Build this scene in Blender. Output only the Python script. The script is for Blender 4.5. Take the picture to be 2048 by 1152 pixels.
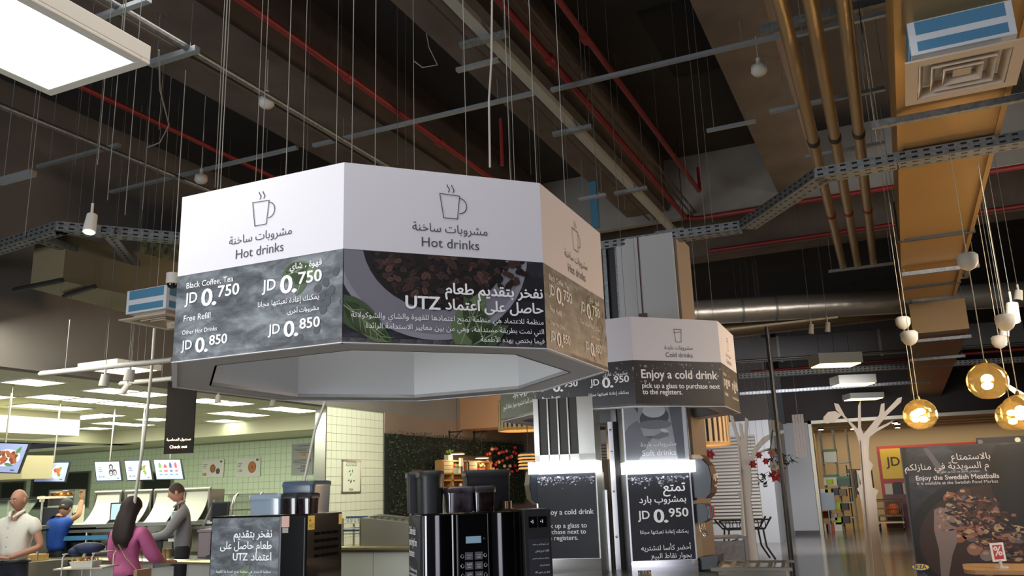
import bpy, math, random
import numpy as np
from mathutils.geometry import delaunay_2d_cdt
from mathutils import Matrix, Vector
random.seed(7)
PI = math.pi
S = bpy.context.scene
COL = S.collection
for o in list(bpy.data.objects): bpy.data.objects.remove(o)

# ------------------------------------------------------------ camera, world, light, exposure
FOC, PIT, ROL, YAW = 1681.7, .2346, -.0345, math.radians(24.2)
_c, _s = math.cos(YAW), math.sin(YAW)
def _rz(v): return Vector((_c*v[0]-_s*v[1], _s*v[0]+_c*v[1], v[2]))
_f = Vector((0, math.cos(PIT), math.sin(PIT))); _r = Vector((1, 0, 0)); _u = _r.cross(_f)
CR = _rz(math.cos(ROL)*_r+math.sin(ROL)*_u); CU = _rz(-math.sin(ROL)*_r+math.cos(ROL)*_u); CF = _rz(_f)
CAM = Vector((0, 0, 1.65))
cd = bpy.data.cameras.new('camera'); co = bpy.data.objects.new('camera', cd); COL.objects.link(co)
cd.sensor_width = 36; cd.lens = FOC/2048*36; cd.clip_start = .05; cd.clip_end = 300
m3 = Matrix((CR, CU, -CF)).transposed()
co.matrix_world = Matrix.Translation(CAM) @ m3.to_4x4()
S.camera = co
S.view_settings.view_transform = 'Standard'; S.view_settings.look = 'None'
S.view_settings.exposure = 0.0; S.view_settings.gamma = 1; S.view_settings.use_curve_mapping = False
try:
    S.cycles.max_bounces = 6; S.cycles.diffuse_bounces = 3; S.cycles.transparent_max_bounces = 12
    S.cycles.sample_clamp_indirect = 3.0; S.cycles.sample_clamp_direct = 0
    S.cycles.caustics_reflective = False; S.cycles.caustics_refractive = False
except Exception: pass
w = bpy.data.worlds.new('world'); S.world = w; w.use_nodes = True
w.node_tree.nodes['Background'].inputs[0].default_value = (.60, .62, .70, 1)
w.node_tree.nodes['Background'].inputs[1].default_value = .06
def lamp(name, typ, loc, power, col=(1, 1, 1), size=1, size_y=None, target=None, spread=None, rot=None, spot=None, soft=.1):
    l = bpy.data.lights.new(name, typ); l.energy = power; l.color = col
    if typ == 'AREA':
        l.size = size
        if size_y: l.shape = 'RECTANGLE'; l.size_y = size_y
        if spread: l.spread = spread
    if typ == 'SPOT':
        l.spot_size = spot or 1.2; l.spot_blend = .6; l.shadow_soft_size = soft
    if typ == 'POINT': l.shadow_soft_size = soft
    o = bpy.data.objects.new(name, l); COL.objects.link(o); o.location = loc
    if target is not None:
        o.rotation_euler = (Vector(target)-Vector(loc)).to_track_quat('-Z', 'Y').to_euler()
    return o
# daylight from the glazed front behind the photographer, mostly from the left, and a warm cafe side to the right
lamp('daylight_front', 'AREA', (-6.5, -5.5, 1.5), 262, (.93, .96, 1), 6, 2.8, (-3, 4.5, 1.9), spread=1.9)
lamp('daylight_side', 'AREA', (4.0, -5.5, 1.5), 52, (.84, .84, 1), 4, 2.8, (-2, 5, 2.0), spread=1.8)
lamp('warm_cafe', 'AREA', (5.6, 13.6, 2.6), 310, (1, .68, .42), 3, 2.2, (-1.5, 5.5, 2.6), spread=2.2)
lamp('overhead_fill', 'AREA', (-2.6, 2.2, 5.4), 190, (1, .97, .93), 5, 5, (-2.6, 2.2, 0), spread=2.6)  # overhead light added so the floor brightens the sign's underside
lamp('end_wall_fill', 'AREA', (-6.9, 11.9, 3.5), 105, (.97, 1, .84), 1.6, 1.2, (-9.0, 13.2, 1.5))  # unseen lamp added to brighten the tiled end wall
lamp('kitchen_fill', 'AREA', (-12.5, 9.5, 3.1), 420, (.95, 1, .80), 6, 5, (-12.5, 9.5, 0))
lamp('kitchen_fill_left', 'AREA', (-17.5, 9.5, 3.1), 330, (.95, 1, .84), 4, 5, (-17.5, 11.5, 0))
lamp('till_fill', 'AREA', (-8.2, 5.6, 3.4), 60, (1, .98, .86), 1.5, 1.5, (-8.4, 6.6, 1.0))
lamp('shop_fill', 'AREA', (0.5, 33.5, 3.1), 190, (1, .83, .50), 8, 5, (0.5, 34, 0))
lamp('hall_fill', 'AREA', (-1.2, 19.5, 3.0), 190, (.95, .95, 1), 2.5, 1.2, (-4.6, 27, 1.0), spread=1.9)
lamp('tree_fill', 'AREA', (1.6, 8.0, 3.8), 26, (1, .95, .9), 1, 1, (-1.8, 14.2, 1.2), spread=1.4)  # lamp added only to lift the white cut-out trees
lamp('hall_fill_near', 'AREA', (3.2, 8.0, 3.6), 120, (1, .93, .84), 1.5, 1.5, (-.6, 13, 1.2))

def ray(x, y): return CF + (x-1024)/FOC*CR - (y-576)/FOC*CU
def atz(x, y, z): d = ray(x, y); return CAM + d*((z-1.65)/d.z)
def aty(x, y, Y): d = ray(x, y); return CAM + d*(Y/d.y)
def atx(x, y, X): d = ray(x, y); return CAM + d*(X/d.x)
def atd(x, y, D): d = ray(x, y); return CAM + d*(D/(d.x*-_s+d.y*_c))

# ------------------------------------------------------------ materials
def lin(c):
    if isinstance(c, str): c = tuple(int(c[i:i+2], 16)/255 for i in (0, 2, 4))
    return tuple(((x+.055)/1.055)**2.4 if x > .04045 else x/12.92 for x in c)
MATS = {}
def mat(name, col, rough=.6, metal=0, emit=0, noise=0, scale=8, bump=0, col2=None, alpha=1, trans=0, spec=None, coat=0, stretch=None, ecol=None):
    if name in MATS: return MATS[name]
    m = bpy.data.materials.new(name); m.use_nodes = True; nt = m.node_tree; b = nt.nodes['Principled BSDF']
    c = lin(col)
    b.inputs['Base Color'].default_value = (*c, 1); b.inputs['Roughness'].default_value = rough; b.inputs['Metallic'].default_value = metal
    if spec is not None: b.inputs['Specular IOR Level'].default_value = spec
    if coat: b.inputs['Coat Weight'].default_value = coat; b.inputs['Coat Roughness'].default_value = .05
    if emit: b.inputs['Emission Color'].default_value = (*(lin(ecol) if ecol else c), 1); b.inputs['Emission Strength'].default_value = emit
    if trans: b.inputs['Transmission Weight'].default_value = trans
    if alpha < 1: b.inputs['Alpha'].default_value = alpha
    if noise or bump:
        tc = nt.nodes.new('ShaderNodeTexCoord'); mp = nt.nodes.new('ShaderNodeMapping'); n = nt.nodes.new('ShaderNodeTexNoise')
        nt.links.new(tc.outputs['Object'], mp.inputs[0]); nt.links.new(mp.outputs[0], n.inputs['Vector'])
        if stretch: mp.inputs['Scale'].default_value = stretch
        n.inputs['Scale'].default_value = scale; n.inputs['Detail'].default_value = 6
        if noise:
            r = nt.nodes.new('ShaderNodeValToRGB'); nt.links.new(n.outputs['Fac'], r.inputs[0])
            c2 = lin(col2) if col2 else tuple(x*(1-noise) for x in c)
            r.color_ramp.elements[0].position = .35; r.color_ramp.elements[1].position = .65
            r.color_ramp.elements[0].color = (*c2, 1); r.color_ramp.elements[1].color = (*c, 1)
            nt.links.new(r.outputs[0], b.inputs['Base Color'])
            if emit: nt.links.new(r.outputs[0], b.inputs['Emission Color'])
        if bump:
            bp = nt.nodes.new('ShaderNodeBump'); bp.inputs['Strength'].default_value = bump; bp.inputs['Distance'].default_value = .02
            nt.links.new(n.outputs['Fac'], bp.inputs['Height']); nt.links.new(bp.outputs[0], b.inputs['Normal'])
    MATS[name] = m
    return m
def slate(name, dark, mid, light, scale=5):
    """printed picture of rough slate: two noise layers, gives only colour"""
    if name in MATS: return MATS[name]
    m = bpy.data.materials.new(name); m.use_nodes = True; nt = m.node_tree; b = nt.nodes['Principled BSDF']
    tc = nt.nodes.new('ShaderNodeTexCoord'); mp = nt.nodes.new('ShaderNodeMapping')
    mp.inputs['Rotation'].default_value = (.5, .7, .3); mp.inputs['Scale'].default_value = (1, 1, 2.2)
    n = nt.nodes.new('ShaderNodeTexNoise'); n.inputs['Scale'].default_value = scale; n.inputs['Detail'].default_value = 9; n.inputs['Roughness'].default_value = .62; n.inputs['Distortion'].default_value = .45
    r = nt.nodes.new('ShaderNodeValToRGB'); e = r.color_ramp.elements
    e[0].position = .34; e[0].color = (*lin(dark), 1); e[1].position = .68; e[1].color = (*lin(light), 1)
    k = e.new(.5); k.color = (*lin(mid), 1)
    nt.links.new(tc.outputs['Object'], mp.inputs[0]); nt.links.new(mp.outputs[0], n.inputs['Vector']); nt.links.new(n.outputs['Fac'], r.inputs[0]); nt.links.new(r.outputs[0], b.inputs['Base Color'])
    b.inputs['Roughness'].default_value = .45
    MATS[name] = m; return m
WHITE = mat('sign_white', 'dad8df', .5)
INK = mat('ink_grey', '45454c', .6)
LET = mat('letter_white', 'f4f4f6', .5)
GREYP = mat('soffit_grey', 'b9b7b6', .6)
SLATE = slate('slate_print', '2a2e33', '545b61', '868d92', 7)
SLATED = slate('dark_slate_print', '17181b', '2a2a31', '4b4a54', 4)
STEEL = mat('brushed_steel', 'b8b8b4', .28, .95, bump=.03, scale=5, stretch=(1, 1, .2))
STEELD = mat('dull_steel', '8d8a80', .4, .85)
GALV = mat('galvanised', '8d9193', .45, .7, noise=.35, scale=30)
BLACK = mat('black_gloss', '0b0b0d', .12, coat=.6)
BLACKM = mat('black_matt', '1b1c1f', .5)
BLUEG = mat('blue_black_plastic', '2b333c', .4)
CHROME = mat('chrome', 'd8d8d8', .12, 1)
CONC = mat('dark_concrete', '514b47', .9, noise=.35, scale=2.5, bump=.2)
BEAMM = mat('brown_concrete_beam', '62574e', .9, noise=.3, scale=2, bump=.25)
SLABM = mat('slab_dark', '35312e', .95, noise=.25, scale=1.2)
REDP = mat('red_pipe', '7c1c1e', .5)
WIRE = mat('wire_grey', '75746f', .5, .5)
KWHITE = mat('cream_white', 'dcdcc8', .6)
def lab(o, **k):
    for a, v in k.items():
        if v: o[a] = v
    return o

# ------------------------------------------------------------ mesh builder
class MB:
    def __init__(s, M=None): s.v = []; s.f = []; s.mi = []; s.M = M; s.sm = []
    def add(s, vs, fs, mi=0, sm=False):
        b = len(s.v)
        for p in vs:
            p = Vector(p)
            s.v.append(s.M @ p if s.M is not None else p)
        for f in fs: s.f.append(tuple(i+b for i in f)); s.mi.append(mi); s.sm.append(sm)
        return s
    def poly(s, pts, mi=0): return s.add(pts, [tuple(range(len(pts)))], mi)
    def box(s, x0, x1, y0, y1, z0, z1, mi=0):
        v = [(x, y, z) for x in (x0, x1) for y in (y0, y1) for z in (z0, z1)]
        return s.add(v, [(0, 1, 3, 2), (4, 6, 7, 5), (0, 4, 5, 1), (2, 3, 7, 6), (0, 2, 6, 4), (1, 5, 7, 3)], mi)
    def prism(s, pts, z0, z1, mi=0, mside=None):
        n = len(pts); a = sum(pts[i][0]*pts[(i+1) % n][1]-pts[(i+1) % n][0]*pts[i][1] for i in range(n))
        if a < 0: pts = pts[::-1]
        v = [(p[0], p[1], z0) for p in pts]+[(p[0], p[1], z1) for p in pts]
        s.add(v, [tuple(range(n-1, -1, -1)), tuple(range(n, 2*n))], mi)
        return s.add(v, [(i, (i+1) % n, (i+1) % n+n, i+n) for i in range(n)], mi if mside is None else mside)
    def cyl(s, p0, p1, r0, r1=None, n=12, mi=0, caps=True):
        return s.tube([p0, p1], [r0, r0 if r1 is None else r1], n, mi, caps)
    def tube(s, pts, r, n=8, mi=0, caps=True, flat=1):
        P = [Vector(p) for p in pts]; R = r if isinstance(r, (list, tuple)) else [r]*len(P)
        v = []; up = None
        for i, p in enumerate(P):
            d = (P[min(i+1, len(P)-1)]-P[max(i-1, 0)]).normalized()
            if up is None:
                up = Vector((0, 0, 1)) if abs(d.z) < .9 else Vector((0, 1, 0))
            a = d.cross(up).normalized(); b = a.cross(d).normalized(); up = b
            for k in range(n):
                t = 2*PI*k/n; v.append(p+a*(R[i]*math.cos(t))+b*(R[i]*flat*math.sin(t)))
        f = [(i*n+k, i*n+(k+1) % n, (i+1)*n+(k+1) % n, (i+1)*n+k) for i in range(len(P)-1) for k in range(n)]
        s.add(v, f, mi, True)
        if caps:
            s.add(v[:n], [tuple(range(n-1, -1, -1))], mi); s.add(v[-n:], [tuple(range(n))], mi)
        return s
    def lathe(s, prof, c=(0, 0, 0), n=20, mi=0, caps=True, a0=0, a1=2*PI):
        full = abs(a1-a0-2*PI) < 1e-6; m = n if full else n+1
        v = [(c[0]+r*math.cos(a0+(a1-a0)*k/n), c[1]+r*math.sin(a0+(a1-a0)*k/n), c[2]+z) for r, z in prof for k in range(m)]
        f = [(i*m+k, i*m+(k+1) % m, (i+1)*m+(k+1) % m, (i+1)*m+k) for i in range(len(prof)-1) for k in range(n)]
        s.add(v, f, mi, True)
        if caps and full:
            s.add(v[:m], [tuple(range(m-1, -1, -1))], mi); s.add(v[-m:], [tuple(range(m))], mi)
        return s
    def sphere(s, c, r, n=12, mi=0, sc=(1, 1, 1)):
        m = max(5, n//2+1)
        v = [(c[0]+r*sc[0]*math.sin(PI*i/m)*math.cos(2*PI*k/n), c[1]+r*sc[1]*math.sin(PI*i/m)*math.sin(2*PI*k/n), c[2]-r*sc[2]*math.cos(PI*i/m)) for i in range(1, m) for k in range(n)]
        v += [(c[0], c[1], c[2]-r*sc[2]), (c[0], c[1], c[2]+r*sc[2])]
        f = [(i*n+k, i*n+(k+1) % n, (i+1)*n+(k+1) % n, (i+1)*n+k) for i in range(m-2) for k in range(n)]
        f += [((k+1) % n, k, len(v)-2) for k in range(n)]+[((m-2)*n+k, (m-2)*n+(k+1) % n, len(v)-1) for k in range(n)]
        return s.add(v, f, mi, True)
    def merge(s, o, mi=None):
        b = len(s.v); s.v += o.v
        for f, m, q in zip(o.f, o.mi, o.sm): s.f.append(tuple(i+b for i in f)); s.mi.append(m if mi is None else mi); s.sm.append(q)
        return s
    def build(s, name, mats, parent=None, label=None, cat=None, group=None, kind=None, bevel=0, origin=None):
        if not isinstance(mats, (list, tuple)): mats = [mats]
        me = bpy.data.meshes.new(name)
        if origin is None:
            if parent is None:
                xs = [p.x for p in s.v]; ys = [p.y for p in s.v]; zs = [p.z for p in s.v]
                origin = Vector(((min(xs)+max(xs))/2, (min(ys)+max(ys))/2, min(zs)))
            else:
                cx = sum((p for p in s.v), Vector())/max(1, len(s.v)); origin = cx
        W = Matrix.Translation(Vector(origin)); Wi = W.inverted()
        me.from_pydata([Wi @ p for p in s.v], [], s.f)
        for m in mats: me.materials.append(m)
        me.polygons.foreach_set('material_index', s.mi); me.polygons.foreach_set('use_smooth', s.sm)
        me.update()
        o = bpy.data.objects.new(name, me); COL.objects.link(o)
        if parent is not None:
            o.parent = parent; o.matrix_local = WM(parent).inverted() @ W
        else: o.location = Vector(origin)
        o['_w'] = 1; WMS[o.name] = W
        if bevel:
            b = o.modifiers.new('bevel', 'BEVEL'); b.width = bevel; b.segments = 2; b.limit_method = 'ANGLE'
        del o['_w']
        return lab(o, label=label, category=cat, group=group, kind=kind)
WMS = {}
def WM(o): return WMS.get(o.name, Matrix.Identity(4))
def T(name, label, cat, loc, rz=0, group=None):
    o = bpy.data.objects.new(name, None); COL.objects.link(o); o.empty_display_size = .1
    o.location = loc; o.rotation_euler = (0, 0, rz); WMS[o.name] = Matrix.Translation(Vector(loc)) @ Matrix.Rotation(rz, 4, 'Z')
    return lab(o, label=label, category=cat, group=group)
def FM(o, a, tilt=0):
    """frame of a face: x to the viewer's right, y up, z outwards; a = direction of the normal in plan"""
    M = Matrix(((-math.sin(a), 0, math.cos(a), o[0]), (math.cos(a), 0, math.sin(a), o[1]), (0, 1, 0, o[2]), (0, 0, 0, 1)))
    return M @ Matrix.Rotation(tilt, 4, 'X') if tilt else M
def LM(o, rz=0): return Matrix.Translation(Vector(o)) @ Matrix.Rotation(rz, 4, 'Z')
def dup(o, parent=None, loc=None, rz=None, label=None, group=None, link=True):
    c = o.copy(); COL.objects.link(c)
    if parent is not None: c.parent = parent; c.matrix_parent_inverse = o.matrix_parent_inverse.copy(); c.matrix_local = o.matrix_local.copy()
    if loc is not None: c.location = loc
    if rz is not None: c.rotation_euler = (0, 0, rz)
    if label: c['label'] = label
    if group: c['group'] = group
    for ch in o.children: dup(ch, c)
    return c

# ------------------------------------------------------------ writing
AR = {'ا': 'FE8D FE8E', 'أ': 'FE83 FE84', 'إ': 'FE87 FE88', 'آ': 'FE81 FE82', 'ب': 'FE8F FE90 FE91 FE92', 'ت': 'FE95 FE96 FE97 FE98', 'ة': 'FE93 FE94',
 'ث': 'FE99 FE9A FE9B FE9C', 'ج': 'FE9D FE9E FE9F FEA0', 'ح': 'FEA1 FEA2 FEA3 FEA4', 'خ': 'FEA5 FEA6 FEA7 FEA8', 'د': 'FEA9 FEAA', 'ذ': 'FEAB FEAC',
 'ر': 'FEAD FEAE', 'ز': 'FEAF FEB0', 'س': 'FEB1 FEB2 FEB3 FEB4', 'ش': 'FEB5 FEB6 FEB7 FEB8', 'ص': 'FEB9 FEBA FEBB FEBC', 'ض': 'FEBD FEBE FEBF FEC0',
 'ط': 'FEC1 FEC2 FEC3 FEC4', 'ظ': 'FEC5 FEC6 FEC7 FEC8', 'ع': 'FEC9 FECA FECB FECC', 'غ': 'FECD FECE FECF FED0', 'ف': 'FED1 FED2 FED3 FED4',
 'ق': 'FED5 FED6 FED7 FED8', 'ك': 'FED9 FEDA FEDB FEDC', 'ل': 'FEDD FEDE FEDF FEE0', 'م': 'FEE1 FEE2 FEE3 FEE4', 'ن': 'FEE5 FEE6 FEE7 FEE8',
 'ه': 'FEE9 FEEA FEEB FEEC', 'و': 'FEED FEEE', 'ى': 'FEEF FEF0', 'ي': 'FEF1 FEF2 FEF3 FEF4', 'ئ': 'FE89 FE8A FE8B FE8C', 'ء': 'FE80'}
AR = {k: [chr(int(x, 16)) for x in v.split()] for k, v in AR.items()}
LAM = {'ا': ('\uFEFB', '\uFEFC'), 'أ': ('\uFEF7', '\uFEF8'), 'إ': ('\uFEF9', '\uFEFA')}
def arabic(s):
    if not any(c in AR for c in s): return s
    out = []; i = 0
    def joinable(c): return c in AR and len(AR[c]) == 4
    while i < len(s):
        c = s[i]
        if c not in AR: out.append(c); i += 1; continue
        prev = i > 0 and joinable(s[i-1])
        if c == 'ل' and i+1 < len(s) and s[i+1] in LAM:
            out.append(LAM[s[i+1]][1 if prev else 0]); i += 2; continue
        nxt = i+1 < len(s) and s[i+1] in AR and s[i+1] != 'ء'
        F = AR[c]
        if len(F) == 4: g = F[3] if prev and nxt else F[1] if prev else F[2] if nxt else F[0]
        elif len(F) == 2: g = F[1] if prev else F[0]
        else: g = F[0]
        out.append(g); i += 1
    words = ''.join(out).split(' ')
    return ' '.join(w_ if w_.isascii() else w_[::-1] for w_ in words[::-1])
TC = {}
def tmesh(s, bold=0, res=3):
    """letter outlines filled by the non-zero rule, so overlapping strokes stay solid"""
    k = (s, bold, res)
    if k in TC: return TC[k]
    c = bpy.data.curves.new('t', 'FONT'); c.body = arabic(s); c.resolution_u = res; c.offset = bold; c.fill_mode = 'NONE'
    o = bpy.data.objects.new('t', c); COL.objects.link(o); bpy.context.view_layer.update()
    me = bpy.data.meshes.new_from_object(o.evaluated_get(bpy.context.evaluated_depsgraph_get()))
    P = [(v.co.x, v.co.y) for v in me.vertices]; E = [tuple(e.vertices) for e in me.edges]
    bpy.data.objects.remove(o); bpy.data.meshes.remove(me); bpy.data.curves.remove(c)
    vs, fs = [(0, 0)], []
    if P:
        # walk each closed outline in its own direction
        nxt = {}
        for a_, b_ in E: nxt.setdefault(a_, []).append(b_); nxt.setdefault(b_, []).append(a_)
        seen = set(); loops = []
        for i in range(len(P)):
            if i in seen or i not in nxt: continue
            lp = [i]; seen.add(i); cur = i+1 if (i+1) in nxt[i] else nxt[i][0]
            while cur not in seen:
                lp.append(cur); seen.add(cur)
                n_ = [q for q in nxt[cur] if q not in seen]
                if not n_: break
                cur = n_[0]
            if len(lp) > 2: loops.append(lp)
        ed = [(lp[i], lp[(i+1) % len(lp)]) for lp in loops for i in range(len(lp))]
        r_ = delaunay_2d_cdt([Vector(p) for p in P], ed, [], 0, 1e-6)
        V = np.array([tuple(v) for v in r_[0]]); F = [tuple(f) for f in r_[2]]
        if F:
            A_ = np.array([P[a_] for a_, b_ in ed]); B_ = np.array([P[b_] for a_, b_ in ed]); C_ = np.array([V[list(f)].mean(0) for f in F])
            up = (A_[None, :, 1] <= C_[:, None, 1]) & (B_[None, :, 1] > C_[:, None, 1]); dn = (B_[None, :, 1] <= C_[:, None, 1]) & (A_[None, :, 1] > C_[:, None, 1])
            cr = (B_[:, 0]-A_[:, 0])[None]*(C_[:, None, 1]-A_[None, :, 1])-(C_[:, None, 0]-A_[None, :, 0])*(B_[:, 1]-A_[:, 1])[None]
            wn = (up & (cr > 0)).sum(1).astype(int)-(dn & (cr < 0)).sum(1).astype(int)
            vs = [tuple(v) for v in V]
            for f, q in zip(F, wn):
                if q: fs.append(f)
    TC[k] = (vs, fs, min(v[0] for v in vs), max(v[0] for v in vs)); return TC[k]
def text(mb, s, x, y, w_=None, h=None, al='l', z=.002, mi=0, bold=0, res=3, sx=1):
    """x,y = baseline anchor; w_ = total width or h = font size"""
    vs, fs, x0, x1 = tmesh(s, 0, res)
    k = (w_/(x1-x0)) if w_ else h
    ky = h if (w_ and h) else k
    kx = k*sx
    ox = x - (x0 if al == 'l' else x1 if al == 'r' else (x0+x1)/2)*kx
    e = bold*.75 if bold > .006 else 0
    for i, (dx, dy) in enumerate(((0, 0),) if not e else ((0, 0), (-e, 0), (e, 0), (0, -e*.7), (0, e*.7))):
        mb.add([(ox+(a+dx)*kx, y+(b+dy)*ky, z+i*4e-5) for a, b in vs], fs, mi)
def clip(pts, x0, y0, x1, y1):
    for ax, lim, sg in ((0, x0, 1), (0, x1, -1), (1, y0, 1), (1, y1, -1)):
        out = []
        for i, p in enumerate(pts):
            q = pts[i-1]; ip = (p[ax]-lim)*sg >= 0; iq = (q[ax]-lim)*sg >= 0
            if ip != iq:
                t = (lim-q[ax])/(p[ax]-q[ax]); out.append((q[0]+t*(p[0]-q[0]), q[1]+t*(p[1]-q[1])))
            if ip: out.append(p)
        pts = out
        if len(pts) < 3: return None
    return pts
def flat(mb, pts, z, mi, rect=None):
    if rect: pts = clip(pts, *rect)
    if not pts: return
    n = len(pts); a = sum(pts[i][0]*pts[(i+1) % n][1]-pts[(i+1) % n][0]*pts[i][1] for i in range(n))
    if a < 0: pts = pts[::-1]
    mb.poly([(p[0], p[1], z) for p in pts], mi)
def ell(cx, cy, rx, ry, n=28, rot=0):
    return [(cx+rx*math.cos(t)*math.cos(rot)-ry*math.sin(t)*math.sin(rot), cy+rx*math.cos(t)*math.sin(rot)+ry*math.sin(t)*math.cos(rot)) for t in (2*PI*k/n for k in range(n))]
def stroke(mb, pts, w_, z, mi=0):
    for i in range(len(pts)-1):
        a, b = Vector(pts[i]), Vector(pts[i+1]); d = (b-a)
        if d.length < 1e-6: continue
        d = d.normalized()*w_/2; nn = Vector((-d.y, d.x)); a = a-d*.8; b = b+d*.8
        mb.poly([(*(a-nn), z), (*(b-nn), z), (*(b+nn), z), (*(a+nn), z)], mi)
def leaf(cx, cy, L, W_, rot, n=9):
    p = [(L*t, W_*math.sin(PI*t**.8)*(1-.3*t)) for t in [k/n for k in range(n+1)]]+[(L*t, -W_*math.sin(PI*t**.8)*(1-.3*t)) for t in [k/n for k in range(n-1, 0, -1)]]
    return [(cx+a*math.cos(rot)-b*math.sin(rot), cy+a*math.sin(rot)+b*math.cos(rot)) for a, b in p]
# ============================================================ SETTING
FLOORM = mat('polished_floor', '807b75', .14, noise=.12, scale=1.5, spec=.6)
lab(MB().box(-26, 14, -8, 27.9, -.1, 0).build('floor', FLOORM), kind='structure')
lab(MB().box(-20, 14, 27.9, 40, -.1, 0).build('floor', mat('shop_floor', '8a7a58', .15, noise=.15, scale=2)), kind='structure')
WALLG = mat('grey_wall_paint', '736e68', .85, noise=.08, scale=1.2)
lab(MB().box(-9.4, -9.2, -8, 24.6, 3.2, 6.6).build('wall_left', WALLG), kind='structure')
lab(MB().box(-9.4, -9.2, 14.12, 24.6, 0, 3.2).build('wall_left', mat('brown_wall', '7d6a5c', .85, noise=.1, scale=1)), kind='structure')
ceil = lab(MB().box(-26, 14, -8, 40, 6.6, 6.8).build('ceiling', SLABM), kind='structure')
# openings in the slab panels read as darker slabs recessed between joints
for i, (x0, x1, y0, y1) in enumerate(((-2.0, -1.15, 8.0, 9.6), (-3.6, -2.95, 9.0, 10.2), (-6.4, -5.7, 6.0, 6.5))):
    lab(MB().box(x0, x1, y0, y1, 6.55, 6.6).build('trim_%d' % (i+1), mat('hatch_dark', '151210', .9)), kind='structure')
# concrete beams running away from the camera
def struct(name, mb, m): return mb.build(name, m, kind='structure')
k = 4
for x0, x1, y1 in ((-6.15, -4.95, 12.3), (-3.5, -2.85, 12.3), (-1.2, -.62, 12.3), (-10.0, -9.4, 12.0)):
    struct('trim_%d' % k, MB().box(x0, x1, -6, y1, 5.75, 6.6), BEAMM); k += 1
CONCL = mat('pale_concrete', '8d8a86', .9, noise=.2, scale=1.5)
struct('trim_%d' % k, MB().box(-9.2, 14, 10.9+1.5, 12.9, 5.75, 6.6).box(-9.2, 14, 12.35, 12.42, 5.62, 6.6), CONCL); k += 1
struct('trim_%d' % k, MB().box(-9.2, 14, 14.3, 14.8, 5.5, 6.6), BEAMM); k += 1
# hall wall with blinds behind the coral tree
WHG = mat('pale_grey_wall', '9b9b9c', .8)
struct('wall_back', MB().box(-9.2, -3.35, 24.6, 24.8, 0, 3.3), WHG)
struct('wall_back', MB().box(-3.9, -2.6, 27.9, 28.5, 0, 3.35), WHG)
struct('wall_side', MB().box(-3.45, -3.35, 24.8, 27.9, 0, 3.35), WHG)
struct('baseboard_back', MB().box(-3.33, -2.58, 27.86, 27.9, 0, .12), mat('dark_skirting', '2c2c2e', .5))
UPD = mat('upper_wall_dark', '38322f', .9, noise=.2, scale=1)
struct('wall_upper', MB().box(-9.2, -3.3, 24.62, 24.78, 3.3, 6.6).box(-3.3, 14, 28.0, 28.2, 3.4, 6.6), UPD)
DOORF = mat('shop_door_frame', '8f8a7a', .4, .5)
struct('door_1', MB().box(-2.6, -2.5, 27.8, 28.2, 0, 3.4).box(-2.6, 12, 27.8, 28.2, 3.3, 3.4), DOORF)
# shop beyond the opening
SHW = mat('shop_wall_cream', 'b3a186', .8)
struct('wall_shop', MB().box(-3.2, 12, 36.0, 36.2, 0, 3.4), SHW)
struct('wall_shop', MB().box(-3.3, -3.1, 28.3, 36, 0, 3.4), SHW)
SHC = MB().box(-3.2, 12, 28.2, 36, 3.4, 3.5)
struct('ceiling_shop', SHC, mat('shop_ceiling', 'a08f6e', .8))
struct('wall_right', MB().box(12, 12.2, -8, 40, 0, 6.6), UPD)
# orange bulkhead standing out of the left wall over the cafe
struct('trim_%d' % k, MB().box(-9.2, -3.5, 17.3, 18.0, 3.02, 4.1), mat('orange_plaster', 'a27a58', .8, noise=.06, scale=1)); k += 1
lamp('cafe_warm_a', 'POINT', (-7.2, 16.6, 2.3), 22, (1, .72, .42), soft=.2)
lamp('cafe_warm_b', 'POINT', (-8.5, 18.2, 2.0), 16, (1, .62, .3), soft=.2)

# ---- kitchen room: tiled walls, ceiling tiles, bulkheads
KC = mat('kitchen_ceiling_tile', 'cfd0b6', .8); KG = mat('kitchen_ceiling_grid', '9b9c88', .7)
kc = struct('ceiling_kitchen', MB().box(-24.5, -9.3, 2.6, 15.3, 3.23, 3.3), KG)
gx = [-9.2-.6*i for i in range(13)]; gy = [3.4+.6*j for j in range(18)]
cen = [(105, 768), (240, 782), (295, 788), (90, 794), (150, 799), (25, 811), (137, 820), (263, 808), (238, 829), (222, 843), (198, 856), (154, 838), (111, 861), (309, 837), (294, 849),
       (414, 799), (500, 808), (584, 815), (639, 821.6), (450, 826), (530, 831), (414, 841), (350, 812), (-60, 790), (-40, 830)]
lights = set()
for x, y in cen:
    p = atz(x, y, 3.2); lights.add((int(math.floor((-9.2-p.x)/.6)), int(math.floor((p.y-3.4)/.6))))
tile0 = None
KL = mat('kitchen_panel_light', 'fffdf0', .5, emit=7.0, ecol='fffbe0')
FRW = mat('light_frame_white', 'e6e6dc', .5)
n_l = 0
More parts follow.
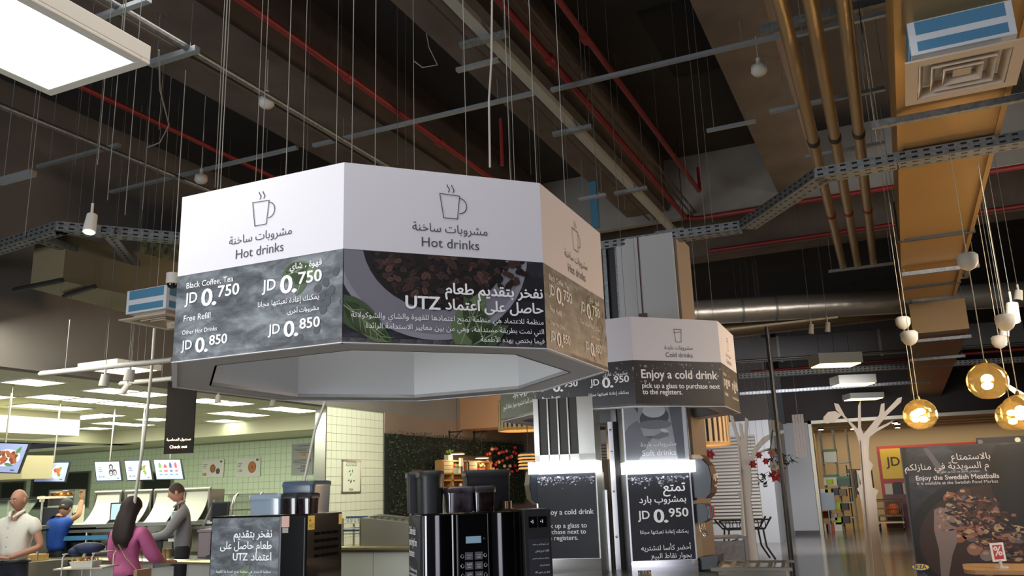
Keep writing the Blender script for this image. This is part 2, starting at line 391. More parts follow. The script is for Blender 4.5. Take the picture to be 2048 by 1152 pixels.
for i in range(12):
    for j in range(17):
        x1 = -9.2-.6*i; y0 = 3.4+.6*j
        if (i, j) in lights:
            o = T('ceiling_light', '', 'ceiling light', (x1-.3, y0+.3, 3.19), 0, 'panel lights in the kitchen ceiling')
            n_l += 1; o['label'] = 'square lit panel light set in the kitchen ceiling'
            MB().box(x1-.59, x1-.01, y0+.01, y0+.04, 3.19, 3.23).box(x1-.59, x1-.01, y0+.56, y0+.59, 3.19, 3.23).box(x1-.59, x1-.56, y0+.04, y0+.56, 3.19, 3.23).box(x1-.04, x1-.01, y0+.04, y0+.56, 3.19, 3.23).build('frame', FRW, o)
            MB().box(x1-.56, x1-.04, y0+.04, y0+.56, 3.195, 3.22).build('diffuser', KL, o)
            continue
        if tile0 is None:
            tile0 = MB().box(x1-.595, x1-.005, y0+.005, y0+.595, 3.205, 3.23).build('ceiling_tile', KC, kc); tb = (x1, y0); tl = tile0.location.copy()
        else:
            c = tile0.copy(); COL.objects.link(c); c.parent = kc; c.location = tl+Vector((x1-tb[0], y0-tb[1], 0))
KW = mat('kitchen_plaster', 'd2d2b8', .7)
struct('trim_%d' % k, MB().box(-16.4, -9.3, 13.6, 14.2, 2.93, 3.23).box(-16.6, -16.0, 4, 14.2, 2.93, 3.23), KW); k += 1
struct('ceiling_kitchen', MB().box(-24.5, -9.3, 14.2, 15.3, 2.93, 3.0), KW)
struct('trim_%d' % k, MB().box(-14.4, -13.2, 5.0, 10.5, 2.82, 3.22), mat('cream_bulkhead', 'e2e0c8', .6)); k += 1
MB().lathe([(.42, 0), (.42, 2.82)], (-14.0, 8.9, 0), 24).build('trim_%d' % k, mat('column_beige', 'a59d80', .6), kind='structure'); k += 1
# tiled end wall facing the hall (each tile a piece)
TILE = mat('wall_tile_cream', 'd5d8c2', .35); TILEG = mat('wall_tile_green', 'c0d0b4', .35); GROUT = mat('grout', '8c917c', .9)
tw = struct('wall_kitchen_end', MB().box(-9.4, -9.215, 12.27, 14.12, 0, 3.2), GROUT)
t0 = None; TS = .151
for r in range(13, 21):
    for c in range(12):
        y0 = 12.29+c*TS; z0 = r*TS+.01
        if t0 is None:
            t0 = MB().box(-9.215, -9.205, y0+.003, y0+TS-.003, z0+.003, z0+TS-.003).build('tile', TILE, tw); tb = (y0, z0); tl = t0.location.copy()
        else:
            q = t0.copy(); COL.objects.link(q); q.parent = tw; q.location = tl+Vector((0, y0-tb[0], z0-tb[1]))
st = MB()
for r in range(0, 13):
    for c in range(12):
        y0 = 12.29+c*TS; z0 = r*TS+.01
        st.box(-9.215, -9.205, y0+.003, y0+TS-.003, z0+.003, z0+TS-.003)
lab(st.build('lower_tiles', TILE, tw), kind='stuff')
struct('trim_%d' % k, MB().box(-9.42, -9.19, 12.25, 12.28, 0, 3.2).box(-9.42, -9.19, 14.11, 14.14, 0, 3.2), STEEL); k += 1
bw = struct('wall_kitchen_back', MB().box(-24.5, -9.3, 15.225, 15.4, 0, 2.95), GROUT)
t0 = None; st = MB(); cnt = 0
for c in range(98):
    for r in range(5, 19):
        x1 = -9.3-c*TS; z0 = r*TS+.03
        if cnt < 290 and r >= 7 and z0+TS < 2.93:
            cnt += 1
            if t0 is None:
                t0 = MB().box(x1-TS+.003, x1-.003, 15.215, 15.225, z0+.003, z0+TS-.003).build('tile', TILEG, bw); tb = (x1, z0); tl = t0.location.copy()
            else:
                q = t0.copy(); COL.objects.link(q); q.parent = bw; q.location = tl+Vector((x1-tb[0], 0, z0-tb[1]))
        elif z0+TS < 2.93: st.box(x1-TS+.003, x1-.003, 15.215, 15.225, z0+.003, z0+TS-.003)
lab(st.build('far_tiles', TILEG, bw), kind='stuff')
struct('wall_kitchen_left', MB().box(-24.5, -24.4, 2, 15.3, 0, 3.3), mat('kitchen_left_wall', '7f8a74', .5))
# dark glazed hatches in the kitchen's back wall
GLD = mat('dark_kitchen_glass', '2c322e', .15)
def hatch(x0, y0, x1, y1, n):
    a = aty(x0, y1, 15.2); b = aty(x1, y0, 15.2)
    o = T('window_%d' % n, '', '', (a.x, 15.2, a.z)); o['kind'] = 'structure'
    MB().box(a.x, b.x, 15.19, 15.21, a.z, b.z).build('pane', GLD, o)
    f = .04
    MB().box(a.x-f, b.x+f, 15.16, 15.215, b.z, b.z+f).box(a.x-f, b.x+f, 15.16, 15.215, a.z-f, a.z).box(a.x-f, a.x, 15.16, 15.215, a.z, b.z).box(b.x, b.x+f, 15.16, 15.215, a.z, b.z).build('window_frame', STEELD, o)
hatch(62, 945, 180, 1015, 1); hatch(285, 945, 345, 985, 2); hatch(0, 965, 50, 1010, 3)
# venetian blinds over the back hall window
bl = T('window_4', '', '', (-6.3, 24.55, .5)); bl['kind'] = 'structure'
MB().box(-8.7, -3.75, 24.57, 24.6, .55, 2.9).build('pane', mat('dim_window', '57504a', .3), bl)
s0 = None
SLAT = mat('blind_slat', 'a59d94', .5)
for i in range(26):
    z = .56+i*.092
    if s0 is None: s0 = MB().add([(-8.7, 24.49, z), (-3.75, 24.49, z), (-3.75, 24.54, z+.052), (-8.7, 24.54, z+.052), (-8.7, 24.495, z-.004), (-3.75, 24.495, z-.004), (-3.75, 24.545, z+.048), (-8.7, 24.545, z+.048)], [(0, 1, 2, 3), (7, 6, 5, 4), (0, 4, 5, 1), (2, 6, 7, 3), (1, 5, 6, 2), (0, 3, 7, 4)]).build('slat', SLAT, bl); sl = s0.location.copy()
    else:
        q = s0.copy(); COL.objects.link(q); q.parent = bl; q.location = sl+Vector((0, 0, i*.092))

# ---- columns
cw = T('service_column', 'tall white clad column rising behind the cold drinks sign', 'column', (-2.26, 8.92, 0))
# front face towards the camera: built as a turned square shaft
M = LM((-2.26, 8.92, 0))
MB(M).box(-.33, .33, -.30, .34, 0, 4.27).build('shaft', mat('column_brown', '75675a', .7, noise=.1, scale=2), cw)
MB(M).box(-.33, .30, -.33, -.30, 0, 4.27).build('front_cladding', mat('column_white', 'b9b9b8', .6), cw)
MB(M).box(-.33, .30, -.332, -.33, 3.30, 3.303).box(-.13, -.128, -.332, -.33, 0, 4.27).build('cladding_joint', BLACKM, cw)
MB(M).box(-.50, -.46, -.3, .3, 0, 4.27).box(-.46, -.36, -.25, .25, 0, 4.27, 1).box(-.36, -.33, -.3, .3, 0, 4.27).build('channel', [GALV, BLACKM], cw)
MB(M).box(-.12, -.04, -.36, -.33, 3.34, 3.42).cyl((-.08, -.345, 3.42), (-.08, -.345, 4.27), .006, n=6).build('socket_box', mat('socket_maroon', '4a2c30', .5), cw, label='small dark socket box with its cable')
pp = aty(1570, 1000, 13.0)
MB().cyl((pp.x, pp.y, 0), (pp.x, pp.y, 3.9), .035, n=12).box(pp.x-.09, pp.x+.09, pp.y-.09, pp.y+.09, 0, .012).build('post', mat('post_black', '1c1a19', .35), label='thin black floor to beam post right of the left white tree', cat='post')
pp = aty(1603, 900, 24.0)
hb = MB(LM((pp.x, pp.y, 0)))
for i in range(4): hb.box(-.15+i*.075, -.15+i*.075+.068, -.012, .012, 2.2, 3.35)
hb.cyl((0, 0, 3.35), (0, 0, 6.6), .006, n=5)
hb.build('hanging_banner', mat('banner_brown', '544a42', .7), label='narrow brown slatted banner hanging before the pale pillar', cat='banner')
# ============================================================ CEILING SERVICES
def rod(name, p0, p1, r, m, label, cat, group=None, n=8, parent=None):
    return MB().cyl(p0, p1, r, n=n).build(name, m, parent, label, cat, group)
# red sprinkler pipes
def pipe(pts, r, label, m=REDP, name='sprinkler_pipe', joints=(), cat='pipe', group=None):
    mb = MB().tube(pts, r, 10)
    for j in joints: mb.cyl((j[0]-j[3]*0, j[1]-.05, j[2]), (j[0], j[1]+.05, j[2]), r*1.5, n=10)
    return mb.build(name, m, None, label, cat, group)
pipe([(-4.46, -5, 5.6), (-4.44, 9.4, 5.6)], .035, 'red sprinkler pipe running above the white hot drinks sign', joints=[(-4.45, 6.2, 5.6, 0), (-4.45, 8.0, 5.6, 0)])
pipe([(-6.83, -5, 5.6), (-6.83, 9.0, 5.6)], .03, 'faint red sprinkler pipe nearest the bright panel light')
pipe([(-2.58, -5, 5.6), (-2.58, 12.3, 5.6), (-2.4, 12.32, 5.56), (11.9, 12.32, 5.56)], .035, 'red sprinkler pipe turning the corner along the pale cross beam', joints=[(-2.58, 6.8, 5.6, 0)])
pipe([(-2.15, -5, 5.6), (-2.13, 11.2, 5.6), (-2.13, 11.3, 5.65), (-2.13, 11.3, 5.98)], .03, 'red sprinkler pipe ending in a short upturned stub', joints=[(-2.15, 6.6, 5.6, 0)])
pipe([(-2.62, 14.25, 5.55), (11.9, 14.25, 5.55)], .035, 'red sprinkler pipe crossing farther back behind the sloping tray')
pipe([(-3.0, 20.0, 4.1), (3.5, 20.0, 4.1)], .035, 'red sprinkler pipe along the top of the grey box duct')
rod('sprinkler_drop', (-3.55, 7.75, 5.6), (-3.55, 7.75, 5.05), .02, REDP, 'short red drop pipe just above the white sign rim', 'pipe')
# grey conduit under the left beam, with round white smoke detectors
pipe([(-5.02, -3, 5.32), (-5.0, 8.6, 5.32)], .03, 'grey conduit slung under the broad brown beam', GALV, 'conduit')
pipe([(-5.16, -3, 5.36), (-5.14, 8.6, 5.36)], .016, 'thin brown conduit beside the grey conduit under the beam', mat('conduit_brown', '6b5c4c', .6), 'conduit')
pipe([(-7.35, -3, 5.32), (-7.3, 9.2, 5.32)], .03, 'grey conduit running past the lit panel towards the kitchen wall', GALV, 'conduit')
def detector(px, py, z, label):
    p = atz(px, py, z)
    MB().cyl(p, (p.x, p.y, 6.6), .004, n=5).lathe([(.02, .12), (.02, .05), (.07, .04), (.075, -.02), (.05, -.05), (.01, -.06)], p, 14).build('smoke_detector', mat('detector_white', 'c9c6bd', .5), None, label, 'detector')
detector(533, 205, 5.3, 'round white smoke detector on the grey conduit above the sign')
detector(402, 358, 5.3, 'round white smoke detector over the top left corner of the sign')
detector(1518, 140, 5.4, 'round white smoke detector on the beam left of the gold pipes')
# galvanised lighting trunking along the second beam, with cross brackets
tr = T('light_trunking', 'long pale trunking hung on cross brackets left of the red pipes', 'trunking', (-2.7, 5, 5.3))
MB().box(-2.75, -2.65, -4, 12.2, 5.28, 5.34).build('rail', mat('trunking_grey', 'a2a39c', .5, .3), tr)
for y in (2.0, 5.65, 7.71, 9.8, 11.77):
    MB().box(-2.93, -2.5, y-.03, y+.03, 5.24, 5.28).cyl((-2.9, y, 5.28), (-2.9, y, 6.6), .005, n=5).cyl((-2.53, y, 5.28), (-2.53, y, 6.6), .005, n=5).build('bracket', GALV, tr)
for dx in (-.42, -.32, .12, .22, .3): pipe([(-2.7+dx, -4, 5.62), (-2.7+dx, 12.2, 5.62)], .014, 'thin dark conduit in the bundle beside the pale trunking', mat('conduit_dark', '4a3c36', .6), 'conduit', group='conduits beside the pale trunking')
# cross struts
def strut(px0, py0, px1, py1, z, label, h=.035, w_=.025, m=GALV):
    a = atz(px0, py0, z); b = atz(px1, py1, z); y = (a.y+b.y)/2
    MB().box(a.x, b.x, y-w_, y+w_, z-h/2, z+h/2).cyl((a.x*.85+b.x*.15, y, z+h/2), (a.x*.85+b.x*.15, y, 6.6), .004, n=5).cyl((a.x*.15+b.x*.85, y, z+h/2), (a.x*.15+b.x*.85, y, 6.6), .004, n=5).build('strut_channel', m, None, label, 'strut')
STR = mat('strut_zinc', '9ea5aa', .4, .6)
strut(215, 382, 600, 298, 5.5, 'long zinc strut crossing over the left sign corner', m=STR)
strut(628, 292, 1068, 185, 5.5, 'long zinc strut crossing over the middle of the hot drinks sign', m=STR)
strut(1100, 178, 1560, 75, 5.5, 'long zinc strut crossing right of the trunking', m=STR)
strut(1575, 72, 1775, 28, 5.5, 'zinc strut passing behind the gold pipes at the top', m=STR)
strut(1520, 60, 1775, 0, 5.3, 'grey bracket bar carrying the gold pipes near the frame top', .07, .03)
strut(1415, 264, 1510, 240, 5.6, 'bright zinc edge strip at the dark ceiling hatch', m=STR)
strut(1538, 221, 1770, 180, 5.2, 'zinc bracket bar under the three gold pipes at mid length', m=STR)
strut(1610, 315, 1770, 285, 5.2, 'lower zinc bracket bar under the three gold pipes', m=STR)
strut(80, 335, 235, 288, 5.5, 'short zinc strut below the glowing panel light', m=STR)
strut(0, 365, 63, 345, 4.6, 'blue grey bracket stub at the left frame edge', .05, .04, m=STR)
strut(165, 45, 300, 0, 5.3, 'upper zinc strut behind the panel light corner', m=STR)
strut(300, 128, 395, 98, 5.3, 'short zinc strut poking out beside the panel light', .05, .03, m=STR)
strut(915, 142, 998, 118, 5.4, 'short grey strut across the second beam under the trunking', m=STR)
strut(1160, 400, 1210, 388, 5.2, 'thin strut just right of the hot drinks sign rim', m=STR)
# three copper lit insulated pipes
GOLD = mat('foil_pipe', 'c4ac86', .36, .8, bump=.35, scale=9)
for i, (x0, x1, y0) in enumerate(((-.40, -.52, 15.6), (-.20, -.30, 15.7), (0.02, -.06, 15.8))):
    t = T('insulated_pipe', ('leftmost', 'middle', 'rightmost')[i]+' of the three foil wrapped pipes left of the gold duct', 'pipe', (x0, 6, 5))
    MB().tube([(x0, -3, 5), (x0+.0, 6, 5), (x1+.1*0+.0, 14.4, 5)], .055, 14).build('foil_jacket', GOLD, t)
    for y, r in ((8.6, .06), (11.3, .06)):
        MB().cyl((x0+(x1-x0)*(y-6)/8.4, y-.05, 5), (x0+(x1-x0)*(y-6)/8.4, y+.05, 5), .062, n=14).build('band', REDP if y > 9 else BLACKM, t)
MB().box(-.75, .25, 14.35, 14.4, 4.93, 4.97).cyl((-.7, 14.37, 4.97), (-.7, 14.37, 6.6), .005, n=5).cyl((.2, 14.37, 4.97), (.2, 14.37, 6.6), .005, n=5).build('strut_channel', STR, None, 'zinc bar under the far ends of the three foil pipes', 'strut')
# perforated cable trays
def tray(name, pts, z, w_, label, nrow=2):
    """perforated upright side rail and tray floor following pts in plan"""
    t = T(name, label, 'cable tray', (pts[0][0], pts[0][1], pts[0][2]))
    g = MB(); hs = MB(); fl = MB()
    for a, b in zip(pts, pts[1:]):
        a, b = Vector(a), Vector(b); d = (b-a); L = d.length; d.normalize(); n = Vector((d.y, -d.x, 0)).normalized()
        if n.y > 0: n = -n
        u = Vector((0, 0, 1)); th = n*.004
        for sgn in (0, 1):
            o_ = -n*(w_*sgn)
            P = [a+o_, b+o_, b+o_+u*z, a+o_+u*z]
            g.add([*(p+th for p in P), *(p-th for p in P)], [(0, 1, 2, 3), (7, 6, 5, 4), (0, 4, 5, 1), (2, 6, 7, 3), (1, 5, 6, 2), (0, 3, 7, 4)])
        P = [a, b, b-n*w_, a-n*w_]
        fl.add([*P, *(p+u*.006 for p in P)], [(3, 2, 1, 0), (4, 5, 6, 7), (0, 1, 5, 4), (2, 3, 7, 6), (1, 2, 6, 5), (3, 0, 4, 7)])
        k_ = int(L/.09)
        for r in range(nrow):
            for i in range(k_):
                c = a+d*((i+.5)*L/k_)+u*(z*(r+.5)/nrow)+n*.0055; h = d*.022; v = u*z*.09
                hs.poly([c-h-v, c+h-v, c+h+v, c-h+v])
                c2 = a+d*((i+.5)*L/k_)-n*(w_*(r+.5)/nrow)-u*.001; v2 = n*.012
                hs.poly([c2-h-v2, c2+h-v2, c2+h+v2, c2-h+v2])
    g.build('side_rail', GALV, t); fl.build('tray_floor', GALV, t); lab(hs.build('slots', mat('slot_black', '121212', .9), t), kind='stuff')
    return t
def P3(px, py, z): p = atz(px, py, z); return (p.x, p.y, p.z)
pa, pb, pc, pd = P3(1190, 500, 4.2), P3(1480, 458, 4.2), P3(1630, 356, 4.2), P3(1795, 325, 4.2)
tray('cable_tray', [(pa[0]-3, pa[1], 4.2), pa, pb, pc, pd, (5, pd[1], 4.2)], .09, .18, 'perforated tray stepping up from the white column to the gold duct')
pa, pb, pc = P3(-150, 545, 4.2), P3(110, 460, 4.2), P3(420, 487, 4.2)
tray('cable_tray', [pa, pb, pc, (pc[0]+1.0, pc[1]+.5, 4.2)], .09, .14, 'perforated tray bending over the spotlight left of the sign')
pa, pb = P3(50, 478, 4.2), P3(255, 545, 4.2)
tray('cable_tray', [pa, pb], .06, .12, 'dark tray branch slanting down from the bend at far left', 1)
pa, pb = P3(200, 465, 4.2), P3(262, 540, 4.2)
tray('cable_tray', [pa, pb], .06, .12, 'short tray branch just right of the spotlight', 1)
a, b = atd(1478, 756, 19), atd(2060, 722, 17.5)
tray('cable_tray', [tuple(a), tuple(b)], .10, .2, 'far wire mesh tray crossing below the hanging shop lights')
a, b = atd(1480, 790, 22), atd(1860, 765, 21)
tray('cable_tray', [tuple(a), tuple(b)], .07, .15, 'thin far tray crossing just above the right tree branches')
# wool stuffed rough soffit seen left
MB().box(-9.2, -6.6, 8.0, 8.25, 4.75, 5.15).build('insulation_strip', mat('mineral_wool', '8a8258', .95, noise=.5, scale=12, bump=.9, col2='3c3a2c'), None, 'strip of rough yellow mineral wool above the left box duct', 'insulation')
MB().box(-9.18, -6.0, 8.3, 10.4, 4.6, 5.2).build('insulation_block', mat('mineral_wool_dark', '75704f', .95, noise=.5, scale=9, bump=.9, col2='3a382b'), None, 'dark lumpy mineral wool block beyond the left tray', 'insulation')
# box ducts
DUCT = mat('gold_duct', 'b08a50', .38, .55, noise=.05, scale=2)
d1 = T('air_duct', 'broad gold lit box duct running away with square diffusers', 'duct', (.62, 10, 4.3))
MB().box(.27, 1.02, -2, 14.2, 4.3, 4.75).box(.27, .31, -2, 14.2, 4.285, 4.3, 0).box(.98, 1.02, -2, 14.2, 4.285, 4.3, 0).build('duct_body', DUCT, d1)
MB().box(.38, 1.2, 15.1, 30, 3.9, 4.4).build('far_duct_body', mat('duct_brown', '8d7048', .45, .4), d1)
for y in (10.4, 13.2): MB().box(.25, 1.04, y-.012, y+.012, 4.27, 4.77).build('hanging_strap', BLACKM, d1)
for y, z, x0, x1 in ((11.9, 4.22, .3, 1.12), (6.55, 4.24, .12, 1.1), (15.6, 3.85, .3, 1.2), (18.2, 3.85, .35, 1.25)):
    MB().box(x0-.03, x1+.05, y-.025, y+.025, z-.03, z+.02).cyl((x0, y, z), (x0, y, 6.6), .005, n=5).cyl((x1, y, z), (x1, y, 6.6), .005, n=5).build('support_bar', GALV, d1)
DW = mat('diffuser_metal', 'c9b8a2', .5); BLUEI = mat('blue_insulation_tape', '4f86a8', .6); NECK = mat('neck_white', 'd5d9dc', .6)
def diffuser(cx, cy, z, s, label, neck=.25, inset=0):
    t = T('air_diffuser', label, 'diffuser', (cx, cy, z))
    h = s/2
    for k_ in range(4):
        a_ = h*(1-.21*k_)-(.0 if k_ == 0 else .01); b_ = h*(1-.21*k_)-.04 if k_ else h-.07
        zz = z-.004*0+.012*k_*0
        rim = MB()
        for sx in (0, 1, 2, 3):
            Rz = Matrix.Translation((cx, cy, z)) @ Matrix.Rotation(sx*PI/2, 4, 'Z')
            rim.add([Rz @ Vector(p) for p in ((-a_, -a_, 0), (a_, -a_, 0), (b_, -b_, .05 if k_ else .0), (-b_, -b_, .05 if k_ else .0), (-a_, -a_, .012), (a_, -a_, .012), (b_, -b_, .062 if k_ else .012), (-b_, -b_, .062 if k_ else .012))],
                    [(3, 2, 1, 0), (4, 5, 6, 7), (0, 1, 5, 4), (2, 3, 7, 6)])
        rim.build('frame' if k_ == 0 else 'louvre_ring', DW, t)
    MB().box(cx-.05, cx+.05, cy-.05, cy+.05, z+.02, z+.04).build('centre_plate', DW, t)
    q = h*.86
    nk = MB().box(cx-q, cx+q, cy-q, cy+q, z+.065, z+neck)
    nk.build('neck_box', NECK, t)
    MB().box(cx-q*.86, cx+q*.86, cy-q-.003, cy+q+.003, z+.085, z+.085+neck*.22).box(cx-q*.86, cx+q*.86, cy-q-.003, cy+q+.003, z+neck*.68, z+neck*.98).box(cx-q-.003, cx+q+.003, cy-q*.86, cy+q*.86, z+.085, z+.085+neck*.22).box(cx-q-.003, cx+q+.003, cy-q*.86, cy+q*.86, z+neck*.68, z+neck*.98).build('blue_tape', BLUEI, t, label='blue tape bands')
p = atz(1925, 150, 4.02)
diffuser(p.x, p.y, 4.02, .64, 'large square ceiling diffuser with blue taped neck at upper right', .28)
p = atd(1888, 553, 13.2)
diffuser(p.x, p.y, p.z, .74, 'second diffuser on the gold duct halfway along it', .2)
p = atd(1865, 682, 18.5)
diffuser(p.x, p.y, p.z, .82, 'third and farthest diffuser under the gold duct', .2)
# left box duct with diffuser
a = atd(60, 570, 10.2); b = atd(265, 612, 8.9)
d2 = T('air_duct', 'dull box duct with dark flanges slanting to the left diffuser', 'duct', (-8.0, 7.0, 3.9))
zt = 3.86
c1, c2, c3, c4 = atz(105, 563, zt), atz(265, 622, zt), atz(345, 600, zt), atz(205, 556, zt)
def slab4(pts, h, m, name, par):
    n = len(pts); v = [Vector(q) for q in pts]+[Vector(q)+Vector((0, 0, h)) for q in pts]
    return MB().add(v, [tuple(range(n-1, -1, -1)), tuple(range(n, 2*n))]+[(i, (i+1) % n, (i+1) % n+n, i+n) for i in range(n)]).build(name, m, par)
slab4([atz(60, 577, zt), atz(262, 628, zt), atz(420, 622, zt), atz(125, 562, zt)], .5, mat('duct_dull', '7c7358', .6, .1), 'duct_body', d2)
for e in (((28, 580), (125, 560)), ((128, 592), (190, 573))):
    q0, q1 = atz(*e[0], zt-.03), atz(*e[1], zt-.03)
    MB().cyl(q0, q1, .028, n=4).build('flange', BLACKM, d2)
p = atz(300, 648, 3.35)
diffuser(p.x, p.y+.2, 3.40, .62, 'square diffuser with blue taped neck behind the left sign edge', .3)
# foil wrapped round duct
a, b = atd(1350, 628, 14.6), atd(2100, 585, 14.2)
rd = T('round_duct', 'crinkled silver foil round duct crossing behind the foil pipes', 'duct', tuple((a+b)/2))
FOIL = mat('foil_duct', 'c2bfb8', .34, .8, bump=.6, scale=4)
MB().tube([a, a.lerp(b, .25), a.lerp(b, .5), a.lerp(b, .75), b], .22, 24).build('duct_body', FOIL, rd)
for t_ in (.18, .27, .62): q = a.lerp(b, t_); d = (b-a).normalized(); MB().cyl(q-d*.02, q+d*.02, .226, n=24).build('joint_band', GALV, rd)
a2, b2 = atd(1380, 668, 15.3), atd(1800, 620, 15.3)
MB().tube([a2, b2], .16, 18).build('round_duct', mat('duct_tan', '7a6a54', .4, .6), None, 'tan round duct half hidden under the silver one', 'duct')
pipe([atd(1460, 658, 13.6), atd(1675, 634, 13.6)], .02, 'cream track rail with two spotlights above the grey box duct', mat('rail_cream', 'a0927c', .6), 'track_rail', cat='rail')
def spot(px, py, D, label, l=.16, r=.045, tilt=(.15, 0, 1), lit=False, m=None, g=None):
    t = T('track_spotlight', label, 'spotlight', tuple(atd(px, py, D)), 0, g)
    p = atd(px, py, D); d = Vector(tilt).normalized(); m = m or mat('spot_white', 'c9c5bb', .5)
    MB().cyl(p, p+d*l, r, r*.8, 14).build('lamp_head', m, t)
    MB().cyl(p+d*l*.7, p+d*l*.7+Vector((0, 0, l*.9)), .012, n=6).build('bracket', m, t)
    MB().cyl(p+d*l*.7+Vector((0, 0, l*.9)), (p.x+d.x*l*.7, p.y+d.y*l*.7, 6.6), .004, n=5).build('drop_rod', WIRE, t)
    MB().cyl(p-d*.004, p, r*.8, n=14).build('lens', mat('spot_lens_lit', 'fff2c8', .3, emit=12) if lit else BLACKM, t)
    return t
spot(1622, 668, 13.5, 'left of the two cream spotlights above the grey box duct', m=mat('spot_tan', '9c9183', .6))
spot(1655, 664, 13.5, 'right of the two cream spotlights above the grey box duct', m=mat('spot_tan', '9c9183', .6))
a, b = atd(1470, 700, 19.5), atd(2048, 662, 18.0)
gd = T('air_duct', 'long grey box duct crossing behind the cold drinks sign', 'duct', tuple((a+b)/2))
dv = b-a; slab4([a+Vector((0, 0, -.26)), b+Vector((0, 0, -.26)), b+Vector((0, .5, -.26)), a+Vector((0, .5, -.26))], .5, mat('duct_grey', '77767a', .5, .3), 'duct_body', gd)
for t_ in (.16, .52): q = a.lerp(b, t_); MB().box(q.x-.03, q.x+.03, q.y-.012, q.y+.51, q.z-.28, q.z+.26).build('flange', STEELD, gd)
MB().tube([a+Vector((0, -.03, -.27)), b+Vector((0, -.03, -.27))], .03, 8).build('lower_seam', STEELD, gd)
# hanging box lights of the hall
LW = mat('lamp_box', '8f8d84', .6); LY = mat('lamp_glow_yellow', 'fff6b8', .5, emit=2.6, ecol='fff0a8')
def boxlight(x0, yt, x1, yb, yd, D, label, dep=.5):
    a = atd(x0, yb, D); b = atd(x1, yb-(x1-x0)*.02, D); t = T('hanging_light', label, 'pendant light', tuple((a+b)/2))
    h = atd(x0, yt, D).z-a.z; u = (b-a); u.z = 0; u.normalize(); n = Vector((-u.y, u.x, 0)); L = (b-a).length; z = a.z
    M = Matrix(((u.x, n.x, 0, a.x), (u.y, n.y, 0, a.y), (0, 0, 1, z), (0, 0, 0, 1)))
    hh = h*.72; zb = h-hh
    MB(M).box(0, L, 0, dep, zb+.02, h).build('housing', LW, t)
    MB(M).box(.03, L-.03, .03, dep-.03, zb, zb+.02).build('diffuser', LY, t)
    for xx in (L*.15, L*.5, L*.85): MB(M).cyl((xx, dep/2, h), (xx, dep/2, 6.6-z), .004, n=4).build('cable', BLACKM, t)
boxlight(1640, 706, 1728, 738, 0, 15.0, 'nearest of the three yellow lit boxes hung over the shop entrance', .55)
boxlight(1680, 750, 1755, 776, 0, 19.5, 'middle of the three yellow lit boxes hung over the shop entrance', .6)
boxlight(1702, 786, 1770, 803, 0, 23.5, 'farthest of the three yellow lit boxes hung over the shop entrance', .6)
# the large panel light, upper left
zl = 3.72
c0 = atz(300, 130, zl); 
pl = T('hanging_panel_light', 'big glowing panel light hung at the upper left corner', 'ceiling light', (c0.x-.65, c0.y-.65, zl))
X1, Y1 = c0.x, c0.y; Wp = .70; Lp = 1.3
MB().box(X1-Wp, X1, Y1-Lp, Y1, zl+.02, zl+.10).box(X1-Wp, X1, Y1-.055, Y1, zl, zl+.02).box(X1-Wp, X1, Y1-Lp, Y1-Lp+.055, zl, zl+.02).box(X1-Wp, X1-Wp+.055, Y1-Lp+.055, Y1-.055, zl, zl+.02).box(X1-.055, X1, Y1-Lp+.055, Y1-.055, zl, zl+.02).build('frame', mat('panel_frame', 'cfcdc4', .5), pl, bevel=.004)
MB().box(X1-Wp+.055, X1-.055, Y1-Lp+.055, Y1-.055, zl+.004, zl+.018).build('diffuser', mat('panel_glow', 'ffffff', .5, emit=9, ecol='fdfff2'), pl)
for xx in (X1-.08, X1-Wp+.08):
    for yy in (Y1-.1, Y1-Lp+.1): MB().cyl((xx, yy, zl+.1), (xx, yy, 6.6), .003, n=5).build('cable', WIRE, pl)
# lit spotlight and camera dome on the left
spot(178, 464, 6.9, 'white spotlight with glowing bulb hung before the left tray', .17, .055, (-.12, .2, 1), True)
t = T('security_camera', 'small white dome camera at the left edge of the sign', 'camera', tuple(atd(345, 572, 7.5)))
p = atd(345, 568, 7.5); MB().cyl(p, p+Vector((0, 0, .1)), .06, n=16).cyl(p+Vector((0, 0, .1)), (p.x, p.y, 6.6), .004, n=6).build('mount', mat('spot_white', 'c9c5bb', .5), t)
MB().sphere(p, .05, 14).build('dome', BLACK, t)
# suspended white track rails with small spots, before the kitchen
def rail(p0, p1, D0, D1, label):
    a, b = atd(*p0, D0), atd(*p1, D1); t = T('track_rail', label, 'rail', tuple((a+b)/2)); RW = mat('rail_white', 'b9b6ac', .5)
    MB().tube([a, b], .03, 4).build('rail', RW, t)
    for q in (.2, .8): c = a.lerp(b, q); MB().cyl(c, (c.x, c.y, 6.6), .004, n=5).build('cable', WIRE, t)
rail((80, 748), (345, 720), 8.9, 8.3, 'upper white track rail hanging before the kitchen lights')
rail((240, 768), (345, 757), 10.0, 9.7, 'lower short white track rail joining the first check out sign')
spot(207, 772, 8.6, 'small white spotlight under the left end of the upper rail', .12, .05)
spot(257, 762, 8.5, 'white cone spotlight between the two rails', .12, .055)
spot(245, 785, 9.9, 'tilted white spotlight just below the cone spotlight', .14, .04, (.6, 0, .6))
spot(435, 805, 11, 'small spotlight before the kitchen ceiling under the sign underside', .1, .04)
spot(545, 812, 11.5, 'small spotlight farther right before the kitchen ceiling', .1, .04)
